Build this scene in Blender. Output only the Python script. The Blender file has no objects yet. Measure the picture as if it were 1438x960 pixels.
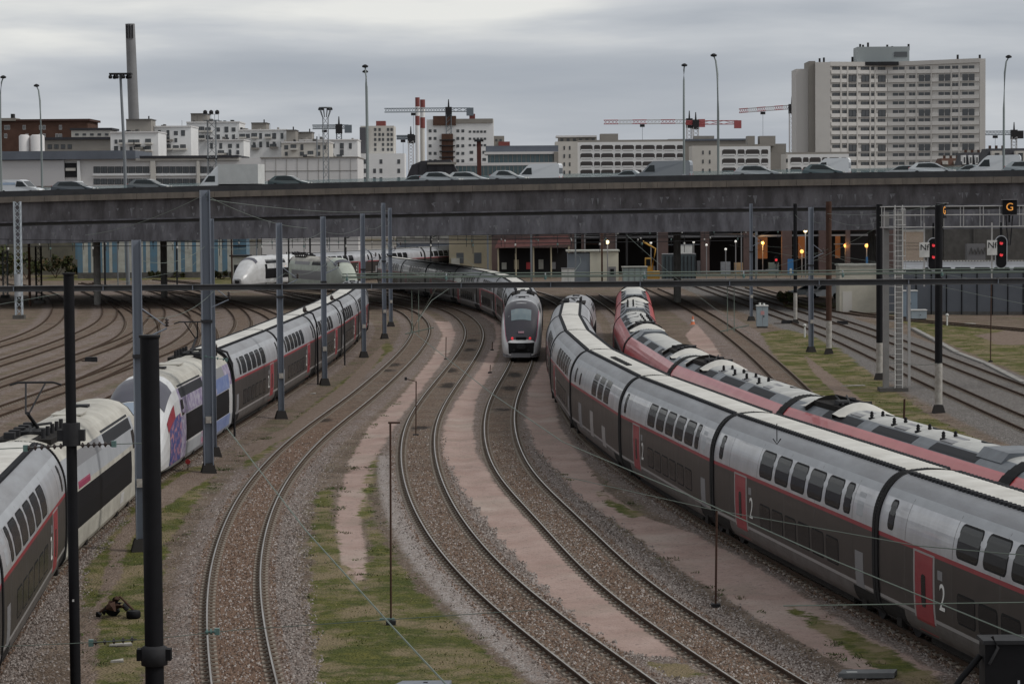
import bpy, bmesh, math, random
import numpy as np
from mathutils import Vector, Matrix
random.seed(7); RNG = np.random.default_rng(11)
SC = bpy.context.scene
COL = SC.collection
R = math.radians

# ---------------------------------------------------------------- camera
FPX, HZ, CAMH, ROLL = 3700.0, 280.4, 11.14, -0.0078     # focal (photo px), horizon row, height, roll
_c, _s = math.cos(ROLL), math.sin(ROLL)
_th = math.atan2(480 - HZ, FPX)
cam_d = bpy.data.cameras.new('camera'); cam = bpy.data.objects.new('camera', cam_d); COL.objects.link(cam)
cam_d.sensor_width = 36; cam_d.lens = 36 * FPX / 1438; cam_d.clip_start = 0.5; cam_d.clip_end = 20000
_right = Vector((1, 0, 0)); _fwd = Vector((0, math.cos(_th), -math.sin(_th))); _down = Vector((0, -math.sin(_th), -math.cos(_th)))
_r = _right * _c - _down * _s; _d = _right * _s + _down * _c
cam.matrix_world = Matrix(((_r.x, -_d.x, -_fwd.x, 0), (_r.y, -_d.y, -_fwd.y, 0), (_r.z, -_d.z, -_fwd.z, CAMH), (0, 0, 0, 1)))
SC.camera = cam

def ray(u, v):
    x = u - 719; y = v - 480
    xr = _c * x + _s * y; yr = -_s * x + _c * y
    return xr, FPX * math.cos(_th) - yr * math.sin(_th), FPX * math.sin(_th) + yr * math.cos(_th)
def G(u, v, z=0.0):                    # photo pixel -> point on the level z
    a, F, D = ray(u, v); t = (CAMH - z) / D
    return (a * t, F * t)
def P(u, v, Y):                        # photo pixel -> (x, z) on the upright plane at distance Y
    a, F, D = ray(u, v); t = Y / F
    return (a * t, CAMH - D * t)

# ---------------------------------------------------------------- sky, sun, exposure
SUN_EL, SUN_AZ = R(42), R(104)          # azimuth clockwise from +Y
W = bpy.data.worlds.new('World'); SC.world = W; W.use_nodes = True
nt = W.node_tree; nt.nodes.clear()
def N(tree, typ, **kw):
    n = tree.nodes.new(typ)
    for k, v in kw.items(): setattr(n, k, v)
    return n
def L(tree, a, b): tree.links.new(a, b)
out = N(nt, 'ShaderNodeOutputWorld'); bg = N(nt, 'ShaderNodeBackground'); bg.inputs['Strength'].default_value = 0.10
sky = N(nt, 'ShaderNodeTexSky', sky_type='NISHITA'); sky.sun_disc = False; sky.sun_elevation = SUN_EL; sky.sun_rotation = SUN_AZ
tc = N(nt, 'ShaderNodeTexCoord')
mp = N(nt, 'ShaderNodeMapping'); mp.inputs['Scale'].default_value = (6.5, 6.5, 48.0); mp.inputs['Location'].default_value = (3.3, 1.2, 0.35)
L(nt, tc.outputs['Generated'], mp.inputs['Vector'])
n1 = N(nt, 'ShaderNodeTexNoise'); n1.inputs['Scale'].default_value = 1.0; n1.inputs['Detail'].default_value = 5; n1.inputs['Roughness'].default_value = .5; n1.inputs['Distortion'].default_value = .15
L(nt, mp.outputs[0], n1.inputs['Vector'])
mp2 = N(nt, 'ShaderNodeMapping'); mp2.inputs['Scale'].default_value = (1.1, 1.1, 34.0); mp2.inputs['Location'].default_value = (1.0, 4.0, 2.62)
L(nt, tc.outputs['Generated'], mp2.inputs['Vector'])
n2 = N(nt, 'ShaderNodeTexNoise'); n2.inputs['Scale'].default_value = 1.0; n2.inputs['Detail'].default_value = 2
L(nt, mp2.outputs[0], n2.inputs['Vector'])
mx = N(nt, 'ShaderNodeMath', operation='MULTIPLY_ADD'); mx.inputs[1].default_value = .5
L(nt, n1.outputs['Fac'], mx.inputs[0])
m2 = N(nt, 'ShaderNodeMath', operation='MULTIPLY'); m2.inputs[1].default_value = .5
L(nt, n2.outputs['Fac'], m2.inputs[0]); L(nt, m2.outputs[0], mx.inputs[2])
# cloud deck brightens with height above the horizon (thin breaks higher up)
sep = N(nt, 'ShaderNodeSeparateXYZ'); L(nt, tc.outputs['Generated'], sep.inputs[0])
rise = N(nt, 'ShaderNodeMapRange'); rise.inputs['From Min'].default_value = .01; rise.inputs['From Max'].default_value = .08; rise.inputs['To Min'].default_value = -.07; rise.inputs['To Max'].default_value = .10
L(nt, sep.outputs['Z'], rise.inputs['Value'])
ad = N(nt, 'ShaderNodeMath', operation='ADD'); L(nt, mx.outputs[0], ad.inputs[0]); L(nt, rise.outputs[0], ad.inputs[1])
cr = N(nt, 'ShaderNodeValToRGB'); e = cr.color_ramp.elements
e[0].position = .36; e[0].color = (.30, .328, .375, 1)
e[1].position = .66; e[1].color = (.68, .68, .66, 1)
x = e.new(.47); x.color = (.355, .38, .42, 1)
x = e.new(.56); x.color = (.455, .475, .505, 1)
L(nt, ad.outputs[0], cr.inputs[0])
gain = N(nt, 'ShaderNodeVectorMath', operation='SCALE'); gain.inputs['Scale'].default_value = 10.0
L(nt, cr.outputs[0], gain.inputs[0])
mix = N(nt, 'ShaderNodeMix', data_type='RGBA'); mix.inputs[0].default_value = .95
L(nt, sky.outputs[0], mix.inputs[6]); L(nt, gain.outputs[0], mix.inputs[7])
L(nt, mix.outputs[2], bg.inputs[0]); L(nt, bg.outputs[0], out.inputs[0])
sun_d = bpy.data.lights.new('sun', 'SUN'); sun_d.energy = 1.5; sun_d.angle = R(16); sun_d.color = (1, .96, .9)
sun = bpy.data.objects.new('sun', sun_d); COL.objects.link(sun)
sdir = Vector((math.sin(SUN_AZ) * math.cos(SUN_EL), math.cos(SUN_AZ) * math.cos(SUN_EL), math.sin(SUN_EL)))
sun.rotation_euler = (-sdir).to_track_quat('-Z', 'Y').to_euler()
SC.view_settings.view_transform = 'Standard'; SC.view_settings.look = 'None'
SC.view_settings.exposure = 0.24; SC.view_settings.gamma = 1; SC.view_settings.use_curve_mapping = False

# ---------------------------------------------------------------- materials
MATS = {}
def mat(name, col, rough=.7, metal=0, var=.0, scale=1.0, col2=None, bump=0, bscale=20, coat=0, emit=0, stretch=(1, 1, 1), spec=.5, alpha=1, thr=None):
    """plain principled material; col2/var: noise mix towards a second colour; bump: fine relief"""
    if name in MATS: return MATS[name]
    m = bpy.data.materials.new(name); m.use_nodes = True; t = m.node_tree; b = t.nodes['Principled BSDF']
    b.inputs['Roughness'].default_value = rough; b.inputs['Metallic'].default_value = metal
    b.inputs['Specular IOR Level'].default_value = spec; b.inputs['Coat Weight'].default_value = coat
    if rough >= .55 and max(col) < .13 and spec == .5: b.inputs['Specular IOR Level'].default_value = .14
    c4 = (*col, 1); b.inputs['Base Color'].default_value = c4
    if var or col2 or bump:
        tcn = N(t, 'ShaderNodeTexCoord'); mpn = N(t, 'ShaderNodeMapping'); mpn.inputs['Scale'].default_value = stretch
        L(t, tcn.outputs['Object'], mpn.inputs['Vector'])
    if var or col2:
        nz = N(t, 'ShaderNodeTexNoise'); nz.inputs['Scale'].default_value = scale; nz.inputs['Detail'].default_value = 6; nz.inputs['Roughness'].default_value = .65
        L(t, mpn.outputs[0], nz.inputs['Vector'])
        mr = N(t, 'ShaderNodeMapRange'); lo, hi = thr or (.3, .7); mr.inputs['From Min'].default_value = lo; mr.inputs['From Max'].default_value = hi
        L(t, nz.outputs['Fac'], mr.inputs['Value'])
        mxn = N(t, 'ShaderNodeMix', data_type='RGBA')
        c2 = col2 or tuple(c * (1 - var) for c in col)
        mxn.inputs[6].default_value = c4; mxn.inputs[7].default_value = (*c2, 1)
        L(t, mr.outputs[0], mxn.inputs[0]); L(t, mxn.outputs[2], b.inputs['Base Color'])
        rr = N(t, 'ShaderNodeMapRange'); rr.inputs['To Min'].default_value = rough; rr.inputs['To Max'].default_value = min(1, rough + .18)
        L(t, nz.outputs['Fac'], rr.inputs['Value']); L(t, rr.outputs[0], b.inputs['Roughness'])
    if bump:
        nb = N(t, 'ShaderNodeTexNoise'); nb.inputs['Scale'].default_value = bscale; nb.inputs['Detail'].default_value = 4
        L(t, mpn.outputs[0], nb.inputs['Vector'])
        bn = N(t, 'ShaderNodeBump'); bn.inputs['Strength'].default_value = bump; bn.inputs['Distance'].default_value = .05
        L(t, nb.outputs['Fac'], bn.inputs['Height']); L(t, bn.outputs[0], b.inputs['Normal'])
    if emit:
        b.inputs['Emission Color'].default_value = c4; b.inputs['Emission Strength'].default_value = emit
    if alpha < 1: b.inputs['Alpha'].default_value = alpha
    MATS[name] = m; return m

M_STEEL = mat('galvanised_steel', (.20, .225, .27), .5, .25, var=.25, scale=1.2, stretch=(1, 1, .2))
M_STEELL = mat('pale_steel', (.38, .40, .43), .55, .1, var=.3, scale=1.5)
M_BLACK = mat('black_paint', (.007, .007, .009), .55, var=.4, scale=3, spec=.18)
M_DARK = mat('dark_metal', (.025, .025, .028), .65, var=.4, scale=2, spec=.25)
M_RUSTY = mat('rusty_brown_steel', (.07, .04, .03), .8, 0, var=.4, scale=3)
M_WHITEP = mat('white_paint', (.6, .6, .58), .6, var=.25, scale=2, bump=.05)
M_POLEW = mat('dirty_white_paint', (.42, .41, .38), .7, col2=(.2, .18, .16), scale=3)
M_CONC = mat('concrete', (.26, .25, .235), .9, var=.35, scale=1.2, bump=.2)
M_CONCD = mat('dark_concrete', (.12, .115, .11), .9, var=.4, scale=1.2, bump=.2)
M_GLASS = mat('dark_glass', (.012, .013, .015), .22, 0, spec=.10)
M_GLASSF = mat('far_window_glass', (.085, .092, .10), .3, 0, spec=.3)
M_INSUL = mat('green_insulator', (.09, .16, .15), .35)
M_INSULB = mat('brown_insulator', (.03, .02, .018), .3)
M_WIRE = mat('copper_wire', (.10, .13, .11), .6)
M_WIREG = mat('pale_green_wire', (.12, .15, .125), .7)
M_RED_L = mat('red_lamp', (.7, .04, .05), .4, emit=.5)
M_WARM = mat('warm_lamp', (1, .5, .14), .4, emit=1.0)
M_WHITEL = mat('white_lamp', (.9, .88, .82), .4, emit=.25)

# ---------------------------------------------------------------- mesh helpers
class MB:
    """collects faces; build() links them as ONE mesh object"""
    def __init__(s): s.v = []; s.f = []; s.m = []; s.sm = []
    def add(s, vs, fs, mi=0, smooth=False):
        o = len(s.v); s.v += [tuple(p) for p in vs]
        for f in fs: s.f.append(tuple(i + o for i in f)); s.m.append(mi); s.sm.append(smooth)
        return s
    def box(s, x0, x1, y0, y1, z0, z1, mi=0):
        vs = [(x0, y0, z0), (x1, y0, z0), (x1, y1, z0), (x0, y1, z0), (x0, y0, z1), (x1, y0, z1), (x1, y1, z1), (x0, y1, z1)]
        return s.add(vs, [(0, 3, 2, 1), (4, 5, 6, 7), (0, 1, 5, 4), (1, 2, 6, 5), (2, 3, 7, 6), (3, 0, 4, 7)], mi)
    def hexa(s, b, t, mi=0):          # four bottom points, four top points, anticlockwise
        return s.add(list(b) + list(t), [(0, 3, 2, 1), (4, 5, 6, 7), (0, 1, 5, 4), (1, 2, 6, 5), (2, 3, 7, 6), (3, 0, 4, 7)], mi)
    def prism(s, poly, y0, y1, mi=0, axis='y'):   # polygon of (a,b) extruded
        n = len(poly)
        def pt(a, b, c): return {'y': (a, c, b), 'x': (c, a, b), 'z': (a, b, c)}[axis]
        vs = [pt(a, b, y0) for a, b in poly] + [pt(a, b, y1) for a, b in poly]
        fs = [tuple(range(n)), tuple(range(2 * n - 1, n - 1, -1))] + [(i, i + n, (i + 1) % n + n, (i + 1) % n) for i in range(n)]
        return s.add(vs, fs, mi)
    def tube(s, pts, r, n=6, mi=0, cap=True, r2=None, smooth=True):
        pts = [Vector(p) for p in pts]; k = len(pts); rings = []
        up = Vector((0, 0, 1))
        for i, p in enumerate(pts):
            d = (pts[min(i + 1, k - 1)] - pts[max(i - 1, 0)]).normalized()
            a = d.cross(up); a = d.cross(Vector((0, 1, 0))) if a.length < .05 else a
            a.normalize(); b = a.cross(d); rr = r if r2 is None else r + (r2 - r) * i / max(1, k - 1)
            rings.append([p + (a * math.cos(2 * math.pi * j / n) + b * math.sin(2 * math.pi * j / n)) * rr for j in range(n)])
        vs = [q for rg in rings for q in rg]
        fs = [(i * n + j, i * n + (j + 1) % n, (i + 1) * n + (j + 1) % n, (i + 1) * n + j) for i in range(k - 1) for j in range(n)]
        s.add(vs, fs, mi, smooth)
        if cap: s.add(rings[0], [tuple(range(n - 1, -1, -1))], mi); s.add(rings[-1], [tuple(range(n))], mi)
        return s
    def lathe(s, prof, n=12, mi=0, c=(0, 0), smooth=True):   # prof of (r,z)
        vs = [(c[0] + r * math.cos(2 * math.pi * j / n), c[1] + r * math.sin(2 * math.pi * j / n), z) for r, z in prof for j in range(n)]
        k = len(prof)
        s.add(vs, [(i * n + j, i * n + (j + 1) % n, (i + 1) * n + (j + 1) % n, (i + 1) * n + j) for i in range(k - 1) for j in range(n)], mi, smooth)
        s.add(vs[:n], [tuple(range(n - 1, -1, -1))], mi); s.add(vs[-n:], [tuple(range(n))], mi); return s
    def grid(s, rows, mi=0, smooth=True, flip=False):        # rows of equal-length point lists
        n = len(rows[0]); vs = [p for r in rows for p in r]
        fs = []
        for i in range(len(rows) - 1):
            for j in range(n - 1):
                f = (i * n + j, i * n + j + 1, (i + 1) * n + j + 1, (i + 1) * n + j); fs.append(f[::-1] if flip else f)
        return s.add(vs, fs, mi, smooth)
    def mesh(s, name, mats):
        me = bpy.data.meshes.new(name); me.from_pydata(s.v, [], s.f)
        for m in (mats if isinstance(mats, (list, tuple)) else [mats]): me.materials.append(m)
        me.polygons.foreach_set('material_index', s.m); me.polygons.foreach_set('use_smooth', s.sm); me.update()
        return me
    def build(s, name, mats, parent=None, loc=(0, 0, 0), rot=0):
        return obj(name, s.mesh(name, mats), parent, loc, rot)
def obj(name, me, parent=None, loc=(0, 0, 0), rot=0, scale=None):
    o = bpy.data.objects.new(name, me); COL.objects.link(o); o.location = loc
    o.rotation_euler = (0, 0, rot) if not isinstance(rot, (tuple, list)) else rot
    if scale: o.scale = scale
    if parent is not None: o.parent = parent
    return o
def tag(o, label=None, cat=None, group=None, kind=None):
    if label: o['label'] = label
    if cat: o['category'] = cat
    if group: o['group'] = group
    if kind: o['kind'] = kind
    return o
def thing(name, label, cat, loc=(0, 0, 0), rot=0, group=None):
    return tag(obj(name, None, None, loc, rot), label, cat, group)
def B(x0, x1, y0, y1, z0, z1): return MB().box(x0, x1, y0, y1, z0, z1)
def text_mesh(txt, size, m, depth=.004):
    c = bpy.data.curves.new('text', 'FONT'); c.body = txt; c.size = size; c.extrude = depth; c.align_x = 'CENTER'; c.align_y = 'CENTER'
    o = bpy.data.objects.new('text', c); COL.objects.link(o)
    dg = bpy.context.evaluated_depsgraph_get(); me = bpy.data.meshes.new_from_object(o.evaluated_get(dg))
    bpy.data.objects.remove(o); bpy.data.curves.remove(c)
    me.materials.clear(); me.materials.append(m); return me
class Path:
    """smooth curve through ground points, resampled by arc length"""
    def __init__(s, pts, step=.5):
        p = np.array(pts, float); P_ = np.vstack([2 * p[0] - p[1], p, 2 * p[-1] - p[-2]]); q = []
        for i in range(1, len(P_) - 2):
            a, b, c, d = P_[i - 1:i + 3]
            t = np.linspace(0, 1, 40, endpoint=False)[:, None]
            q.append(.5 * (2 * b + (c - a) * t + (2 * a - 5 * b + 4 * c - d) * t ** 2 + (3 * b - a - 3 * c + d) * t ** 3))
        q = np.vstack(q + [p[-1:]])
        for _ in range(6):                                    # relax the kinks
            q[8:-8] = .5 * q[8:-8] + .25 * (q[:-16] + q[16:])
        l = np.concatenate([[0], np.cumsum(np.linalg.norm(np.diff(q, axis=0), axis=1))])
        s.len = l[-1]; s.s = np.arange(0, s.len, step); s.p = np.stack([np.interp(s.s, l, q[:, k]) for k in (0, 1)], 1)
        t = np.gradient(s.p, axis=0); s.t = t / np.linalg.norm(t, axis=1)[:, None]; s.n = np.stack([s.t[:, 1], -s.t[:, 0]], 1)   # n: to the right
    def at(s, d): return np.array([np.interp(d, s.s, s.p[:, 0]), np.interp(d, s.s, s.p[:, 1])])
    def tan(s, d):
        t = np.array([np.interp(d, s.s, s.t[:, 0]), np.interp(d, s.s, s.t[:, 1])]); return t / np.linalg.norm(t)
    def s_at_y(s, y): return float(s.s[np.argmin(abs(s.p[:, 1] - y))])
    def off(s, o, a=0, b=1e9, st=1):
        k = (s.s >= a) & (s.s <= b); return (s.p[k] + s.n[k] * o)[::st]
# ---------------------------------------------------------------- tracks and ground
T1 = Path([(-4.2, 46), (-6.3, 60.7), (-8.05, 75), (-9.18, 89), (-9.85, 105), (-9.75, 125), (-8.75, 148), (-8.0, 174), (-7.55, 200), (-7.8, 228), (-9.1, 251), (-11.8, 276), (-18.2, 300), (-25.8, 321), (-38, 350), (-52, 385)])
T2 = Path([(5.4, 45), (2.58, 60.1), (-.32, 74.6), (-2.5, 91), (-3.95, 110), (-4.6, 130), (-4.38, 150), (-3.67, 175), (-3.1, 202), (-3.2, 226), (-4.2, 247), (-6, 268), (-9.5, 290), (-15, 315), (-24, 345), (-38, 380)])
T3 = Path([(8.6, 46), (6, 60), (3.3, 75), (1.62, 91.6), (.05, 107.4), (-.6, 124), (-.65, 140), (-.3, 155), (.4, 174), (.9, 195), (.9, 215), (.1, 240), (-2.8, 268), (-5.8, 285), (-8.8, 300), (-14.5, 330), (-18.5, 345), (-26, 363), (-40, 390)])
TA = Path([(16.2, 36), (13.6, 50.5), (10.62, 69), (7.85, 87), (5.62, 105.5), (4.15, 123), (3.5, 141), (3.5, 160), (4.0, 178), (4.9, 197), (5.9, 220), (6.2, 245), (5.8, 270), (4.5, 300), (0, 340), (-8, 380)])
TB = Path([(21.2, 38), (18.35, 51), (15.35, 69), (12.5, 87), (10.12, 105.5), (8.5, 123), (7.7, 141), (7.7, 160), (8.3, 178), (9.2, 197), (10.2, 220), (10.8, 245), (10.6, 275), (9.5, 310)])
TD = Path([(-8.6, 30), (-10.9, 44), (-12.4, 55), (-13.6, 63), (-14.75, 77), (-15.15, 90), (-15.25, 105), (-14.95, 125), (-14.35, 140), (-13.8, 160), (-13.3, 179), (-13.15, 198), (-13.35, 221), (-14.7, 245), (-18, 270), (-23, 300), (-32, 335)])
R0 = Path([(23, 48), (19.5, 70), (17, 90), (15.8, 110), (15.6, 130), (16.4, 150), (17.3, 175), (18, 203), (18.4, 230), (18.6, 255), (18.4, 285), (17.5, 330)])
R1 = Path([(25.6, 80), (25.3, 110), (25.3, 140), (25.6, 170), (26.1, 205), (26, 230), (25.6, 250), (25, 290), (24, 340)])
R2 = Path([(30, 90), (29.6, 120), (29.5, 150), (29.8, 190), (29.9, 220), (29.3, 255), (28, 300), (26.5, 345)])
R3 = Path([(60, 165), (51, 194), (43.2, 219), (37.2, 236), (33, 254), (31.2, 280), (30, 330)])
Y5 = Path([(-23.8, 90), (-23, 125), (-22.5, 160), (-22.3, 190), (-23.5, 230), (-28, 270), (-36, 315), (-47, 360)])
Y4 = Path([(-28.5, 120), (-27.7, 145), (-27, 165), (-26.5, 187), (-26.3, 208), (-28.7, 243), (-34, 280), (-41, 317), (-52, 362)])
Y3 = Path([(-32.5, 130), (-32, 164), (-31.7, 190), (-31.5, 212), (-32.2, 230), (-35, 260), (-39, 288), (-48, 330), (-60, 372)])
Y2 = Path([(-36.3, 150), (-36.1, 185), (-36.2, 204), (-36.7, 222), (-38, 244), (-41, 269), (-47, 305), (-56, 345)])
Y1 = Path([(-40.9, 170), (-40.8, 209), (-41.3, 225), (-43, 245), (-48, 280), (-57, 327), (-70, 370)])
YX = Path([(-19, 215), (-21, 240), (-24, 262), (-31, 295), (-42, 330), (-60, 368)])
YC1 = Path([(-22.4, 175), (-23.4, 200), (-26.8, 232), (-33, 270), (-44, 315)]); YC2 = Path([(-31.6, 200), (-32.4, 222), (-36.6, 255), (-44.5, 296), (-54, 335)]); YC3 = Path([(-27, 165), (-27.4, 190), (-30.5, 222), (-36.4, 262), (-46, 305)])
ALLT = [YC1, YC2, YC3, T1, T2, T3, TA, TB, TD, R0, R1, R2, R3, Y5, Y4, Y3, Y2, Y1, YX]

def poly_mask(X, Y, poly):
    ins = np.zeros(X.shape, bool); n = len(poly)
    for i in range(n):
        x0, y0 = poly[i]; x1, y1 = poly[(i + 1) % n]
        if y0 == y1: continue
        c = (y0 > Y) != (y1 > Y); xi = (x1 - x0) * (Y - y0) / (y1 - y0) + x0
        ins ^= c & (X < xi)
    return ins
def poly_sd(X, Y, poly):               # signed distance, positive inside
    d = np.full(X.shape, 1e9); n = len(poly)
    for i in range(n):
        a = np.array(poly[i]); b = np.array(poly[(i + 1) % n]); e_ = b - a; ll = (e_ ** 2).sum() + 1e-9
        t = np.clip(((X - a[0]) * e_[0] + (Y - a[1]) * e_[1]) / ll, 0, 1)
        d = np.minimum(d, np.hypot(X - a[0] - t * e_[0], Y - a[1] - t * e_[1]))
    return np.where(poly_mask(X, Y, poly), d, -d)
def px(pts): return [G(u, v, -.2) for u, v in pts]
PATHS = [px([(622, 470), (608, 500), (570, 548), (520, 597), (492, 640), (478, 690), (470, 740), (478, 800), (500, 835), (520, 800), (508, 740), (520, 690), (530, 640), (560, 590), (598, 540), (632, 495), (640, 468), (632, 452), (610, 450)]),
         px([(664, 436), (694, 455), (697, 475), (676, 515), (640, 565), (622, 600), (622, 640), (648, 690), (702, 760), (765, 830), (818, 882), (880, 920), (955, 925), (925, 898), (864, 848), (803, 790), (745, 736), (695, 680), (668, 635), (664, 600), (668, 562), (688, 525), (700, 490), (706, 462), (690, 445)]),
         px([(742, 545), (738, 590), (752, 630), (788, 668), (812, 698), (880, 742), (956, 800), (1060, 862), (1140, 910), (1220, 950), (1330, 950), (1210, 890), (1130, 838), (1050, 790), (965, 745), (900, 722), (852, 690), (815, 640), (786, 600), (776, 550), (772, 505), (762, 510)]),
         px([(978, 455), (1000, 480), (1020, 510), (1035, 545), (1010, 545), (985, 500), (962, 470)]),
         px([(110, 960), (112, 900), (138, 838), (150, 790), (160, 760), (190, 720), (225, 690), (255, 668), (300, 655), (330, 640), (300, 668), (262, 690), (232, 712), (196, 740), (178, 765), (170, 812), (140, 860), (138, 960)]),
         px([(330, 632), (400, 600), (480, 540), (520, 500), (535, 485), (540, 495), (500, 545), (420, 606), (340, 650)]),
         px([(1128, 496), (1160, 520), (1195, 548), (1240, 588), (1215, 590), (1170, 552), (1140, 522)]),
         px([(1370, 470), (1438, 462), (1520, 470), (1520, 485), (1400, 484)])]
GRASS = [px([(528, 640), (524, 690), (520, 720), (545, 770), (590, 830), (640, 880), (700, 930), (760, 975), (445, 975), (440, 900), (438, 800), (436, 740), (448, 690), (462, 685), (468, 740), (478, 790), (510, 830), (522, 760), (505, 720), (512, 680), (524, 640)]),
         px([(120, 960), (130, 880), (150, 850), (120, 850), (115, 800), (150, 760), (190, 710), (240, 668), (290, 650), (300, 668), (262, 720), (232, 770), (222, 830), (200, 960)]),
         px([(340, 640), (400, 600), (450, 560), (500, 520), (530, 490), (545, 478), (552, 490), (520, 520), (460, 566), (400, 618), (345, 662)]),
         px([(1068, 468), (1100, 462), (1140, 472), (1180, 492), (1222, 524), (1262, 554), (1310, 586), (1370, 615), (1450, 648), (1560, 700), (1500, 760), (1380, 720), (1280, 680), (1200, 620), (1150, 572), (1118, 532), (1086, 498)]),
         px([(1262, 450), (1330, 452), (1440, 468), (1530, 490), (1530, 560), (1440, 528), (1370, 498), (1300, 468)]),
         px([(1100, 425), (1240, 424), (1240, 432), (1100, 433)]), px([(1240, 430), (1440, 432), (1500, 440), (1240, 442)]),
         px([(60, 386), (350, 386), (360, 392), (60, 394)]), px([(300, 392), (350, 392), (350, 400), (300, 400)]),
         px([(1110, 850), (1180, 880), (1300, 940), (1340, 975), (1290, 975), (1180, 905), (1130, 870)]),
         px([(840, 690), (880, 712), (905, 722), (890, 728), (850, 706)]), px([(900, 930), (960, 935), (990, 950), (940, 955)])]

def axis(segs):
    a = []
    for x0, x1, st in segs: a += list(np.arange(x0, x1, st))
    return np.array(a)
gx = np.concatenate([-60 - np.geomspace(1, 7000, 26)[::-1], axis([(-60, -22, .9), (-22, 22, .32), (22, 60, .8)]), 60 + np.geomspace(1, 7000, 26)])
gy = np.concatenate([[-300, -100, 0, 20, 36], axis([(44, 130, .32), (130, 230, .6), (230, 420, 1.3)]), 420 + np.geomspace(2, 14000, 30)])
XX, YY = np.meshgrid(gx, gy)
def track_dist(X, Y, tracks):
    d = np.full(X.shape, 1e3)
    for T in tracks:
        p = T.p[::4]
        for i in range(0, len(p) - 1):
            a, b = p[i], p[i + 1]
            k = (abs(X - a[0]) < 6) & (abs(Y - a[1]) < 6)
            if not k.any(): continue
            e_ = b - a; t = np.clip(((X[k] - a[0]) * e_[0] + (Y[k] - a[1]) * e_[1]) / (e_ @ e_), 0, 1)
            d[k] = np.minimum(d[k], np.hypot(X[k] - a[0] - t * e_[0], Y[k] - a[1] - t * e_[1]))
    return d
def masks(X, Y):
    td = track_dist(X, Y, ALLT)
    tr = track_dist(X, Y, [R0, R1, R2]); bed = np.maximum(np.clip((2.1 - td) / .7, 0, 1), np.clip((3.0 - tr) / .9, 0, 1)); rust = np.clip((1.35 - td) / .7, 0, 1)
    path = np.zeros(X.shape); gr = np.zeros(X.shape); dirt = np.zeros(X.shape)
    for pl in PATHS[:4]: path = np.maximum(path, np.clip(poly_sd(X, Y, pl) / .5 + .5, 0, 1))
    for pl in PATHS[4:]: dirt = np.maximum(dirt, np.clip(poly_sd(X, Y, pl) / .5 + .5, 0, 1))
    for pl in GRASS: gr = np.maximum(gr, np.clip(poly_sd(X, Y, pl) / .9 + .5, 0, 1))
    return td, bed, rust, path, gr, dirt
td_, bed, rust, path_, grass_, dirt_ = masks(XX, YY)
fine = (abs(XX) < 60) & (YY > 44) & (YY < 420)
zz = -.235 + .075 * bed + np.where(fine, RNG.normal(0, .012, XX.shape), 0) * (.4 + .6 * (1 - bed)) + .03 * grass_
nx, ny = len(gx), len(gy)
me = bpy.data.meshes.new('ground')
idx = np.arange(nx * ny).reshape(ny, nx)
quads = np.stack([idx[:-1, :-1], idx[:-1, 1:], idx[1:, 1:], idx[1:, :-1]], -1).reshape(-1, 4)
me.vertices.add(nx * ny); me.vertices.foreach_set('co', np.stack([XX, YY, zz], -1).astype(np.float32).ravel())
me.loops.add(quads.size); me.loops.foreach_set('vertex_index', quads.astype(np.int32).ravel())
me.polygons.add(len(quads)); me.polygons.foreach_set('loop_start', np.arange(0, quads.size, 4, dtype=np.int32))
try: me.polygons.foreach_set('loop_total', np.full(len(quads), 4, np.int32))
except Exception: pass
me.update(calc_edges=True)
for nm, a in (('bed', bed), ('rust', rust), ('path', path_), ('grass', grass_), ('dirt', dirt_)):
    at = me.attributes.new(nm, 'FLOAT', 'POINT'); at.data.foreach_set('value', a.astype(np.float32).ravel())
OILS = [G(u, v, -.16) + (r_,) for u, v, r_ in ((553, 512, 2.6), (545, 520, 1.6), (663, 478, 3.0), (660, 491, 3.0), (634, 520, 3.2), (629, 541, 3.2), (722, 526, 3.6), (716, 545, 3.0), (705, 575, 1.2), (455, 590, 1.6), (590, 600, 1.3))]
oil_a = np.zeros(XX.shape)
for ox, oy, r_ in OILS: oil_a = np.maximum(oil_a, np.clip(1.3 - np.hypot((XX - ox) / .62, (YY - oy) / r_), 0, 1))
PALE = px([(520, 640), (545, 640), (560, 700), (600, 770), (660, 840), (720, 905), (770, 960), (700, 960), (650, 890), (590, 830), (545, 765), (524, 700)])
pale_a = np.clip(poly_sd(XX, YY, PALE) / .5 + .5, 0, 1)
grey_a = np.clip((3.4 - track_dist(XX, YY, [R1, R2])) / .9, 0, 1)
brown_a = np.clip((2.6 - track_dist(XX, YY, [T1])) / .9, 0, 1) * np.clip((150 - YY) / 30, 0, 1)
for nm, a in (('oil', oil_a), ('pale', pale_a), ('brown', brown_a), ('grey', grey_a)):
    at = me.attributes.new(nm, 'FLOAT', 'POINT'); at.data.foreach_set('value', a.astype(np.float32).ravel())
ground = tag(obj('ground', me), kind='structure')

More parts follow.
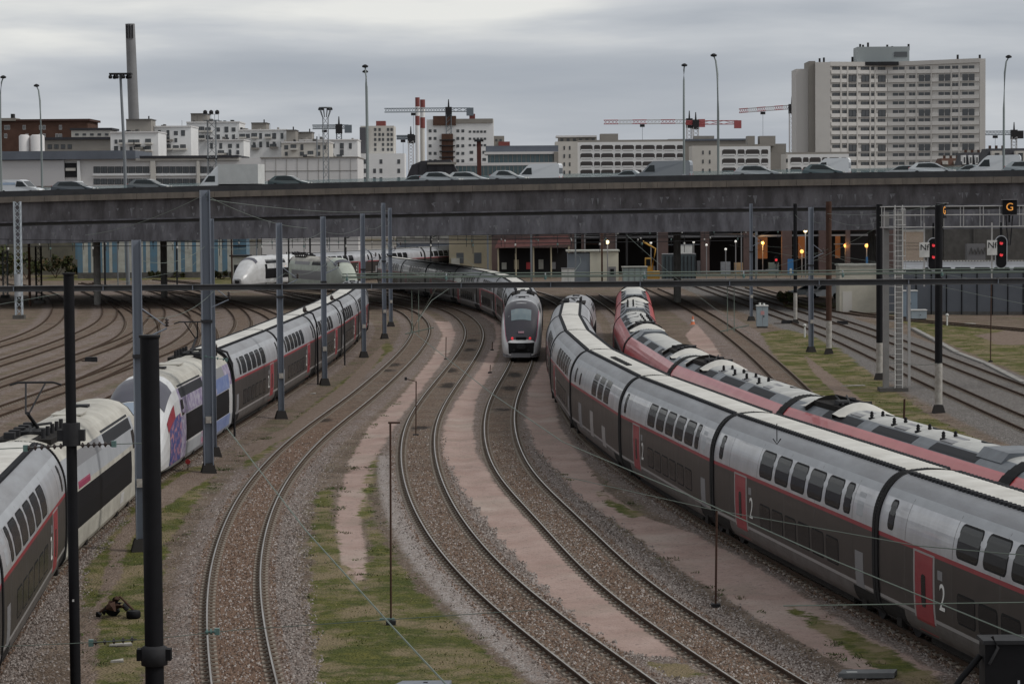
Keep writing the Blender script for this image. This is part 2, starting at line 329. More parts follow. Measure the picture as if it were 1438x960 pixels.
gm = bpy.data.materials.new('rail_yard_ground'); gm.use_nodes = True; t = gm.node_tree; bs = t.nodes['Principled BSDF']; bs.inputs['Roughness'].default_value = .95; bs.inputs['Specular IOR Level'].default_value = .08
geo = N(t, 'ShaderNodeNewGeometry')
def noise(scale, detail=5, rough=.6):
    n = N(t, 'ShaderNodeTexNoise'); n.inputs['Scale'].default_value = scale; n.inputs['Detail'].default_value = detail; n.inputs['Roughness'].default_value = rough
    L(t, geo.outputs['Position'], n.inputs['Vector']); return n.outputs['Fac']
def attr(nm): a = N(t, 'ShaderNodeAttribute'); a.attribute_name = nm; return a.outputs['Fac']
def math_(op, a, b=None, c=None):
    n = N(t, 'ShaderNodeMath', operation=op)
    for i, q in enumerate((a, b, c)):
        if q is None: continue
        if isinstance(q, (int, float)): n.inputs[i].default_value = q
        else: L(t, q, n.inputs[i])
    return n.outputs[0]
def rng(a, lo, hi, o0=0, o1=1):
    n = N(t, 'ShaderNodeMapRange'); L(t, a, n.inputs['Value'])
    for k, q in zip(('From Min', 'From Max', 'To Min', 'To Max'), (lo, hi, o0, o1)): n.inputs[k].default_value = q
    return n.outputs[0]
def mixc(f, a, b):
    n = N(t, 'ShaderNodeMix', data_type='RGBA')
    for i, q in ((0, f), (6, a), (7, b)):
        if isinstance(q, tuple): n.inputs[i].default_value = (*q, 1)
        elif isinstance(q, float): n.inputs[i].default_value = q
        else: L(t, q, n.inputs[i])
    return n.outputs[2]
vor = N(t, 'ShaderNodeTexVoronoi'); vor.inputs['Scale'].default_value = 13; L(t, geo.outputs['Position'], vor.inputs['Vector'])
stone = N(t, 'ShaderNodeSeparateColor'); L(t, vor.outputs['Color'], stone.inputs[0])
cell = stone.outputs[0]; cell2 = stone.outputs[1]
big = noise(.09, 4); mid = noise(.5, 5); sml = noise(3.2, 6, .7); tiny = noise(22, 3, .7)
# ballast: pinkish grey stones, browner near the rails
bal = mixc(rng(mid, .35, .65), (.185, .135, .108), (.245, .20, .182))
bal = mixc(rng(cell, .0, 1.0, 0, .75), bal, (.085, .072, .066)); bal = mixc(rng(cell2, .78, 1.0, 0, .8), bal, (.36, .32, .30))
rusty = mixc(rng(mid, .38, .62), (.165, .112, .078), (.185, .15, .118)); rusty = mixc(rng(cell, 0, 1, 0, .75), rusty, (.06, .045, .036)); rusty = mixc(rng(cell2, .85, 1, 0, .6), rusty, (.27, .20, .16))
brn = mixc(rng(cell, 0, 1, 0, .75), (.20, .12, .08), (.075, .047, .033)); rusty = mixc(attr('brown'), rusty, brn)
bal = mixc(math_('MULTIPLY', rng(math_('ADD', attr('rust'), math_('MULTIPLY_ADD', mid, 1.2, -.6)), .25, .9), .75), bal, rusty)
# oily patches between the rails
oil = math_('MULTIPLY', rng(noise(.33, 3), .60, .68), rng(attr('rust'), .55, 1.0))
bal = mixc(math_('MULTIPLY', oil, .35), bal, (.04, .034, .03)); bal = mixc(rng(math_('ADD', attr('oil'), math_('MULTIPLY_ADD', sml, 1.7, math_('MULTIPLY_ADD', mid, .8, -1.25))), .3, .8, 0, .85), bal, (.02, .018, .017))
gry = mixc(rng(cell, 0, 1, 0, .7), (.17, .162, .155), (.075, .072, .07)); gry = mixc(rng(cell2, .8, 1, 0, .7), gry, (.33, .32, .31)); bal = mixc(math_('MULTIPLY', attr('grey'), .85), bal, gry)
bal = mixc(math_('MULTIPLY', attr('pale'), rng(cell, .2, .8, .2, .8)), bal, (.40, .37, .355))
soil = mixc(rng(mid, .35, .65), (.125, .092, .07), (.205, .16, .128)); soil = mixc(rng(sml, .4, .75, 0, .7), soil, (.095, .075, .06)); soil = mixc(rng(noise(.7, 5, .7), .5, .66, 0, .55), soil, (.085, .07, .055)); soil = mixc(rng(noise(.22, 5, .7), .54, .66, 0, .6), soil, (.10, .105, .05)); soil = mixc(rng(cell2, .8, 1, 0, .6), soil, (.30, .26, .23))
base = mixc(rng(math_('ADD', attr('bed'), math_('MULTIPLY_ADD', sml, .9, -.45)), .3, .6), soil, bal)
pth = mixc(rng(mid, .3, .7), (.27, .19, .165), (.36, .275, .245)); pth = mixc(rng(sml, .5, .78, 0, .55), pth, (.22, .155, .13)); pth = mixc(rng(noise(.35, 5, .7), .5, .64, 0, .6), pth, (.24, .195, .165)); pth = mixc(rng(noise(.16, 3), .55, .66, 0, .5), pth, (.36, .31, .27)); pth = mixc(rng(cell2, .88, 1, 0, .5), pth, (.14, .11, .1))
base = mixc(rng(math_('ADD', attr('path'), math_('MULTIPLY_ADD', sml, 1.1, math_('MULTIPLY_ADD', mid, 1.0, -1.05))), .42, .60), base, pth)
grs = mixc(rng(mid, .3, .7), (.062, .076, .02), (.145, .132, .038)); grs = mixc(rng(sml, .35, .7), grs, (.035, .05, .016)); grs = mixc(rng(tiny, .5, .8, 0, .7), grs, (.17, .17, .06))
grs = mixc(rng(noise(.45, 5, .7), .455, .59, 0, .9), grs, (.21, .165, .105))
base = mixc(rng(math_('ADD', attr('grass'), math_('MULTIPLY_ADD', sml, 1.0, math_('MULTIPLY_ADD', mid, 1.1, -1.05))), .40, .56), base, grs)
drt = mixc(rng(sml, .35, .7), (.215, .165, .135), (.14, .105, .085)); drt = mixc(rng(cell2, .85, 1, 0, .5), drt, (.30, .26, .23))
base = mixc(rng(math_('ADD', attr('dirt'), math_('MULTIPLY_ADD', sml, .9, math_('MULTIPLY_ADD', mid, .9, -.9))), .44, .62), base, drt)
L(t, base, bs.inputs['Base Color'])
vd = N(t, 'ShaderNodeTexVoronoi'); vd.inputs['Scale'].default_value = 13; L(t, geo.outputs['Position'], vd.inputs['Vector'])
hgt = math_('ADD', math_('MULTIPLY', vd.outputs['Distance'], -.8), math_('MULTIPLY', tiny, .5))
smooth_path = rng(attr('path'), .3, .8, 1, .25)
bmp = N(t, 'ShaderNodeBump'); bmp.inputs['Distance'].default_value = .07; L(t, hgt, bmp.inputs['Height']); L(t, smooth_path, bmp.inputs['Strength']); L(t, bmp.outputs[0], bs.inputs['Normal'])
me.materials.append(gm)

# ---- rails and sleepers
M_RAILTOP = mat('polished_rail_head', (.40, .385, .365), .33, .8, col2=(.27, .25, .23), scale=.4)
M_RAILSIDE = mat('rusty_rail_web', (.075, .05, .037), .85, var=.4, scale=3)
M_CLIP = mat('rusty_clip', (.10, .065, .045), .85)
M_SLEEP = mat('dusty_sleeper_concrete', (.27, .23, .19), .9, var=.45, scale=4)
M_SLEEPD = mat('stained_sleeper', (.12, .095, .08), .9, var=.45, scale=4)
def rail_mesh(T, side, a, b, st, shiny=True):
    k = (T.s >= a) & (T.s <= b); p = T.p[k][::st]; n = T.n[k][::st]
    c = p + n * (.7525 * side)
    prof = [(-.07, -.172), (-.07, -.155), (-.012, -.135), (-.012, -.05), (-.036, -.04), (-.036, -.008), (-.022, 0), (.022, 0), (.036, -.008), (.036, -.04), (.012, -.05), (.012, -.135), (.07, -.155), (.07, -.172)]
    rows = [[(c[i, 0] + n[i, 0] * o, c[i, 1] + n[i, 1] * o, z) for o, z in prof] for i in range(len(c))]
    mb = MB()
    m = len(prof)
    vs = [q for r_ in rows for q in r_]
    for j in range(m - 1):
        fs = [(i * m + j, i * m + j + 1, (i + 1) * m + j + 1, (i + 1) * m + j) for i in range(len(rows) - 1)]
        top = j == 6
        for f in fs: mb.f.append(f); mb.m.append(1 if top and shiny else 0); mb.sm.append(False)
    mb.v = vs
    return mb.mesh('rail', [M_RAILSIDE, M_RAILTOP])
def sleeper_mb(cx, cy, n, t, mb):
    for sd in (-1, 1):
        for o0, o1 in ((.7525 * sd - .235, .7525 * sd + .235),):
            q = [(cx + n[0] * o + t[0] * w, cy + n[1] * o + t[1] * w) for o, w in ((o0, -.14), (o1, -.14), (o1, .14), (o0, .14))]
            q2 = [(cx + n[0] * o + t[0] * w, cy + n[1] * o + t[1] * w) for o, w in ((o0 + .02, -.12), (o1 - .02, -.12), (o1 - .02, .12), (o0 + .02, .12))]
            mb.hexa([(x, y, -.24) for x, y in q], [(x, y, -.118) for x, y in q2])
            for e_ in (-.11, .11):
                o = .7525 * sd + e_
                c = [(cx + n[0] * (o + a) + t[0] * b_, cy + n[1] * (o + a) + t[1] * b_) for a, b_ in ((-.035, -.05), (.035, -.05), (.035, .05), (-.035, .05))]
                mb.hexa([(x, y, -.117) for x, y in c], [(x, y, -.09) for x, y in c], 1)
    q = [(cx + n[0] * o + t[0] * w, cy + n[1] * o + t[1] * w) for o, w in ((-.53, -.03), (.53, -.03), (.53, .03), (-.53, .03))]
    mb.hexa([(x, y, -.24) for x, y in q], [(x, y, -.165) for x, y in q])
sl_proto = MB(); sleeper_mb(0, 0, (1, 0), (0, 1), sl_proto); sl_me = sl_proto.mesh('sleeper', [M_SLEEP, M_CLIP])
def track(T, label, st=2, y_single=None, shiny=True, group='railway tracks of the yard'):
    p0 = T.at(0); root = thing('railway_track', label, 'railway track', (p0[0], p0[1], 0), 0, group)
    for sd in (-1, 1):
        o = obj('rail', rail_mesh(T, sd, 0, 1e9, st, shiny), root); o.location = (-p0[0], -p0[1], 0)
    rest = MB(); n1_ = 0
    for d in np.arange(.3, T.len - 1, .6):
        c = T.at(d); tg = T.tan(d)
        if y_single and y_single[0] <= c[1] <= y_single[1] and n1_ < 98:
            n1_ += 1; obj('sleeper', sl_me, root, (c[0] - p0[0], c[1] - p0[1], 0), math.atan2(-tg[0], tg[1]))
        elif c[1] < 250: sleeper_mb(c[0] - p0[0], c[1] - p0[1], (tg[1], -tg[0]), tg, rest)
    if rest.v: tag(rest.build('sleepers', [M_SLEEP, M_CLIP], root), kind='stuff')
    return root
track(T1, 'empty curved track left of the tan path, with the brightest polished rails', y_single=(58, 118))
track(T2, 'empty curved track between the two pink strips, with fine dark sleeper ends', y_single=(58, 118))
track(T3, 'curved track in front of the silver train showing two red lamps', y_single=(58, 118))
track(TA, 'track lying under the grey double-deck train on the right')
track(TB, 'track lying under the train with the red roof edge')
track(TD, 'track lying under the double-deck train on the left')
track(R0, 'curved track between the red-edged train and the mossy strip', shiny=False)
track(R1, 'track beside the mossy strip, nearest of the straight pair behind the ladder mast', shiny=False)
track(R2, 'track on grey gravel farthest behind the ladder mast', shiny=False)
track(R3, 'dark track curving in front of the slate-grey panel fence', shiny=False)
track(Y5, 'rusty yard track nearest the left double-deck train', shiny=False)
track(Y4, 'rusty yard track, second from the left double-deck train', shiny=False)
track(Y3, 'rusty yard track in the middle of the left fan', shiny=False)
track(Y2, 'rusty yard track between the lattice mast side and the middle of the fan', shiny=False)
track(Y1, 'outermost rusty yard track beside the white lattice mast', shiny=False)
track(YC1, 'rusty crossover track leaving the yard track beside the left train', shiny=False); track(YC2, 'rusty crossover track joining the outer part of the left fan', shiny=False); track(YC3, 'rusty crossover track in the middle of the left fan', shiny=False)
track(YX, 'track running in beside the pale green old locomotive', shiny=False)
# ---------------------------------------------------------------- trains
M_CHAR = mat('charcoal_train_paint', (.029, .027, .028), .28, 0, coat=.04, spec=.22, col2=(.048, .042, .039), scale=1.1, stretch=(3, 1, .5))
M_LINE = mat('pale_grey_line_paint', (.26, .25, .25), .4)
M_SKIRT = mat('grey_skirt_paint', (.10, .092, .09), .5, col2=(.06, .05, .045), scale=1.5)
M_TRED = mat('train_red_paint', (.25, .015, .027), .38, coat=.1, var=.2, scale=1)
M_SILV = mat('silver_train_paint', (.45, .46, .49), .27, .15, coat=.35, col2=(.33, .33, .35), scale=.9, stretch=(1.6, 1, .8))
M_SHOU = mat('grey_roof_shoulder', (.27, .28, .30), .42, .2, col2=(.19, .19, .20), scale=.7, stretch=(.5, 1, 3))
M_CREAM = mat('cream_train_roof', (.58, .57, .535), .55, col2=(.40, .385, .355), scale=.7, stretch=(1, 1, 1))
M_RUBB = mat('black_rubber', (.012, .012, .013), .75, spec=.15)
M_UNDER = mat('underframe_black', (.022, .02, .019), .85, var=.4, scale=3)
M_NUM = mat('white_lettering', (.62, .62, .60), .5)
M_PANEL = mat('grey_louvre_panel', (.17, .17, .18), .5)
M_BEIGE = mat('dirty_beige_train_paint', (.48, .465, .415), .5, col2=(.27, .255, .225), scale=.7, bump=.03)
M_BAND = mat('black_train_band', (.011, .011, .013), .5, spec=.06)
M_LGREY = mat('light_grey_train_paint', (.34, .355, .38), .4, var=.2, scale=.8)
M_GREEN = mat('pale_green_train_paint', (.46, .50, .45), .5, col2=(.34, .37, .32), scale=.8)
M_TWHITE = mat('white_train_paint', (.58, .59, .61), .35, coat=.3, col2=(.44, .44, .44), scale=.8)
M_MASK = mat('dark_grey_cab_mask', (.035, .033, .042), .45, spec=.3)
M_MAG = mat('magenta_edge_paint', (.30, .025, .09), .35, coat=.3)
M_SCREEN = mat('cab_windscreen_glass', (.10, .135, .15), .06, spec=.9)
M_BLUE = mat('blue_livery_paint', (.09, .14, .34), .4, coat=.2, col2=(.20, .25, .42), scale=2.6)
M_PURP = mat('purple_livery_paint', (.17, .13, .24), .4, col2=(.36, .34, .40), scale=3.2, thr=(.42, .6))
M_PINK = mat('pink_livery_paint', (.38, .11, .19), .4, col2=(.30, .30, .36), scale=3.5, thr=(.45, .55))
M_NAVY = mat('navy_livery_paint', (.045, .06, .19), .4, col2=(.36, .17, .20), scale=3.4, thr=(.5, .58))
M_GRILLE = mat('dark_roof_grille', (.025, .026, .03), .65, spec=.12)
M_FRED = mat('bright_red_train_paint', (.46, .04, .046), .30, coat=.3, col2=(.40, .034, .04), scale=.6)
M_FROOF = mat('blue_grey_roof_edge', (.12, .135, .155), .35, .2, var=.35, scale=1.2)
M_FSIDE = mat('grey_lower_train_side', (.15, .145, .15), .4, var=.2)

def chaikin(p, n=2):
    for _ in range(n): p = [p[0]] + [tuple(np.array(a) * w + np.array(b) * (1 - w)) for a, b in zip(p[:-1], p[1:]) for w in (.75, .25)] + [p[-1]]
    return [(float(a), float(b)) for a, b in p]
DUP = chaikin([(1.20, .40), (1.36, .60), (1.43, 1.1), (1.45, 1.7), (1.45, 2.5), (1.43, 2.9), (1.35, 3.25), (1.20, 3.57), (1.02, 3.81), (.82, 3.97), (.6, 4.04), (0.001, 4.09)])
FRE = chaikin([(1.25, .35), (1.40, .75), (1.46, 1.4), (1.46, 2.3), (1.42, 2.75), (1.30, 3.12), (1.0, 3.46), (.6, 3.72), (.3, 3.80), (0.001, 3.82)], 1)
def side_y(prof, z):
    return float(np.interp(z, [p[1] for p in prof], [p[0] for p in prof]))
def skin(prof, x0, x1, levels, mats_i, mb, off=0.0):
    """both sides and the roof as strips of constant height, one material each"""
    zs = sorted(set([p[1] for p in prof] + levels))
    for sd in (-1, 1):
        for a, b in zip(zs[:-1], zs[1:]):
            zc = (a + b) / 2; mi = mats_i(zc)
            ya, yb = side_y(prof, a) + off, side_y(prof, b) + off
            if b >= prof[-1][1]: yb = 0
            v = [(x0, sd * ya, a), (x1, sd * ya, a), (x1, sd * yb, b + off), (x0, sd * yb, b + off)]
            mb.add(v, [(0, 1, 2, 3) if sd < 0 else (3, 2, 1, 0)], mi, False)
    return mb
def cap_end(prof, x, mb, mi, inset=0):
    pts = [(x, y - inset, z) for y, z in prof] + [(x, -(y - inset), z) for y, z in prof[::-1]]
    mb.add(pts, [tuple(range(len(pts)))], mi)
def patch(prof, x0, x1, z0, z1, sd, off, r=0.0, nz=7, mb=None, mi=0):
    """a panel that hugs the curved side, rounded corners, a few mm proud, with an edge"""
    mb = mb or MB(); rows = []; nz = nz if (r or z1 - z0 > .5) else 4
    zz_ = np.linspace(z0, z1, nz) if not r else np.array(sorted(set(list(z0 + r * (1 - np.cos(np.linspace(0, math.pi / 2, 4)))) + list(z1 - r * (1 - np.cos(np.linspace(0, math.pi / 2, 4)))) + list(np.linspace(z0 + r, z1 - r, 3)))))
    for z in zz_:
        d = min(z - z0, z1 - z); k = r - math.sqrt(max(0, r * r - (r - d) ** 2)) if d < r else 0
        y = sd * (side_y(prof, z) + off); rows.append([(x0 + k, y, z), (x1 - k, y, z)])
    mb.grid(rows, mi, False, flip=sd > 0)
    yin = [sd * (side_y(prof, z) - .01) for z in zz_]
    for e_ in (0, 1):
        mb.grid([[rows[i][e_], (rows[i][e_][0], yin[i], rows[i][e_][2])] for i in range(len(rows))], mi, False, flip=(sd > 0) == (e_ == 1))
    for i in (0, -1):
        a, b = rows[i]; mb.add([a, b, (b[0], yin[i], b[2]), (a[0], yin[i], a[2])], [(0, 1, 2, 3)], mi)
    return mb
class Spec:
    """one kind of rail vehicle: a body mesh and named parts, instanced as objects"""
    def __init__(s, name, L_): s.name = name; s.L = L_; s.parts = []; s.body = None
    def part(s, name, mb, mats, loc=(0, 0, 0)):
        me_ = mb if isinstance(mb, bpy.types.Mesh) else mb.mesh(name, mats); s.parts.append((name, me_, loc)); return s
    def place(s, parent, origin, c, heading, z=0, skip=()):
        o = obj(s.name, s.body, parent, (c[0] - origin[0], c[1] - origin[1], z), heading)
        for nm, me_, loc in s.parts:
            if nm not in skip: obj(nm, me_, o, loc)
        return o
def bogie_mb(span=3.0):
    mb = MB()
    for y in (-1.05, 1.05): mb.box(-1.55, 1.55, y - .12, y + .12, .38, .72)
    mb.box(-.5, .5, -1.0, 1.0, .4, .8)
    for x in (-span / 2, span / 2):
        for y in (-.75, .75):
            mb.tube([(x, y - .07, .46), (x, y + .07, .46)], .46, 16, 1)
        mb.tube([(x, -1.05, .46), (x, 1.05, .46)], .1, 8)
        for y in (-1.22, 1.22): mb.box(x - .2, x + .2, y - .08, y + .08, .3, .62)
    for y in (-1.3, 1.3): mb.tube([(-.9, y, .72), (.9, y, .6)], .05, 6)
    return mb
bogie_me = bogie_mb().mesh('bogie', [M_UNDER, M_DARK])
num2 = text_mesh('2', .92, M_NUM)
def two(sd, x, z, prof):
    me_ = num2.copy(); y = side_y(prof, z) + .008
    me_.transform(Matrix.Translation((x, sd * y, z)) @ (Matrix.Rotation(R(180), 4, 'Z') if sd > 0 else Matrix()) @ Matrix.Rotation(R(90), 4, 'X')); return me_

def duplex_car(kind='seats'):
    Lc = 18.45; h = Lc / 2; S = Spec('carriage', Lc); mb = MB()
    def mi(z): return 2 if z < .88 else 1 if z < .97 else 0 if z < 2.47 else 3 if z < 2.58 else 4 if z < 3.5 else 5 if z < 3.7 else 6
    skin(DUP, -h, h, [.88, .97, 2.47, 2.58, 3.5, 3.7], mi, mb)
    cap_end(DUP, h, mb, 7); cap_end(DUP, -h, mb, 7)
    mb.box(-h, h, -1.18, 1.18, .36, .402, 7)
    for sd in (-1, 1):
        for d_ in (2.3, 5.9, 9.2, 12.6, 16.35): patch(DUP, h - d_ - .012, h - d_ + .012, 2.6, 3.62, sd, .003, mb=mb, mi=2); patch(DUP, h - d_ - .012, h - d_ + .012, 1.0, 2.45, sd, .003, mb=mb, mi=2)
    S.body = mb.mesh('carriage', [M_CHAR, M_LINE, M_SKIRT, M_TRED, M_SILV, M_LGREY, M_SHOU, M_RUBB])
    for sd in (-1, 1):
        X = lambda d: h - d
        def pt(nm, d0, d1, z0, z1, m, off=.006, r=0.0):
            if nm in ('window', 'lower_window'):
                w_ = patch(DUP, X(d1), X(d0), z0, z1, sd, off + .004, r); patch(DUP, X(d1) - .05, X(d0) + .05, z0 - .05, z1 + .05, sd, off - .002, r + .04, mb=w_, mi=1); S.part(nm, w_, [m, M_RUBB]); return
            S.part(nm, patch(DUP, X(d1), X(d0), z0, z1, sd, off, r), m)
        if kind == 'seats':
            pt('window', .85, 1.28, 2.76, 3.42, M_GLASS, .006, .1)
            pt('door_frame', 2.98, 4.62, .5, 2.50, M_LINE, .004)
            pt('door', 3.12, 4.48, .5, 2.45, M_TRED, .012)
            pt('door_window', 3.62, 3.95, 1.15, 1.95, M_GLASS, .018, .1)
            for k in range(5): pt('window', 6.2 + 1.86 * k, 7.66 + 1.86 * k, 2.72, 3.44, M_GLASS, .006, .13)
            pt('window', 15.5, 16.1, 2.72, 3.44, M_GLASS, .006, .12)
            pt('vent_grille', 16.7, 17.3, 2.74, 3.36, M_LGREY, .005, .05)
            pt('vent_grille', 16.65, 17.4, .85, 1.8, M_PANEL, .006)
            for k in range(6): pt('lower_window', 6.3 + 1.5 * k, 7.5 + 1.5 * k, 1.18, 1.82, M_GLASS, .004, .1)
            pt('door_display', 4.85, 5.2, 1.98, 2.2, M_PANEL, .006)
            S.part('class_number', two(sd, X(5.2), 1.55, DUP), None)
        else:                                                   # bar car: fewer, smaller windows
            pt('window', 1.6, 2.1, 2.76, 3.3, M_GLASS, .006, .1); pt('window', 3.6, 4.1, 2.76, 3.2, M_GLASS, .006, .1)
            for k in range(3):
                pt('window', 8.6 + 2.2 * k, 10.2 + 2.2 * k, 2.7, 3.22, M_GLASS, .006, .08); pt('roof_window', 8.6 + 2.2 * k, 10.2 + 2.2 * k, 3.3, 3.56, M_GLASS, .006, .05)
            pt('service_door', 3.4, 4.6, .8, 1.9, M_PANEL, .006); pt('service_door', 8.0, 9.2, .8, 1.9, M_LINE, .006)
            pt('service_door', 12.4, 13.6, .75, 1.6, M_LINE, .006)
        for x0_, x1_ in ((-h + .13, -h + 2.1), (h - 2.1, h - .13)): S.part('bogie_opening', patch(DUP, x0_, x1_, .42, .84, sd, .008), M_UNDER)
        # dark ribbed rails along the roof panel
        rb = MB().box(-h + .15, h - .15, sd * .60 - .055, sd * .60 + .055, 3.98, 4.075)
        for k in range(62): xx = -h + .3 + k * .29; rb.box(xx, xx + .12, sd * .60 - .085, sd * .60 + .085, 3.97, 4.098)
        S.part('roof_rail', rb, M_GRILLE)
    rows = [[(x, y, 4.11 - .04 * (abs(y) / .54) ** 2) for y in np.linspace(-.54, .54, 7)] for x in np.linspace(-h + .1, h - .1, 9)]
    rp = MB().grid(rows, 0, True, flip=True)
    for y in (-.54, .54): rp.box(-h + .1, h - .1, y - .004, y + .004, 3.95, 4.071)
    for x in (-h + .1, h - .1): rp.box(x - .01, x + .01, -.54, .54, 3.98, 4.07)
    S.part('roof_panel', rp, M_CREAM)
    if kind != 'seats':
        vb = MB()
        for k in range(8): vb.box(-3 + .75 * k, -2.55 + .75 * k, .12, .34, 4.06, 4.15)
        S.part('roof_vent', vb, M_RUBB)
    for e_ in (-1, 1):                                          # rubber gangway ring, proud of the body
        g = MB(); xs = (e_ * h - .11, e_ * h + .11) if e_ > 0 else (e_ * h - .11, e_ * h + .11)
        skin(DUP, xs[0], xs[1], [], lambda z: 0, g, .035); cap_end(DUP, xs[0], g, 0, -.03); cap_end(DUP, xs[1], g, 0, -.03)
        S.part('gangway_ring', g, M_RUBB)
    S.part('bogie', bogie_me, None, (h + .12, 0, 0))
    tb = MB().box(-6.2, 5.8, -1.12, 1.12, .2, .37); S.part('underframe', tb, M_UNDER)
    return S

def power_car(pal, nose='raked', panto=True, livery=None):
    """traction unit, nose at +x. pal: body, upper, lower, roof, band materials"""
    Lc = 22.0; h = 11.0; S = Spec('power_car', Lc)
    base = [(1.22, .34), (1.36, .55), (1.42, 1.05), (1.44, 1.7), (1.42, 2.45), (1.34, 3.0), (1.20, 3.42), (1.0, 3.72), (.72, 3.92), (.36, 4.02), (0.0, 4.05)]
    if nose == 'blunt': KT, KZ, KW, KB = [0, .2, .35, .5, .62, .74, .86, .95, 1.0], [4.05, 4.0, 3.86, 3.55, 3.15, 2.6, 1.95, 1.45, 1.2], [1.44, 1.43, 1.42, 1.40, 1.37, 1.32, 1.25, 1.12, .95], [.34] * 9
    else: KT, KZ, KW, KB = [0, .18, .32, .46, .6, .74, .87, .95, 1.0], [4.05, 4.0, 3.84, 3.5, 3.0, 2.42, 1.85, 1.5, 1.2], [1.44, 1.43, 1.41, 1.37, 1.30, 1.18, 1.0, .82, .6], [.34, .34, .34, .34, .34, .36, .4, .46, .55]
    NL = 4.6 if nose == 'blunt' else 5.4
    def ring(x, off=0.0):
        t = max(0, (x - (h - NL)) / NL); zt = np.interp(t, KT, KZ); hw = np.interp(t, KT, KW); zb = np.interp(t, KT, KB)
        return [((y / 1.44) * hw + (off if y > .01 else 0) * 1.0, zb + (z - .34) / 3.71 * (zt - zb) + off * (z / 4.05)) for y, z in base]
    xs = [-h, -8, -4, 0, 2.5, h - NL] + [h - NL + NL * t for t in np.linspace(0, 1, 19)[1:]]
    mb = MB()
    for i in range(len(xs) - 1):
        A, Bq = ring(xs[i]), ring(xs[i + 1])
        for j in range(len(base) - 1):
            zc = (A[j][1] + A[j + 1][1] + Bq[j][1] + Bq[j + 1][1]) / 4
            m_ = 0 if xs[i] >= h - NL - .01 and nose else (1 if base[j][1] > 3.3 else 2 if base[j][1] > 2.2 else 0 if base[j][1] > 1.0 else 3)
            if xs[i] >= h - NL - .01 and base[j][1] < .5: m_ = 3
            for sd in (-1, 1):
                v = [(xs[i], sd * A[j][0], A[j][1]), (xs[i + 1], sd * Bq[j][0], Bq[j][1]), (xs[i + 1], sd * Bq[j + 1][0], Bq[j + 1][1]), (xs[i], sd * A[j + 1][0], A[j + 1][1])]
                mb.add(v, [(0, 1, 2, 3) if sd < 0 else (3, 2, 1, 0)], m_, xs[i] > h - NL - 1)
    for x, rg in ((-h, ring(-h)), (h, ring(h))):
        mb.add([(x, y, z) for y, z in rg] + [(x, -y, z) for y, z in rg[::-1]], [tuple(range(2 * len(rg)))], 4 if x < 0 else 0)
    mb.box(-h, h - 3, -1.15, 1.15, .28, .345, 4)
    S.body = mb.mesh('power_car', [pal['nose'], pal['roof'], pal['upper'], pal['lower'], M_RUBB])
    full = [(y, z) for y, z in base]; full[-1] = (.001, 4.05)
    def nosepatch(nm, t0, t1, j0, j1, m, off, both=True, nt_=10):
        q = MB(); T_ = np.linspace(t0, t1, nt_)
        R_ = [ring(h - NL + NL * t, off) for t in T_]; X_ = [h - NL + NL * t + off * .5 for t in T_]
        if both: rows = [[(X_[i], -R_[i][j][0], R_[i][j][1]) for j in range(j0, j1 + 1)] + [(X_[i], R_[i][j][0], R_[i][j][1]) for j in range(j1 - 1, j0 - 1, -1)] for i in range(nt_)]; q.grid(rows, 0, True, flip=False)
        else:
            for sd in (-1, 1): q.grid([[(X_[i], sd * R_[i][j][0], R_[i][j][1]) for j in range(j0, j1 + 1)] for i in range(nt_)], 0, True, flip=sd > 0)
        S.part(nm, q, m)
    if nose == 'blunt' and not pal.get('plain'):
        nosepatch('cab_mask', .12, .95, 6, 10, pal.get('mask', M_MASK), .012)
        nosepatch('windscreen', .52, .71, 8, 10, M_SCREEN, .024)
        for sd in (-1, 1):
            q = MB(); T_ = np.linspace(.25, .95, 10); rows = []
            for t_ in T_:
                rg = ring(h - NL + NL * t_, .02); a, b = rg[6], rg[5]; rows.append([(h - NL + NL * t_ + .01, sd * a[0], a[1]), (h - NL + NL * t_ + .01, sd * (a[0] + (b[0] - a[0]) * .3), a[1] + (b[1] - a[1]) * .3)])
            S.part('edge_stripe', q.grid(rows, 0, True, flip=sd > 0), M_MAG)
        for sd in (-1, 1):
            lp = MB(); lp.tube([(h - .34, sd * .62, 1.52), (h - .20, sd * .62, 1.50)], .085, 10); S.part('tail_lamp', lp, M_RED_L)
        S.part('coupler_recess', MB().hexa([(h - .6, -.86, .46), (h + .03, -.86, .46), (h + .03, .86, .46), (h - .6, .86, .46)], [(h - .6, -.98, 1.3), (h + .045, -.9, 1.19), (h + .045, .9, 1.19), (h - .6, .98, 1.3)]), M_RUBB)
        cp = MB().box(h - .1, h + .32, -.22, .22, .78, 1.1).box(h + .2, h + .36, -.3, .3, .84, 1.05).tube([(h, -.5, .7), (h + .2, -.5, .7)], .08, 8).tube([(h, .5, .7), (h + .2, .5, .7)], .08, 8)
        S.part('coupler', cp, M_DARK)
        S.part('bumper', MB().prism([(h - 1.6, -1.3), (h - .3, -1.05), (h + .1, -.6), (h + .1, .6), (h - .3, 1.05), (h - 1.6, 1.3)], .2, .5, 0, 'z'), M_PANEL)
        S.part('emblem', MB().box(h - .62, h - .5, -.2, .2, 1.86, 1.98), mat('pale_pink_emblem', (.5, .3, .36), .5)); S.part('headlamp_panel', MB().box(h - .33, h - .155, -.36, .36, 1.42, 1.6), M_GLASS)
    else:
        nosepatch('windscreen', pal.get('w0', .30), pal.get('ws', .52), 6, 10, M_SCREEN if not (livery or pal.get('dark')) else mat('dark_windscreen_glass', (.085, .085, .105), .4, spec=.25), .014)
        nosepatch('bonnet_panel', pal.get('ws', .52) + .01, .93, 7, 10, pal.get('bonnet', M_LGREY), .010)
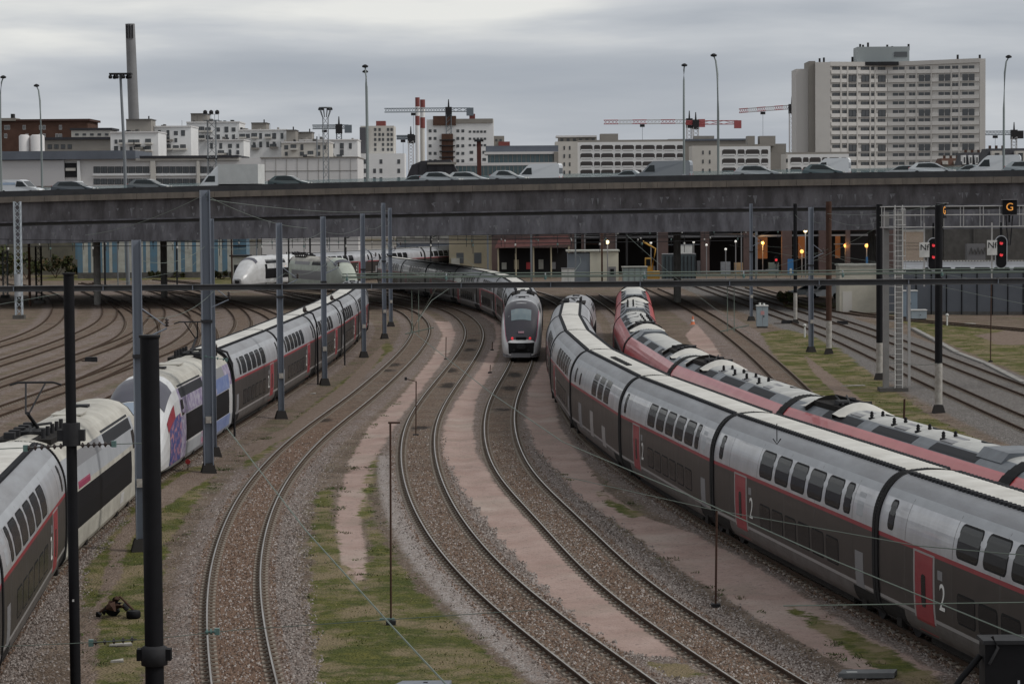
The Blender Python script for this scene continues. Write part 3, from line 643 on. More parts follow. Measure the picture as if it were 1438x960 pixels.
        for sd in (-1, 1):
            q = MB(); rg = ring(h - NL + .2, .012)
            S.part('cab_window', patch(full, h - NL - .9, h - NL - .2, 2.3, 2.95, sd, .012, .08), M_GLASS)
            lp = MB().box(h - .62, h - .40, sd * .52 - .14, sd * .52 + .14, 1.05, 1.2); S.part('headlamp', lp, M_LGREY)
        S.part('nose_coupler_cover', MB().box(h - .3, h + .12, -.3, .3, .62, .98), M_DARK)
        S.part('bumper', MB().prism([(h - 3.4, -1.1), (h - 1.2, -.9), (h - .2, -.5), (h - .2, .5), (h - 1.2, .9), (h - 3.4, 1.1)], .16, .4, 0, 'z'), M_UNDER)
    for sd in (-1, 1):
        S.part('side_band', patch(full, -9.6, h - NL - (.2 if pal.get('ws') == .42 else 1.4), 1.05 if pal.get('ws') == .42 else 1.15, 2.36 if pal.get('ws') == .42 else 2.28, sd, .008), pal['band'])
        S.part('roof_grille', patch(full, -1.2, h - NL - .6, 3.02, 3.52, sd, .01), M_GRILLE)
        gl = MB()
        for k in range(14): xx = -1.1 + k * .42; gl.add(patch(full, xx, xx + .07, 3.04, 3.5, sd, .02).v, [(0, 1, 3, 2)], 0)
        S.part('grille_slat', patch(full, -8.6, -2.2, 3.0, 3.42, sd, .008), pal.get('grille2', M_PANEL))
        if livery == 'event':
            S.part('livery_panel', patch(full, -9.9, -5.2, 2.31, 2.98, sd, .009), M_BLUE); S.part('livery_panel', patch(full, -5.15, h - NL - .4, 2.31, 2.98, sd, .009), M_PURP)
            S.part('livery_panel', patch(full, -9.9, -3.6, .5, 1.12, sd, .009), M_BLUE); S.part('livery_panel', patch(full, -3.5, .3, .5, 1.12, sd, .009), M_PINK)
            S.part('livery_panel', patch(full, h - NL - 1.3, h - NL + .3, .55, 2.28, sd, .010), M_PURP)
            q = MB(); rows = []
            for t_ in np.linspace(.03, .62, 9): rg = ring(h - NL + NL * t_, .014); rows.append([(h - NL + NL * t_, sd * rg[j][0], rg[j][1]) for j in range(1, 5)])
            S.part('livery_panel', q.grid(rows, 0, True, flip=sd > 0), M_NAVY)
            q = MB(); rows = []
            for t_ in np.linspace(.34, .66, 6): rg = ring(h - NL + NL * t_, .016); rows.append([(h - NL + NL * t_, sd * rg[j][0], rg[j][1]) for j in range(4, 6)])
            S.part('livery_stripe', q.grid(rows, 0, True, flip=sd > 0), M_TRED)
        if livery == 'logo':
            S.part('livery_stripe', patch(full, -8.2, -5.6, 2.34, 2.56, sd, .012), M_MAG)
            S.part('maker_plate', patch(full, 2.0, 2.8, .7, 1.05, sd, .01), M_TWHITE)
    # roof well with pantograph near the rear
    S.part('roof_well', MB().box(-9.9, -5.4, -.86, .86, 3.86, 4.03), M_UNDER)
    eq = MB()
    for k in range(5): eq.tube([(-9.4 + k * .9, -.55, 4.03), (-9.4 + k * .9, -.55, 4.32)], .07, 6); eq.box(-9.6 + k * .9, -9.25 + k * .9, .3, .62, 4.0, 4.22)
    eq.tube([(-9.5, -.2, 4.2), (-7.8, .1, 4.28), (-5.9, -.25, 4.2)], .045, 6)
    S.part('roof_equipment', eq, M_DARK)
    if panto:
        pg = MB(); pg.box(-8.3, -6.9, -.42, .42, 4.05, 4.14)
        pg.tube([(-7.0, 0, 4.16), (-8.9, 0, 4.75)], .06, 6); pg.tube([(-8.9, -.05, 4.75), (-7.25, -.3, 5.55)], .03, 6); pg.tube([(-8.9, .05, 4.75), (-7.25, .3, 5.55)], .03, 6)
        pg.tube([(-7.25, -.8, 5.5), (-7.25, -.55, 5.58), (-7.25, .55, 5.58), (-7.25, .8, 5.5)], .035, 6); pg.tube([(-7.05, -.5, 5.58), (-7.05, .5, 5.58)], .025, 6)
        S.part('pantograph', pg, M_DARK)
    S.part('roof_hatch', MB().box(-1.0, .4, -.5, .5, 4.03, 4.08), pal['roof']); S.part('roof_aerial', MB().box(2.4, 3.0, -.25, .25, 4.0, 4.12), M_DARK)
    g = MB(); skin(full, -h - .1, -h + .12, [], lambda z: 0, g, .03); cap_end(full, -h + .12, g, 0, -.03); cap_end(full, -h - .1, g, 0, -.03); S.part('gangway_ring', g, M_RUBB)
    for x in (-7.2, 3.4): S.part('bogie', bogie_me, None, (x, 0, 0))
    return S

def red_car(kind):
    Lc = 24.6; h = Lc / 2; S = Spec('carriage', Lc); mb = MB()
    def mi(z): return 0 if z < 2.48 else 1 if z < 3.44 else 2 if z < 3.69 else 3
    skin(FRE, -h, h, [2.48, 3.44, 3.69], mi, mb); cap_end(FRE, h, mb, 4); cap_end(FRE, -h, mb, 4)
    S.body = mb.mesh('carriage', [M_FSIDE, M_FRED, M_FROOF, mat('grey_white_train_roof', (.47, .47, .45), .5, col2=(.30, .30, .29), scale=.9), M_RUBB])
    for sd in (-1, 1):
        for k in range(8): S.part('window', patch(FRE, -h + 3.6 + 2.2 * k, -h + 5.2 + 2.2 * k, 1.55, 2.3, sd, .006, .12), M_GLASS)
        S.part('door', patch(FRE, -h + 1.2, -h + 2.3, .6, 2.44, sd, .01), M_FRED)
        for k in range(3): S.part('roof_louvre', patch(FRE, -h + 3 + 6.2 * k, -h + 7.4 + 6.2 * k, 3.46, 3.66, sd, .012), M_GRILLE)
    if kind in (0, 1):
        for x in ((-7, -2.2, 3.0, 8) if kind == 0 else (-8.4, -4, 1.4, 6.5)):
            S.part('roof_hatch', MB().prism([(-.85, 3.54), (-.78, 3.68), (-.05, 3.87), (-.05, 3.80)], x - .16, x + .16, 0, 'x'), M_GRILLE)
            S.part('roof_grille', MB().hexa([(x + .9, .05, 3.75), (x + 2.1, .05, 3.75), (x + 2.1, .62, 3.65), (x + .9, .62, 3.65)], [(x + .9, .05, 3.835), (x + 2.1, .05, 3.835), (x + 2.1, .62, 3.735), (x + .9, .62, 3.735)]), M_PANEL)
        for k in range(4):
            for y in (.12, .5):
                ib = MB().lathe([(.11, 3.72), (.12, 3.80), (.05, 3.82), (.07, 3.94), (.045, 3.97), (.065, 4.04), (.02, 4.12)], 8, 0, (-5.5 + 2.6 * k + (.6 if y > 0 else 0), y))
                ib.v = [(x_, y_, 3.72 + (z_ - 3.72) * .68) for x_, y_, z_ in ib.v]; S.part('roof_insulator', ib, M_BLACK)
    if True:                                               # pantograph well at the far end under arched fairings
        for x0, x1 in ((h - 6.2, h - 2.6),):
            S.part('roof_well', MB().box(x0, x1, -.68, .68, 3.5, 3.86), M_UNDER)
            pb = MB().tube([(x0 + .3, -.5, 3.92), (x1 - .4, 0, 4.05), (x0 + .3, .5, 3.92)], .05, 6).tube([(x0 + .6, -.6, 3.98), (x0 + .6, .6, 3.98)], .04, 6).box(x1 - 1.2, x1 - .7, -.55, -.2, 3.87, 4.0).box(x0 + .9, x0 + 1.5, .1, .5, 3.87, 4.02).tube([(x0 + .2, .3, 3.96), (x1 - .3, -.45, 4.02)], .04, 6)
            S.part('pantograph', pb, M_DARK)
            for x, d in ((x0 - .9, 1), (x1 + .9, -1)):
                rows = [[(x + d * .9 * t, y, 3.62 + .42 * math.sin(t * math.pi / 2) * math.cos(y / 1.05 * math.pi / 2)) for y in np.linspace(-1.0, 1.0, 9)] for t in np.linspace(0, 1, 6)]
                f_ = MB().grid(rows, 0, True, flip=d > 0); f_.add([(x + d * .9, y, 3.5) for y in (-1.0, 1.0)] + rows[-1][::-1], [tuple(range(11))], 1)
                S.part('roof_fairing', f_, [M_CREAM, M_UNDER])
    if kind != 1:
        S.part('roof_box', MB().prism([(-.8, 3.62), (-.55, 3.9), (.55, 3.9), (.8, 3.62)], -h + 1.2, -h + 3.4, 0, 'x'), M_FROOF)
    for e_ in (-1, 1):
        g = MB(); skin(FRE, e_ * h - .28, e_ * h + .15, [], lambda z: 0, g, .03); cap_end(FRE, e_ * h - .28, g, 0, -.03); cap_end(FRE, e_ * h + .15, g, 0, -.03); S.part('gangway_ring', g, M_RUBB)
    for x in (-8.6, 8.6): S.part('bogie', bogie_me, None, (x, 0, 0))
    S.part('underframe', MB().box(-6.5, 6.5, -1.15, 1.15, .2, .42), M_UNDER)
    return S

SEATS, BAR = duplex_car(), duplex_car('bar')
def train(T, label, s0, cars, gap=.25, cat='train', group=None, z=0):
    p0 = T.at(s0); root = thing('passenger_train', label, cat, (p0[0], p0[1], z), 0, group); s_ = s0
    for sp, flip in cars:
        a, b = T.at(s_), T.at(s_ + sp.L); hd = math.atan2(b[1] - a[1], b[0] - a[0]) + (math.pi if flip else 0)
        sp.place(root, p0, (a + b) / 2, hd); s_ += sp.L + gap
    return root
PW_GREY = dict(nose=M_TWHITE, roof=M_SHOU, upper=M_SILV, lower=M_SKIRT, band=M_BAND)
PW_BEIGE = dict(plain=1, w0=.26, ws=.6, dark=1, nose=M_BEIGE, roof=M_BEIGE, upper=M_LGREY, lower=M_BEIGE, band=M_BAND)
PW_EVENT = dict(plain=1, w0=.24, ws=.62, nose=M_TWHITE, roof=M_BEIGE, upper=M_PURP, lower=M_LGREY, band=M_BAND, bonnet=mat('pale_blue_bonnet_paint', (.24, .29, .36), .4, coat=.2))
PW_GREEN = dict(nose=M_GREEN, roof=M_BEIGE, upper=M_GREEN, lower=M_GREEN, band=M_PANEL, ws=.45, dark=1, bonnet=M_GREEN)
PC_END = power_car(PW_GREY, 'raked', panto=False); PC_SILVER = power_car(PW_GREY, 'blunt', panto=False)
PC_BEIGE = power_car(PW_BEIGE, 'blunt', True, 'logo'); PC_EVENT = power_car(PW_EVENT, 'blunt', True, 'event')
PC_WHITE = power_car(dict(nose=M_TWHITE, roof=M_TWHITE, upper=M_TWHITE, lower=M_TWHITE, band=M_BAND, bonnet=M_TWHITE, ws=.42, dark=1), 'raked', False)
PC_GREEN = power_car(PW_GREEN, 'raked', False)
sA = TA.s_at_y(68.2)
train(TA, 'long charcoal and silver double-deck train with red doors filling the right foreground', sA - 18.7, [(SEATS, 0), (SEATS, 0), (SEATS, 0), (BAR, 0), (SEATS, 0), (SEATS, 0), (SEATS, 0), (PC_END, 0)])
RC0, RC1, RC2 = red_car(0), red_car(1), red_car(2)
sB = TB.s_at_y(73)
train(TB, 'single-deck train with bright red roof edge and cream roof behind the charcoal train', sB - 25, [(RC2, 0), (RC0, 0), (RC1, 0), (RC2, 1), (RC1, 1), (RC0, 0), (RC2, 0)], .4)
train(T3, 'silver train with dark cab mask and two red tail lamps facing the camera', T3.s_at_y(183), [(PC_SILVER, 1)] + [(SEATS, 0)] * 7)
s1 = TD.s_at_y(126.7)
train(TD, 'double-deck train led by a blue and purple power car beside the steel masts', s1 - 22.25, [(PC_EVENT, 1)] + [(SEATS, 0)] * 5 + [(PC_END, 0)])
s2 = TD.s_at_y(78)
train(TD, 'train with dirty beige power car and black side band at the left edge', s2 - 37.4, [(SEATS, 0), (SEATS, 0), (PC_BEIGE, 0)])
TE = Path([(-36.3, 338.5), (-28.5, 361), (-15, 395), (6, 445), (20, 478)])
train(TE, 'white train with black side band whose nose points left beyond the bridge', 2.5, [(PC_WHITE, 1)] + [(SEATS, 0)] * 4)
train(Path([(-19.6, 325), (-24.2, 336.5), (-28.8, 348), (-33, 358)]), 'pale green old power car with sloping nose parked just beyond the viaduct', .3, [(PC_GREEN, 1)], cat='locomotive')
TG = Path([(37.2, 257.6), (60, 251.9), (100, 241.9), (140, 231.9)])
train(TG, 'pale-roofed train parked behind the slate-grey panel fence on the right', 1, [(SEATS, 0)] * 4, z=.8)
# ---------------------------------------------------------------- road viaduct
BD = np.array([107.5, -27.0]); BD /= np.linalg.norm(BD); BN = np.array([-BD[1], BD[0]]); BO = np.array([0.0, 271.0])
_q = np.linalg.solve(np.array([[57.2 ** 2, -57.2], [53.6 ** 2, 53.6]]), np.array([-.84, .35]))
def zoff(a): a = max(-110, min(66, a)); return _q[0] * a * a + _q[1] * a
def BR(a, b, z): p = BO + BD * a + BN * b; return (p[0], p[1], z + zoff(a))
def a_of_u(u, b):                      # distance along the viaduct seen at photo column u, b metres behind its face
    lo, hi = -140.0, 120.0
    for _ in range(50):
        m = (lo + hi) / 2; p = BO + BD * m + BN * b
        if 719 + FPX * p[0] / p[1] < u: lo = m
        else: hi = m
    return lo
M_WEB = mat('stained_girder_concrete', (.135, .128, .138), .9, col2=(.062, .057, .060), scale=.55, stretch=(1.3, 1.3, .45), bump=.2, thr=(.36, .62))
M_WEB2 = mat('streaked_girder_concrete', (.155, .152, .17), .9, col2=(.075, .072, .08), scale=.6, stretch=(1.5, 1.5, .5), bump=.2, thr=(.36, .62))
M_COPE = mat('tan_coping_concrete', (.20, .172, .145), .9, col2=(.11, .097, .086), scale=.6, stretch=(1.5, 1.5, .5))
M_PARA = mat('dark_parapet', (.05, .051, .055), .7, var=.3, scale=1)
M_ASPH = mat('asphalt', (.05, .05, .052), .9)
M_SCRN = mat('teal_screen_glass', (.30, .40, .41), .2, spec=.5, alpha=.35)
M_SOFF = mat('soffit_concrete', (.12, .115, .11), .9, var=.3, scale=.3)
vp0 = BO
via = thing('road_viaduct', 'long concrete road viaduct crossing above all the tracks, carrying traffic', 'bridge', (0, 271, 0))
AS = [-150 + 5.5 * i for i in range(50)]
def along(poly, mi=0, mb=None, a_s=AS):          # (b,z) profile swept along the viaduct
    mb = mb or MB(); rows = []
    for a in a_s: rows.append([(lambda q: (q[0], q[1] - 271, q[2]))(BR(a, b, z)) for b, z in poly + poly[:1]])
    mb.grid(rows, mi, False, flip=True)
    for r_ in (rows[0], rows[-1]): mb.add(r_[:-1], [tuple(range(len(poly)))], mi)
    return mb
ZP, ZR, ZC1, ZC0, ZW, ZL, ZB = 13.29, 12.75, 12.67, 12.05, 9.85, 9.5, 7.58
along([(.35, ZC0 + .2), (.35, ZR), (39.6, ZR), (39.6, ZC0 + .2)]).build('road_deck', M_ASPH, via)
for i in range(3):
    b = (12.6, 20.0, 27.4)[i]; along([(b - .08, ZR + .004), (b - .08, ZR + .01), (b + .08, ZR + .01), (b + .08, ZR + .004)]).build('lane_line', M_POLEW, via)
along([(19.2, ZR), (19.35, ZR + .6), (19.65, ZR + .6), (19.8, ZR)]).build('median_barrier', M_CONC, via)
along([(0.0, ZW), (0.0, ZC0 + .15), (1.0, ZC0 + .15), (1.0, ZW)]).build('upper_girder', M_WEB, via)
along([(-.12, ZW), (-.12, ZW + .14), (-.002, ZW + .16), (-.002, ZW)]).build('girder_ledge', M_WEB2, via)
along([(.45, ZL), (.45, ZW), (39, ZW), (39, ZL)]).build('girder_joint', M_SOFF, via)
along([(-.22, ZB), (-.22, ZL - .05), (-.05, ZL), (1.2, ZL), (1.2, ZB)]).build('lower_girder', M_WEB2, via)
for b in (9, 18.5, 28): along([(b, ZB + .02), (b, ZL), (b + 2.2, ZL), (b + 2.2, ZB + .02)]).build('inner_girder', M_SOFF, via)
def streaks(name_m, zt, zb, bface, n, seed, girder):
    rs = random.Random(seed); mb = MB()
    for _ in range(n):
        a = rs.uniform(-75, 62); w = rs.uniform(.04, .22); hgt = rs.uniform(.15, .9) * rs.choice((.5, 1, 1)); t = zt - rs.random() ** 3 * (zt - zb - hgt)
        pts = [(a - w, t), (a + w, t), (a + w * .5, t - hgt * .6), (a + w * .1, t - hgt), (a - w * .4, t - hgt * .5)]
        vs = [(lambda q: (q[0], q[1] - 271, q[2]))(BR(x_, bface - .004, z_)) for x_, z_ in pts]; mb.add(vs, [tuple(range(len(vs)))])
    return mb
M_LIME = mat('pale_lime_streak', (.21, .21, .225), .95, var=.4, scale=4)
tag(streaks('x', ZL - .06, ZB, -.22, 190, 4, 0).build('lime_streaks', M_LIME, via), kind='stuff')
tag(streaks('x', ZW + 1.3, ZW + .2, 0.0, 130, 6, 0).build('lime_streaks', M_LIME, via), kind='stuff')
along([(38.6, ZB), (38.6, ZC0 + .1), (39.9, ZC0 + .1), (39.9, ZB)]).build('far_girder', M_WEB, via)
along([(1.2, 8.9), (1.2, 9.2), (38.6, 9.2), (38.6, 8.9)]).build('soffit_slab', M_SOFF, via)
cp = MB()
for k in range(150):
    a0 = -150 + 1.76 * k; cp.hexa(*[[(lambda q: (q[0], q[1] - 271, q[2]))(BR(a, b, z)) for a, b, z in pts] for pts in
        ([(a0, -.5, ZC0), (a0 + 1.73, -.5, ZC0), (a0 + 1.73, .3, ZC0), (a0, .3, ZC0)], [(a0, -.5, ZC1), (a0 + 1.73, -.5, ZC1), (a0 + 1.73, .3, ZC1), (a0, .3, ZC1)])])
cp.build('coping', M_COPE, via)
along([(-.3, ZC1 + .002), (-.22, ZP), (.12, ZP), (.3, ZC1 + .002)]).build('parapet', M_PARA, via)
along([(38.9, ZR), (38.9, ZP), (39.3, ZP), (39.3, ZR)]).build('far_parapet', M_PARA, via)
along([(39.05, ZP + .003), (39.05, ZP + .85), (39.1, ZP + .85), (39.1, ZP + .003)]).build('glass_screen', M_SCRN, via)
for a, b in ((-50, 30), (-50, 10), (13.6, 20), (34.5, 22), (-90, 20)):
    q = BR(a, b, 0); MB().lathe([(.40, -.3), (.40, 7.6 + zoff(a))], 18, 0, (q[0], q[1] - 271)).build('pier', M_CONC, via)

# ---- vehicles on the viaduct
M_TYRE = mat('tyre_rubber', (.015, .015, .016), .85)
M_CARG = mat('car_glass', (.018, .024, .027), .15, spec=.25)
M_TAIL = mat('tail_light_red', (.35, .02, .02), .3)
def vehicle(name, label, cat, u, b, face, kind, col, Lc, group):
    a = a_of_u(u, b); q = BR(a, b, ZR + .005); hd = math.atan2(BD[1], BD[0]) + (0 if face > 0 else math.pi)
    pm = mat('paint_%02d%02d%02d' % tuple(int(c * 99) for c in col), col, .28, .15, coat=.7)
    root = thing(name, label, cat, q, hd, group)
    hl = Lc / 2; w = .86 if kind == 'car' else 1.0
    def slab(pts, w0, w1, zsplit, mb):                    # side outline with tumblehome above zsplit
        n = len(pts); f = lambda z: w0 if z <= zsplit else w0 + (w1 - w0) * (z - zsplit) / (max(p[1] for p in pts) - zsplit)
        vs = [(x, -f(z), z) for x, z in pts] + [(x, f(z), z) for x, z in pts]
        mb.add(vs, [tuple(range(n)), tuple(range(2 * n - 1, n - 1, -1))] + [(i, i + n, (i + 1) % n + n, (i + 1) % n) for i in range(n)], 0); return mb
    if kind == 'car':
        body = [(-hl, .32), (hl - .1, .28), (hl, .55), (hl - .15, .72), (hl - 1.15, .93), (hl - 1.95, 1.40), (hl - 2.5, 1.47), (-hl + .75, 1.44), (-hl + .2, 1.02), (-hl, .9)]
        side = [(hl - 1.32, .96), (hl - 1.98, 1.34), (hl - 2.5, 1.40), (-hl + 1.0, 1.37), (-hl + .72, 1.0)]
        ws = [(hl - 1.17, .95), (hl - 1.93, 1.38)]; bw = [(-hl + .78, 1.40), (-hl + .24, 1.04)]
    elif kind == 'van':
        body = [(-hl, .35), (hl - .1, .3), (hl, .7), (hl - .12, .95), (hl - .75, 1.2), (hl - 1.55, 2.05), (hl - 2.0, 2.38), (-hl + .15, 2.42), (-hl, 2.2)]
        side = [(hl - .98, 1.2), (hl - 1.62, 1.92), (hl - 2.15, 1.95), (hl - 2.2, 1.2)]; ws = [(hl - .78, 1.22), (hl - 1.54, 2.03)]; bw = [(-hl + .004, 1.9), (-hl + .004, 1.25)]
    elif kind == 'small van':
        body = [(-hl, .33), (hl - .1, .3), (hl, .6), (hl - .2, .82), (hl - 1.1, 1.02), (hl - 1.8, 1.68), (hl - 2.2, 1.8), (-hl + .12, 1.82), (-hl, 1.6)]
        side = [(hl - 1.3, 1.04), (hl - 1.85, 1.58), (hl - 2.5, 1.66), (hl - 2.6, 1.04)]; ws = [(hl - 1.12, 1.04), (hl - 1.78, 1.66)]; bw = [(-hl + .004, 1.5), (-hl + .004, 1.1)]
    else:
        body = [(hl - 2.3, .45), (hl - .1, .4), (hl, .8), (hl - .3, 1.15), (hl - 1.0, 2.0), (hl - 1.4, 2.15), (hl - 2.3, 2.15)]
        side = [(hl - .6, 1.2), (hl - 1.1, 1.9), (hl - 1.9, 1.9), (hl - 1.9, 1.2)]; ws = [(hl - .32, 1.18), (hl - .98, 1.98)]; bw = None
    wt = w - (.17 if kind == 'car' else .12); zs = body[-1][1] if kind == 'car' else 1.0
    slab(body, w, wt, .9, MB()).build('body', pm, root)
    zt = max(p[1] for p in body)
    fw = lambda z: (w if z <= .9 else w + (wt - w) * (z - .9) / (zt - .9)) + .012
    for sd in (-1, 1):
        mb = MB(); n = len(side); mb.add([(x, sd * fw(z), z) for x, z in side] + [(x, sd * (fw(z) - .03), z) for x, z in side], [tuple(range(n)), tuple(range(2 * n - 1, n - 1, -1))] + [(i, i + n, (i + 1) % n + n, (i + 1) % n) for i in range(n)], 0)
        mb.build('side_window', M_CARG, root)
    for nm, g in (('windscreen', ws), ('rear_window', bw)):
        if g:
            (x0, z0), (x1, z1) = g; o = .015 if nm == 'windscreen' else -.015
            mb = MB(); pts = [(x0 + o, -fw(z0) + .1, z0), (x0 + o, fw(z0) - .1, z0), (x1 + o, fw(z1) - .1, z1 + .012), (x1 + o, -fw(z1) + .1, z1 + .012)]
            mb.add(pts + [(x - o * 2, y, z - .02) for x, y, z in pts], [(0, 1, 2, 3), (7, 6, 5, 4), (0, 4, 5, 1), (1, 5, 6, 2), (2, 6, 7, 3), (3, 7, 4, 0)]); mb.build(nm, M_CARG, root)
    if kind == 'truck':
        MB().box(-hl, hl - 2.35, -1.15, 1.15, .95, 3.2).build('cargo_box', mat('white_box_body', (.55, .56, .55), .6, var=.15, scale=1), root)
        MB().hexa([(hl - 2.3, -.9, 2.16), (hl - 1.2, -.7, 2.16), (hl - 1.2, .7, 2.16), (hl - 2.3, .9, 2.16)], [(hl - 2.3, -.85, 3.1), (hl - 1.9, -.6, 2.9), (hl - 1.9, .6, 2.9), (hl - 2.3, .85, 3.1)]).build('roof_fairing', pm, root)
        MB().box(-hl + .1, hl - 2.4, -.5, .5, .6, .94).build('chassis', M_DARK, root)
    for x in (-hl + .85, hl - .85):
        for sd in (-1, 1): MB().tube([(x, sd * (w - .2), .33), (x, sd * (w + .01), .33)], .33, 14).build('wheel', M_TYRE, root)
    for sd in (-1, 1):
        MB().box(hl - .22, hl - .02, sd * (w - .3) - .13, sd * (w - .3) + .13, .62, .76).build('headlight', M_WHITEP, root)
        if kind != 'truck': MB().box(-hl - .015, -hl + .1, sd * (w - .15) - .1, sd * (w - .15) + .1, .75, 1.0).build('tail_light', M_TAIL, root)
    return root
g = 'vehicles driving on the viaduct'
SILVER, WHITE, DGREY, DGREEN, LGREY = (.34, .37, .39), (.6, .62, .64), (.07, .08, .09), (.03, .055, .06), (.27, .31, .33)
vt = vehicle('delivery_van', 'white van with faint blue side band at the far left end of the viaduct', 'van', 32, 4.5, 1, 'small van', WHITE, 4.9, g)
B(-2.2, -.2, -.99, -.975, 1.25, 1.5).build('side_lettering_band', mat('pale_blue_paint', (.38, .48, .62), .5), vt)
for args in [('delivery_van', 'small white van facing left behind a dark car near the left end', 'van', 92, 23.5, -1, 'small van', WHITE, 4.3),
             ('parked_car', 'dark blue-grey car in front of the small white van near the left end', 'car', 108, 5, 1, 'car', (.05, .065, .08), 4.9),
             ('parked_car', 'dark grey car driving right, below the tall floodlight mast', 'car', 213, 5, 1, 'car', (.09, .105, .115), 4.6),
             ('box_truck', 'white box truck with high cargo body facing left', 'truck', 328, 24, -1, 'truck', WHITE, 7.2),
             ('parked_car', 'dark green estate car right behind the white box truck', 'car', 410, 5.5, 1, 'car', DGREEN, 4.5),
             ('parked_car', 'pale grey car on the far lanes below the charcoal slanted roof', 'car', 583, 27, -1, 'car', LGREY, 4.2),
             ('parked_car', 'silver hatchback left of a light car below the white apartment tower', 'car', 622, 6, 1, 'car', SILVER, 4.4),
             ('parked_car', 'light car following the silver hatchback, near the dark red column', 'car', 660, 9.5, 1, 'car', (.42, .45, .46), 4.6),
             ('parked_car', 'silver car overlapping the nose of the middle white van', 'car', 717, 5, 1, 'car', SILVER, 3.9),
             ('delivery_van', 'white high-roofed van in front of the arcaded balcony block', 'van', 757, 24, -1, 'van', WHITE, 5.3),
             ('parked_car', 'grey car just ahead of the big grey van', 'car', 879, 25, -1, 'car', LGREY, 4.0),
             ('delivery_van', 'large dark grey van facing left, tallest grey vehicle on the viaduct', 'van', 934, 23.5, -1, 'van', (.17, .19, .21), 6.1),
             ('parked_car', 'pale silver car below the red and white slewing cranes', 'car', 1066, 5, 1, 'car', SILVER, 4.7),
             ('delivery_van', 'white van half hidden by a dark teal car beside the tower block', 'van', 1165, 26, -1, 'van', WHITE, 4.6),
             ('parked_car', 'dark teal car hiding half of a white van', 'car', 1158, 5, 1, 'car', (.05, .085, .095), 4.2),
             ('parked_car', 'silver car behind the white hatchback under the tower block', 'car', 1266, 24, -1, 'car', SILVER, 4.4),
             ('parked_car', 'white hatchback, brightest car under the right half of the tower block', 'car', 1310, 4.5, 1, 'car', (.5, .53, .55), 4.6),
             ('parked_car', 'small pale car between the white hatchback and the right-hand white van', 'car', 1356, 27, -1, 'car', LGREY, 3.7),
             ('delivery_van', 'white van below the black mansard roofs on the right', 'van', 1398, 24.5, -1, 'van', WHITE, 5.4),
             ('parked_car', 'pale car cut by the right edge of the picture on the viaduct', 'car', 1442, 5, 1, 'car', LGREY, 4.3)]:
    vehicle(args[0].replace('parked', 'passenger'), *args[1:], g)

# ---- street lamps on the viaduct
def bridge_lamp(label, u, b, z0, h, lean):
    a = a_of_u(u, b); q = BR(a, b, z0); root = thing('street_lamp', label, 'street lamp', q, 0, 'tall street lamps on the viaduct')
    MB().tube([(0, 0, 0), (0, 0, h * .55), (lean * .15, 0, h * .86), (lean * .5, .2, h * .96), (lean, .3, h)], .13, 8, r2=.07).build('pole', mat('lamp_post_paint', (.19, .22, .22), .6), root)
    B(-.2, .2, -.2, .2, -.3, .25).build('base', M_STEELL, root)
    MB().lathe([(.06, h - .12), (.3, h - .06), (.34, h + .08), (.16, h + .2), (.05, h + .24)], 10, 0, (lean, .3)).build('lamp_head', M_DARK, root)
bridge_lamp('curved street lamp at the far left end of the viaduct, on its near side', 5, -.05, ZC1 - .35, 13.2, .35)
bridge_lamp('straight tall street lamp left of centre, standing on the viaduct coping', 518, -.05, ZC1 - .35, 12.9, -.12)
bridge_lamp('curved street lamp between the two red cranes, on the near side', 1010, -.05, ZC1 - .35, 12.9, -.4)
bridge_lamp('street lamp on the median in front of the brown brick block', 62, 19.5, ZR + .6, 12.2, -.5)
bridge_lamp('street lamp on the median directly behind the straight tall one', 519, 19.5, ZR + .6, 12.4, -.2)
bridge_lamp('street lamp on the median behind the large grey van', 962, 19.5, ZR + .6, 12.0, .1)
bridge_lamp('street lamp on the median right of the tower block', 1410, 19.5, ZR + .6, 12.0, .55)
# ---------------------------------------------------------------- far city
M_BRICKD = mat('dark_red_brick', (.10, .058, .045), .9, var=.35, scale=.4)
M_WHR = mat('white_render', (.68, .685, .69), .8, var=.12, scale=.15)
M_CRR = mat('cream_render', (.52, .50, .465), .85, var=.15, scale=.15)
M_TOWER = mat('pale_tower_concrete', (.50, .485, .465), .85, var=.12, scale=.1)
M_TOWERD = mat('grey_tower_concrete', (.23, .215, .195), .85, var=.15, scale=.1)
M_GREYB = mat('grey_beige_render', (.24, .225, .205), .85, var=.15, scale=.2)
M_ROOFB = mat('blue_grey_zinc_roof', (.11, .125, .155), .5, .1, var=.25, scale=.3)
M_ROOFD = mat('charcoal_slate_roof', (.045, .045, .052), .6, var=.3, scale=.5)
M_REDM = mat('dull_red_metal', (.20, .05, .045), .6, var=.25, scale=.5)
M_PANELW = mat('pale_panel_cladding', (.56, .55, .55), .6, var=.08, scale=.3)
M_BLUEG = mat('blue_green_glass', (.07, .11, .12), .12, spec=.6)
wf = MB().box(-.5, .5, -.02, .03, -.5, .5, 1)
for a, b, c, d in ((-.5, -.44, -.5, .5), (.44, .5, -.5, .5), (-.44, .44, .44, .5), (-.44, .44, -.5, -.44), (-.02, .02, -.44, .44)): wf.box(a, b, -.05, -.021, c, d, 0)
WIN = wf.mesh('window', [M_WHR, M_GLASSF]); WIND = wf.mesh('window', [M_DARK, M_GLASSF])
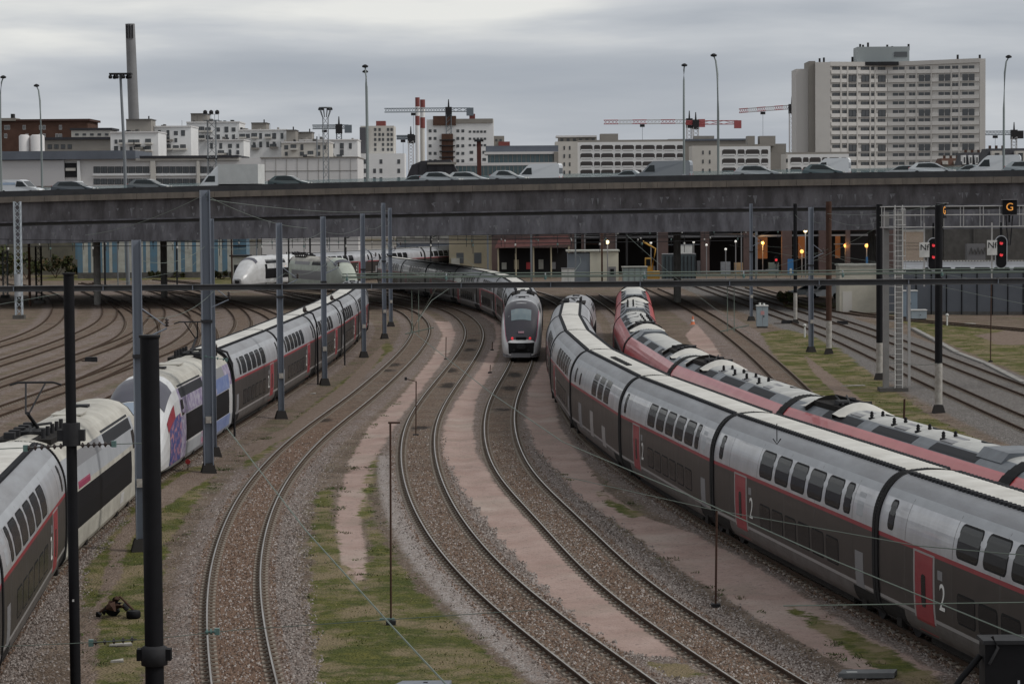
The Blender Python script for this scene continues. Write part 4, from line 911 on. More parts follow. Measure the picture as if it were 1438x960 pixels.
class Bld:
    """a far building laid out from its outline at distance Y; parts are children of one Empty"""
    def __init__(s, name, label, cat, u, Y, group=None):
        s.Y = Y; s.cx = P(u, 280, Y)[0]; s.root = thing(name, label, cat, (s.cx, Y, -.3), 0, group); s.n = 0; s.rest = MB()
    def xz(s, u, v, dy=0): x, z = P(u, v, s.Y + dy); return x - s.cx, z + .3
    def block(s, nm, u0, u1, v0, m, depth=14, v1=None, dy=0):
        x0, z1 = s.xz(u0, v0, dy); x1, _ = s.xz(u1, v0, dy); z0 = 0 if v1 is None else s.xz(u0, v1, dy)[1]
        return B(x0, x1, dy, dy + depth, z0, z1).build(nm, m, s.root)
    def win(s, u0, u1, v0, v1, dark=False, dy=0, nm='window'):
        x0, z1 = s.xz(u0, v0, dy); x1, z0 = s.xz(u1, v1, dy); s.n += 1
        if s.n <= 100: obj(nm, WIND if dark else WIN, s.root, ((x0 + x1) / 2, dy - .03, (z0 + z1) / 2), 0, (abs(x1 - x0), 1, abs(z1 - z0)))
        else: s.rest.box(x0, x1, dy - .05, dy + .02, z0, z1)
    def wins(s, us, vs, w, h, dark=False, dy=0, skip=0.0):
        for v in vs:
            for u in us:
                if random.random() >= skip: s.win(u - w / 2, u + w / 2, v - h / 2, v + h / 2, dark, dy)
    def done(s):
        if s.rest.v: tag(s.rest.build('windows', M_GLASSF, s.root), kind='stuff')
def lin(a, b, n): return list(np.linspace(a, b, n))

# tower block with two wings meeting in a shallow angle
M_TOWERW = mat('white_balcony_panel', (.60, .585, .565), .8, var=.1, scale=.2)
TW = thing('apartment_tower', 'tall pale apartment tower block with ribbons of balconies and a grey roof box', 'apartment block', (0, 0, -.3))
def wing(u0, Y0, u1, Y1, vt0, vt1, bays):
    x0, z0 = P(u0, vt0, Y0); x1, z1 = P(u1, vt1, Y1); hd = math.atan2(Y1 - Y0, x1 - x0); ln = math.hypot(x1 - x0, Y1 - Y0)
    def at(u):                                       # photo column -> metres along the wing
        lo, hi = 0, ln
        for _ in range(40):
            m = (lo + hi) / 2
            if 719 + FPX * (x0 + (x1 - x0) * m / ln) / (Y0 + (Y1 - Y0) * m / ln) < u: lo = m
            else: hi = m
        return lo
    def put(mb, nm, m): return mb.build(nm, m, TW, (x0, Y0, .3), hd)
    put(MB().hexa([(0, 0, -.3), (ln, 0, -.3), (ln, 13, -.3), (0, 13, -.3)], [(0, 0, z0), (ln, 0, z1), (ln, 13, z1), (0, 13, z0)]), 'wing', M_TOWER)
    put(MB().hexa([(-.1, -.35, z0 - 1.1), (ln + .1, -.35, z1 - 1.1), (ln + .1, 13.2, z1 - 1.1), (-.1, 13.2, z0 - 1.1)], [(-.1, -.35, z0 + .25), (ln + .1, -.35, z1 + .25), (ln + .1, 13.2, z1 + .25), (-.1, 13.2, z0 + .25)]), 'cornice', M_TOWER); z0 = min(z0, z1)
    for f in range(19):
        zb = z0 - 3.3 - 2.78 * f
        if zb < 1: break
        fl = MB(); bal = MB()
        fl.box(.2, ln - .2, -.35, -.003, zb - .25, zb + .95)
        put(fl, 'balcony_band', M_TOWERW)
        for k, (ua, ub) in enumerate(bays):
            a, b = at(ua), at(ub); lg = (f % 4 == 1) and k in (2, 3, 5, 6)
            hgt = 2.1 if lg else .95
            NW[0] += 1
            zc = zb + 1.5 - (0.5 if lg else 0)
            me_ = WIND
            if NW[0] <= 98: obj('window', me_, TW, (x0 + (a + b) / 2 * math.cos(hd) + (.38 if lg else .05) * math.sin(hd), Y0 + (a + b) / 2 * math.sin(hd) - (.38 if lg else .05) * math.cos(hd), zc + .3), hd, (b - a, 1, hgt))
            else:
                for (q, w_) in [(a, b - a)]:
                    for c in range(2):
                        p = [(x0 + (q + w_ * (c * .5 + .03)) * math.cos(hd), Y0 + (q + w_ * (c * .5 + .03)) * math.sin(hd) - (.45 if lg else .08)), (x0 + (q + w_ * (c * .5 + .47)) * math.cos(hd), Y0 + (q + w_ * (c * .5 + .47)) * math.sin(hd) - (.45 if lg else .08))]
                        NWM.add([(p[0][0], p[0][1], zc + .3 - hgt / 2), (p[1][0], p[1][1], zc + .3 - hgt / 2), (p[1][0], p[1][1], zc + .3 + hgt / 2), (p[0][0], p[0][1], zc + .3 + hgt / 2)], [(0, 1, 2, 3)])
    for ua, ub in bays[:-1]:
        c = at(ub) + .35; put(B(c - .22, c + .22, -.42, -.003, 0, z0 - 1.2), 'facade_rib', M_TOWER)
    return hd, ln
NW = [0]; NWM = MB()
wing(1166, 850, 1246, 854, 88, 88.5, [(1170, 1180), (1184, 1189.5), (1192, 1203), (1210, 1221), (1223.5, 1228), (1233.5, 1244)])
wing(1246, 854, 1376, 848, 88.5, 83, [(1254, 1271), (1277, 1286), (1290, 1307), (1318, 1335), (1337.5, 1346), (1351, 1369)])
tag(NWM.build('windows', M_GLASSF, TW), kind='stuff')
def tblock(nm, u0, u1, v0, Y, dep, m, v1=None):
    x0, z1 = P(u0, v0, Y); x1, _ = P(u1, v0, Y); z0 = -.3 if v1 is None else P(u0, v1, Y)[1]
    return B(x0, x1, Y, Y + dep, z0 + .3, z1 + .3).build(nm, m, TW)
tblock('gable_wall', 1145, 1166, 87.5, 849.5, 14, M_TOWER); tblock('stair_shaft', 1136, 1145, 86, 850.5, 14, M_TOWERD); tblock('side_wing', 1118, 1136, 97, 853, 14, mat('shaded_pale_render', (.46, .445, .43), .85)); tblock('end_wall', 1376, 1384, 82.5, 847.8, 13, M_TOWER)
tblock('roof_box', 1204, 1277, 66, 858, 10, mat('grey_roof_cladding', (.25, .28, .29), .6), 100); tblock('roof_box_window', 1256, 1274, 73, 857.8, .3, M_GLASSF, 80)
for u, v in ((1207, 62), (1211, 63), (1218, 60), (1245, 63), (1252, 65), (1275, 62), (1196, 80), (1150, 82), (1156, 81), (1344, 77), (1375, 77)): tblock('vent_stack', u, u + 2.4, v, 868, 1, M_DARK, v + 9)
tblock('roof_slab', 1215, 1262, 87, 852, 6, M_DARK, 92)

# chimney
b = Bld('tall_chimney', 'very tall slender grey concrete chimney with dark slots at its top', 'chimney', 186, 1000)
x0, zt = b.xz(181, 33); x1, zb_ = b.xz(186.5, 170)
hh = MB(); hh.tube([(x1, 3, 0), (x1, 3, zb_), (x1 - .9, 3, zt)], 2.3, 16, r2=1.8, smooth=True).build('shaft', mat('chimney_concrete', (.21, .215, .225), .85, col2=(.15, .15, .155), scale=.1), b.root)
for k in range(3): B(x1 - 2.2 + k * 1.1, x1 - 1.75 + k * 1.1, .85, 1.5, zt - 5.5, zt - .4).build('slot', M_DARK, b.root)
b = Bld('red_chimney', 'left one of the paired red and white striped chimneys', 'chimney', 586, 1050, 'striped chimneys')
def stripe(b, u0, u1, vs, mats_):
    for (va, vb), m in zip(zip(vs[:-1], vs[1:]), mats_):
        x0, z1 = b.xz(u0, va); x1, z0 = b.xz(u1, vb); MB().lathe([((x1 - x0) / 2, z0), ((x1 - x0) / 2, z1)], 14, 0, ((x0 + x1) / 2, 0)).build('band', m, b.root)
stripe(b, 583, 589.5, [137, 150, 163, 176, 250], [M_REDM, M_WHR, M_REDM, M_WHR])
b = Bld('red_chimney', 'right, slightly shorter one of the paired red and white striped chimneys', 'chimney', 593, 1056, 'striped chimneys')
stripe(b, 589.8, 597, [140, 151, 165, 180, 250], [M_REDM, M_WHR, M_REDM, M_CRR])

# left side
b = Bld('brick_building', 'long dark red brick block with pale windows at the far left skyline', 'building', 60, 640); b.block('wall', -20, 123, 170, M_BRICKD, 16); b.block('parapet', -20, 126, 168, mat('brown_parapet', (.06, .035, .03), .9), 17, 171, -.5)
b.wins([8, 12, 34, 38, 57, 62, 80, 85, 116], [179, 191], 4.2, 6, False, 0, .1); b.block('roof_block', -12, 22, 166, M_GREYB, 6, 170, -.8); b.block('chimney_stack', 15, 19, 160, M_DARK, 2, 167, 2); b.done()
for i, (ua, ub) in enumerate(((24, 39), (40, 60))):
    b = Bld('silo', ('left', 'right')[i] + ' one of the two squat white silos before the brick block', 'silo', (ua + ub) / 2, 560, 'white silos'); x0, z1 = b.xz(ua, 189); x1, _ = b.xz(ub, 189)
    MB().lathe([((x1 - x0) / 2, 0), ((x1 - x0) / 2, z1 - .3), ((x1 - x0) / 2 - .4, z1)], 20, 0, ((x0 + x1) / 2, 2)).build('drum', M_PANELW, b.root)
b = Bld('office_block', 'grey office block with dark flat roof between silos and white flats', 'building', 110, 575); b.block('wall', 60, 170, 196, M_GREYB, 14); b.block('roof', 58, 172, 193, M_ROOFD, 15, 196.5, -.5); b.block('upper_wall', 100, 155, 182, M_CRR, 10, 196, 1); b.block('upper_roof', 98, 157, 180, M_ROOFD, 11, 183, .6)
b.wins(lin(70, 98, 4), [206], 6, 6, True); b.wins(lin(108, 150, 5), [189], 5, 3, True, 1); b.done()
for nm, lab, u0, u1, v, Y, ws, vs in (('white_apartments', 'cubic white flats beside the tall chimney with small dark windows', 155, 222, 186, 545, [163, 171, 184, 192, 208], [199, 209]),
        ('white_apartments', 'stepped white flats right of the chimney foot, below the grey roof box', 205, 268, 178, 560, [214, 224, 236, 247, 257], [187, 197, 207]),
        ('white_apartments', 'tall white flats behind the left lattice floodlight tower', 262, 336, 172, 590, [270, 283, 292, 306, 318, 328], [182, 193]),
        ('white_apartments', 'low white flats in front of the left lattice floodlight tower', 290, 342, 197, 540, [297, 310, 323, 334], [205, 214]),
        ('white_apartments', 'white flats with dark loggias, middle of the white terrace', 334, 402, 183, 570, [340, 348, 357, 366, 376, 385, 396], [191, 203]),
        ('white_apartments', 'pale flats right of the white terrace before the small blue crane', 395, 462, 200, 550, [402, 412, 424, 436, 447, 456], [207, 216]),
        ('white_apartments', 'white flats at the right end of the terrace beside the beige tower', 420, 502, 197, 620, [430, 441, 468, 480, 492], [205, 214])):
    b = Bld(nm, lab, 'apartment block', (u0 + u1) / 2, Y, 'white apartment blocks'); b.block('wall', u0, u1, v, M_WHR if u0 != 395 else M_CRR, 13); b.block('roof_edge', u0 - .5, u1 + .5, v - 1, M_PANELW, 13.6, v + .8, -.3)
    for vv in vs:
        for u in ws:
            if random.random() < .1: continue
            w = random.choice((4, 5.5, 8)); hh_ = random.choice((2.8, 3.9)); b.win(u - w / 2, u + w / 2, vv - hh_, vv + hh_, True)
            if w > 6: b.block('balcony', u - w / 2 - .8, u + w / 2 + .8, vv + 1.2, M_CRR, 1.3, vv + 3.6, -1.3)
    for k in range(5):
        uu = random.uniform(u0 + 2, u1 - 6); b.block('roof_vent', uu, uu + random.uniform(1.5, 5), v - random.uniform(2, 5), random.choice((M_GREYB, M_CONCD, M_DARK)), 2, v - .6, random.uniform(1, 7))
    for k in range(2):
        uu = random.uniform(u0 + 4, u1 - 10); vv = random.uniform(v + 6, v + 22); b.block('loggia', uu, uu + random.uniform(6, 10), vv, M_GLASSF, .06, vv + 6, -.06); b.block('balcony', uu - .5, uu + 10.5, vv + 4, M_GREYB, 1.2, vv + 6.4, -1.2)
    uu = random.uniform(u0 + 3, u1 - 3); b.block('aerial', uu, uu + .35, v - 9, M_DARK, .12, v, 3)
    b.done()
for lab, u0, u1, v, vb, Y in (('grey-brown roof box at the foot of the tall chimney', 177, 212, 168, 187, 552), ('tallest grey roof box on the white terrace', 268, 290, 160, 175, 600), ('grey roof box with small pipes right of the lattice tower', 353, 374, 173, 186, 580), ('square grey roof box above the pale flats', 402, 415, 183, 202, 560), ('wide grey roof box right of the pale flats', 417, 438, 186, 202, 628)):
    b = Bld('roof_box', lab, 'roof structure', (u0 + u1) / 2, Y, 'grey roof boxes on the flats'); b.block('wall', u0, u1, v, M_GREYB, 7, vb + 6, 3); b.block('cap', u0 - .5, u1 + .5, v - .8, M_CONCD, 8, v + .6, 2.5); b.block('vent_pipe', u1 - 4, u1 - 2.5, v - 5, M_DARK, .5, v, 4)
b = Bld('long_office', 'long low white office with blue-grey roof and window ribbons behind the viaduct', 'building', 160, 470)
b.block('wall', -30, 368, 225, M_PANELW, 20); b.block('roof', -30, 190, 213, M_ROOFB, 22, 224.8, -1.2); b.block('roof_edge', 196, 335, 219, M_ROOFD, 20, 222.5, -1); b.block('roof_upstand', 190, 336, 222.6, M_CRR, 19, 226, -.6)
for ua, ub in ((131, 210), (219, 275), (281, 300), (308, 362)):
    for va, vb in ((234, 243), (251, 259)):
        n = max(2, int((ub - ua) / 9)); us = lin(ua, ub, n + 1)
        for i in range(n): b.win(us[i] + .3, us[i + 1] - .3, va, vb, True)
    b.block('sill_band', ua - 1, ub + 1, 244, M_WHR, .4, 247, -.4)
b.win(8, 18, 231, 251, True); b.block('stair_void', 90, 108, 229, M_DARK, .3, 249, -.2); b.block('stair_flight', 92, 106, 236, M_CRR, .5, 240, -.5); b.block('pilaster', 108, 112, 226, M_WHR, .8, 262, -.8); b.block('pilaster', 211, 218, 226, M_CRR, .8, 262, -.8); b.block('pilaster', 276, 280, 226, M_CRR, .8, 262, -.8); b.block('wall_wing', -30, 90, 226, mat('shed_cladding', (.42, .415, .425), .6), .6, 262, -.6); b.done()
b = Bld('panel_wall', 'long blank pale panel-clad shed behind the box truck and estate car', 'building', 435, 440); b.block('wall', 366, 502, 222, M_PANELW, 18)
for k in range(9): b.block('panel_joint', 372 + 15 * k, 372.4 + 15 * k, 223, M_GREYB, .06, 262, -.06)
b.block('cladding_rail', 366, 502, 240, M_GREYB, .08, 240.6, -.08); b.block('roof_edge', 365, 503, 221, M_GREYB, 18.5, 222.5, -.2)
b = Bld('beige_tower', 'beige block with dark window grid right of the straight street lamp', 'apartment block', 530, 930); b.block('wall', 506, 553, 177, M_CRR, 16); b.block('lower_wall', 500, 568, 216, M_WHR, 12, None, -6); b.block('roof_hat', 528, 541, 170, M_REDM, 6, 177, 3)
b.wins([511, 516, 527, 533, 538, 545, 550], lin(182, 210, 5), 3.2, 4, True, 0, .12); b.wins([504, 512, 526, 535, 560], [227, 240, 252], 4, 6, True, -6, .1); b.block('corner_bay', 505, 517, 179, mat('dark_bay', (.09, .09, .1), .6), .6, 215, -.6); b.done()
b = Bld('apartment_block', 'white high-rise with rust-red balcony column behind the crane mast', 'apartment block', 648, 1000); b.block('wall', 599, 693, 168, M_WHR, 18); b.block('roof_storey', 608, 640, 163, M_BRICKD, 10, 176, -.8); b.block('attic', 640, 692, 167, M_GREYB, 8, 173, -.5); b.block('roof_tank', 659, 667, 160, M_REDM, 4, 168, 2)
b.block('balcony_stack', 620, 636, 188, M_BRICKD, 1.2, 232, -1.2)
for v in (196, 204, 212, 220): b.block('balcony', 617, 639, v, M_DARK, 1.6, v + 1.6, -1.7)
b.wins([604, 611, 643, 650], lin(184, 226, 5), 4, 4, True, 0, .05); b.wins([660, 666, 671, 676, 681], [185, 195, 204], 3.5, 3, True); b.wins([662, 680], [214, 224], 5, 4, True); b.done()
b = Bld('beige_block', 'small beige block with red roof right of the white high-rise', 'building', 703, 1010); b.block('wall', 692, 708, 191, M_GREYB, 10); b.block('roof', 700, 716, 199, M_REDM, 9, 205, -.6); b.wins([697, 703], [197], 3, 3, True); b.done()
b = Bld('hall', 'charcoal hall with slanted hull-like roof behind the left-centre cars', 'building', 603, 520)
pts = [b.xz(u, v) for u, v in ((566, 262), (578, 232), (592, 226), (632, 224), (642, 240), (642, 262))]
MB().prism(pts, 0, 16).build('shell', M_ROOFD, b.root); b.block('roof_light', 600, 640, 228, M_GREYB, 6, 231, -.5)
for u in (588, 600, 612, 624, 636): b.block('seam', u, u + .5, 230, M_DARK, .1, 258, -.1)
b = Bld('glass_office', 'glass-fronted office with grey barrel roof in the middle of the skyline', 'office', 710, 560)
b.block('upper_glass', 685, 782, 217, M_BLUEG, 14, 236); b.block('roof', 682, 784, 205, M_ROOFB, 16, 214, 1); b.block('eave', 680, 784, 213.5, M_PANELW, 15, 217, -.8); b.block('floor_band', 640, 782, 229, M_PANELW, 12, 233, -1.2); b.block('lower_glass', 640, 782, 233, M_BLUEG, 12, 262, -1); b.block('core', 778, 784, 213, M_GREYB, 10, 262, -1.1)
for k in range(24): b.block('mullion', 643 + 6 * k, 643.6 + 6 * k, 233.2, M_GREYB, .15, 262, -1.16)
for k in range(15): b.block('mullion', 688 + 6.3 * k, 688.6 + 6.3 * k, 217.2, M_GREYB, .15, 229, -.16)
b = Bld('vent_column', 'dark rust-red ventilation column with flared top before the glass office', 'chimney', 672, 430); x, z1 = b.xz(672.5, 199); MB().box(x - .35, x + .35, 0, .7, 0, z1).build('shaft', mat('rust_red_cladding', (.085, .035, .03), .7), b.root); B(x - .75, x + .75, -.3, 1, z1, z1 + .35).build('cap', M_DARK, b.root)

# blocks with rounded balcony openings
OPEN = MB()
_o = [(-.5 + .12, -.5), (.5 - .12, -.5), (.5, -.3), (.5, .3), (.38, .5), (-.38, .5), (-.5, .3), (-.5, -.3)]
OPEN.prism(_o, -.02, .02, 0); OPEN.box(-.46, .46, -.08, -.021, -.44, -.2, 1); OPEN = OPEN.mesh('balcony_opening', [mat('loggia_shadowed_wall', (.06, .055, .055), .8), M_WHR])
def arcade(label, ug0, ug1, u0, u1, vt, vb, Y, floors, n, seed, attic=None):
    random.seed(seed); b = Bld('balcony_block', label, 'apartment block', (ug0 + u1) / 2, Y, 'blocks with rounded balcony openings')
    b.block('gable_wall', ug0, ug1, vt + 2, M_CRR, 15, None, -1); b.block('front_wall', ug1, u1, vt + 3, M_WHR, 14); b.block('roof_rail', ug1, u1, vt, M_GREYB, 13, vt + 3, .3)
    pitch = (vb - vt - 5) / floors; us = []; u = ug1 + 4; k = 0
    tot = n * (19 + 10.5); sc = (u1 - ug1 - 6) / tot
    for f in range(floors):
        v = vt + 6 + pitch * f + pitch * .42; u = ug1 + 4
        for k in range(n):
            for w in (19 * sc, 9.5 * sc):
                x0, z1 = b.xz(u, v - pitch * .34); x1, z0 = b.xz(u + w * .92, v + pitch * .38)
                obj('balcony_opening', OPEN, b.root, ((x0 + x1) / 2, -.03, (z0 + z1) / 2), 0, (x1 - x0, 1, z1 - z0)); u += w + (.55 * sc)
        for uu in ((ug0 * .6 + ug1 * .4), (ug0 * .35 + ug1 * .65)):
            b.win(uu - 1.1, uu + 1.1, v - 2.6, v + 2.6, True, -1)
    if attic:
        for a in attic: b.block('attic_box', *a[:2], a[2], M_GREYB, 7, vt + 2, 3)
    b.done(); return b
b = arcade('widest block with rounded balcony openings and a cream gable, left of the grey van', 780, 811, 811, 962, 197, 248, 840, 4, 5, 3, [(843, 868, 188)])
b.block('penthouse', 784, 838, 193, M_GREYB, 9, 200, 2); b.block('penthouse_roof', 781, 838, 190.5, M_PANELW, 11, 193, 1.2); b.wins(lin(789, 833, 6), [196.5], 4, 3.4, True, 2)
arcade('middle block with rounded balcony openings behind the slewing cranes', 972, 1010, 1010, 1082, 203, 246, 800, 3, 2, 4, [(1050, 1060, 191), (1067, 1089, 191)])
b = Bld('concrete_core', 'blank grey gable with roof plant beside the middle balcony block', 'building', 1093, 806); b.block('wall', 1080, 1105, 214, M_TOWERD, 12); b.block('roof_plant', 1083, 1104, 202, M_GREYB, 8, 214, 2); b.done()
arcade('low block with rounded balcony openings at the foot of the tower block', 1104, 1106, 1106, 1192, 214, 246, 780, 2, 3, 5)
b = Bld('office_slab', 'low grey slab with flat roof behind the middle balcony block', 'building', 1010, 900); b.block('wall', 940, 1052, 198, M_GREYB, 10); b.block('roof', 938, 1054, 195.5, M_ROOFB, 11, 198.2, -.4); b.block('roof_plant', 975, 1003, 191, M_GREYB, 5, 196, 2); b.wins([950, 957], [222, 236], 6, 10, True); b.done()
for lab, u0, u1, vt, Y in (('brown mansard roof with small box at the right foot of the tower', 1320, 1352, 222, 640), ('black curved mansard roof with four white dormers', 1350, 1385, 214, 600), ('black mansard house with cream gables at the right edge', 1384, 1450, 208, 560)):
    b = Bld('mansard_house', lab, 'house', (u0 + u1) / 2, Y, 'mansard-roofed houses'); b.block('wall', u0, u1, 232, M_CRR if u0 > 1380 else M_GREYB, 10)
    x0, z0 = b.xz(u0, 232); x1, z1 = b.xz(u1, vt); MB().hexa([(x0, -.3, z0), (x1, -.3, z0), (x1, 10, z0), (x0, 10, z0)], [(x0 + .8, 1.6, z1), (x1 - .3, 1.6, z1), (x1 - .3, 9, z1), (x0 + .8, 9, z1)]).build('roof', M_ROOFD if u0 > 1340 else M_BRICKD, b.root)
    nd = 4 if u0 == 1350 else 2
    for k in range(nd):
        ua = u0 + (u1 - u0) * (k + .28) / nd; w_ = 4.2 if nd == 4 else (14 if u0 > 1380 else 7); b.block('dormer', ua, ua + w_, vt + 4, M_WHR if nd == 4 else M_CRR, 3, 231, -.9); b.win(ua + w_ * .28, ua + w_ * .72, vt + 7, 229, True, -.9)
    for k in range(3): b.block('chimney_pot', u0 + 5 + k * 9, u0 + 8 + k * 9, vt - 3.5, M_BRICKD, .8, vt + 1, 4)
    b.done()

# ---- tower cranes
M_CRW = mat('crane_white', (.42, .42, .43), .6); M_CRR2 = mat('crane_red', (.30, .07, .075), .6); M_CRB = mat('crane_blue_grey', (.12, .145, .17), .6)
def lattice(mb, p, q, w, n, r, mi=0):
    p, q = Vector(p), Vector(q); d = (q - p).normalized(); a = d.cross(Vector((0, 0, 1)));
    if a.length < .1: a = Vector((1, 0, 0))
    a.normalize(); b_ = a.cross(d); off = [a * w / 2 + b_ * w / 2, a * w / 2 - b_ * w / 2, -a * w / 2 - b_ * w / 2, -a * w / 2 + b_ * w / 2]
    for i, o in enumerate(off): mb.tube([p + o, q + o], r, 4, mi, smooth=False)
    for k in range(n):
        s0, s1 = p + (q - p) * k / n, p + (q - p) * (k + 1) / n
        for i in range(4): mb.tube([s0 + off[i], s1 + off[(i + 1) % 4]], r * .6, 4, mi, False, smooth=False)
    return mb
def crane(label, um, vm, Y, u_tip, u_tail, cols, dv=0):
    x, z = P(um, vm, Y); root = thing('tower_crane', label, 'crane', (x, Y, 0), 0, 'tower cranes on the skyline')
    xt = P(u_tip, vm, Y)[0] - x; xe = P(u_tail, vm, Y)[0] - x; tz = dv * Y / FPX; k = Y / 900
    lattice(MB(), (0, 0, 0), (0, 0, z - 1), 1.7 * k, 26, .13 * k).build('mast', cols[0], root)
    n = 6; sg = 1 if xt > 0 else -1
    for i in range(n):
        a, b_ = i / n, (i + 1) / n
        lattice(MB(), (xt * a, 0, z + .7 + tz * a), (xt * b_, 0, z + .7 + tz * b_), 1.3 * k, 4, .12 * k).build('jib_section', cols[1] if i % 2 else cols[2], root)
    lattice(MB(), (0, 0, z + .7), (xe, 0, z + .7), 1.2 * k, 3, .13 * k).build('counter_jib', cols[2], root)
    MB().box(xe - 1.2 * k, xe + 1.2 * k, -.9, .9, z - 1.4 * k, z + 1.3 * k).build('counterweight', cols[3], root)
    MB().box(-1.1 * k, 1.1 * k, -1, 1, z - 1.6 * k, z + 1.6 * k).build('cab', M_DARK, root)
    MB().tube([(0, 0, z + 1.5), (0, 0, z + 4.2 * k)], .35 * k, 6, r2=.15 * k).build('apex', M_DARK, root)
    hx = xt * .55; B(hx - .8 * k, hx + .8 * k, -.6, .6, z - 1.2 * k + tz * .5, z - .3 * k + tz * .5).build('trolley', M_DARK, root); MB().tube([(hx, 0, z - 1), (hx, 0, z - 12)], .05 * k, 4).build('hoist_cable', M_DARK, root)
crane('dark blue-grey crane with long level jib in front of the striped chimneys', 630, 157, 1000, 540, 660, (M_CRB, M_CRB, M_CRB, M_CRB))
crane('red and white crane whose jib points right, beside the curved street lamp', 977, 175, 1000, 975 - 12, 1036, (M_CRW, M_CRR2, M_CRR2, M_CRR2), 0)
crane('red and white crane with long jib left of the tower block, hook hanging', 1112, 153, 950, 1038, 1120, (M_CRW, M_CRR2, M_CRW, M_DARK), -5)
crane('pale red crane with long jib ending behind the grey-van lamp', 968, 173, 1150, 848, 985, (M_CRW, M_CRR2, M_CRW, M_CRR2))
crane('small blue-grey crane beside the crowned lattice tower', 476, 181, 900, 439, 489, (M_CRB, M_CRB, M_CRB, M_CRB))
crane('grey crane on the skyline right of the tower block', 1424, 189, 1100, 1376, 1432, (M_CRW, M_CRB, M_CRB, M_DARK))
crane('small far crane low on the skyline left of the striped chimneys', 577, 195, 1200, 557, 582, (M_CRW, M_CRB, M_CRB, M_DARK))

# ---- floodlight masts behind the viaduct
M_MAST = mat('grey_mast_steel', (.16, .175, .19), .6)
x, z = P(169, 103, 350); m = thing('floodlight_mast', 'slender floodlight mast with a wide flat crown in front of the tall chimney', 'floodlight mast', (x + .6, 350, -.2))
MB().tube([(0, 0, 0), (-.2, 0, z * .6), (-.6, 0, z)], .28, 10, r2=.16).build('pole', M_MAST, m); B(-2.0, .9, -.7, .7, z, z + .22).build('platform', M_DARK, m)
for k in range(7): MB().lathe([(.1, z - .55), (.24, z - .5), (.26, z - .2), (.1, z - .02)], 8, 0, (-1.85 + .43 * k, -.5 + (k % 2) * .8)).build('floodlight', M_DARK, m)
x, z = P(297, 168, 420); m = thing('floodlight_tower', 'square lattice tower with three floodlights on a railed top', 'floodlight mast', (x, 420, -.2)); lattice(MB(), (0, 0, 0), (0, 0, z), 1.3, 18, .06).build('lattice', M_MAST, m); B(-1.2, 1.2, -.8, .8, z, z + .12).build('platform', M_MAST, m)
rl = MB()
for k in range(5): rl.tube([(-1.2 + .6 * k, -.8, z), (-1.2 + .6 * k, -.8, z + 1)], .035, 4)
rl.tube([(-1.2, -.8, z + 1), (1.2, -.8, z + 1)], .04, 4).build('railing', M_MAST, m)
for k in range(3): MB().lathe([(.12, z + 1.0), (.34, z + 1.1), (.34, z + 1.5), (.12, z + 1.7)], 10, 0, (-.95 + .95 * k, -.3)).build('floodlight', M_DARK, m)
for v0 in (.75, .5): B(-.9, .9, -.7, .7, z * v0, z * v0 + .15).build('rest_platform', M_DARK, m)
x, z = P(457, 163, 430); m = thing('floodlight_tower', 'lattice tower widening into a round crown, right of the white terrace', 'floodlight mast', (x, 430, -.2)); lattice(MB(), (0, 0, 0), (0, 0, z), .85, 20, .06).build('lattice', M_MAST, m)
cb = MB()
for k in range(10):
    a = 2 * math.pi * k / 10; cb.tube([(.5 * math.cos(a), .5 * math.sin(a), z), (1.05 * math.cos(a), 1.05 * math.sin(a), z + 1.5)], .05, 4)
cb.lathe([(1.0, z + 1.45), (1.1, z + 1.5), (1.1, z + 1.62), (1.0, z + 1.65)], 16).build('crown', M_MAST, m)
for k in range(6): a = 2 * math.pi * k / 6; B(1.0 * math.cos(a) - .16, 1.0 * math.cos(a) + .16, 1.0 * math.sin(a) - .16, 1.0 * math.sin(a) + .16, z + 1.15, z + 1.44).build('floodlight', M_DARK, m)
x, z = P(445, 190, 445); m = thing('aerial_mast', 'thin aerial mast before the pale panel-clad shed', 'mast', (x, 445, -.2)); MB().tube([(0, 0, 0), (0, 0, z)], .12, 6).build('pole', M_MAST, m); B(-.5, .5, -.05, .05, z - 2.2, z - 2.1).build('crossbar', M_MAST, m)
M_MASTG = mat('far_mast_grey', (.16, .175, .19), .6)
# ---------------------------------------------------------------- things seen under and beyond the viaduct
M_BRICKU = mat('purple_brown_brick', (.12, .085, .08), .9, var=.3, scale=.6)
M_REDD = mat('faded_red_paint', (.22, .06, .05), .7)
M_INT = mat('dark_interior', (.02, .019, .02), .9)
M_BWALL = mat('blue_stripe_paint', (.075, .17, .25), .8, col2=(.11, .15, .18), scale=.9); M_WWALL = mat('off_white_stripe_paint', (.42, .42, .39), .8, col2=(.26, .26, .23), scale=.9); M_YEL = mat('ochre_render', (.34, .30, .215), .85, var=.2, scale=.3)
def upright(name, label, cat, u0, u1, Y, h, depth, m, part='wall', group=None):
    x0, _ = P(u0, 280, Y); x1, _ = P(u1, 280, Y); root = thing(name, label, cat, ((x0 + x1) / 2, Y, -.24), 0, group); w = (x1 - x0) / 2
    B(-w, w, 0, depth, 0, h).build(part, m, root); return root, w
x0, _ = P(196, 280, 397); x1, _ = P(322, 280, 397); root = thing('painted_wall', 'long wall painted in blue and white vertical stripes behind the yard tracks', 'wall', (x0, 397, -.24))
ww = MB(); xx = -9.5; k = 0; random.seed(5)
while xx < x1 - x0:
    w_ = random.choice((.45, .6, .8, 1.1)); ww.box(xx, xx + w_ - .01, 0, .4, .9, 9, k % 2); k += 1; xx += w_
ww.build('striped_panel', [M_BWALL, M_WWALL], root); B(-9.5, x1 - x0, -.1, .5, 0, .88).build('plinth', M_CONCD, root)
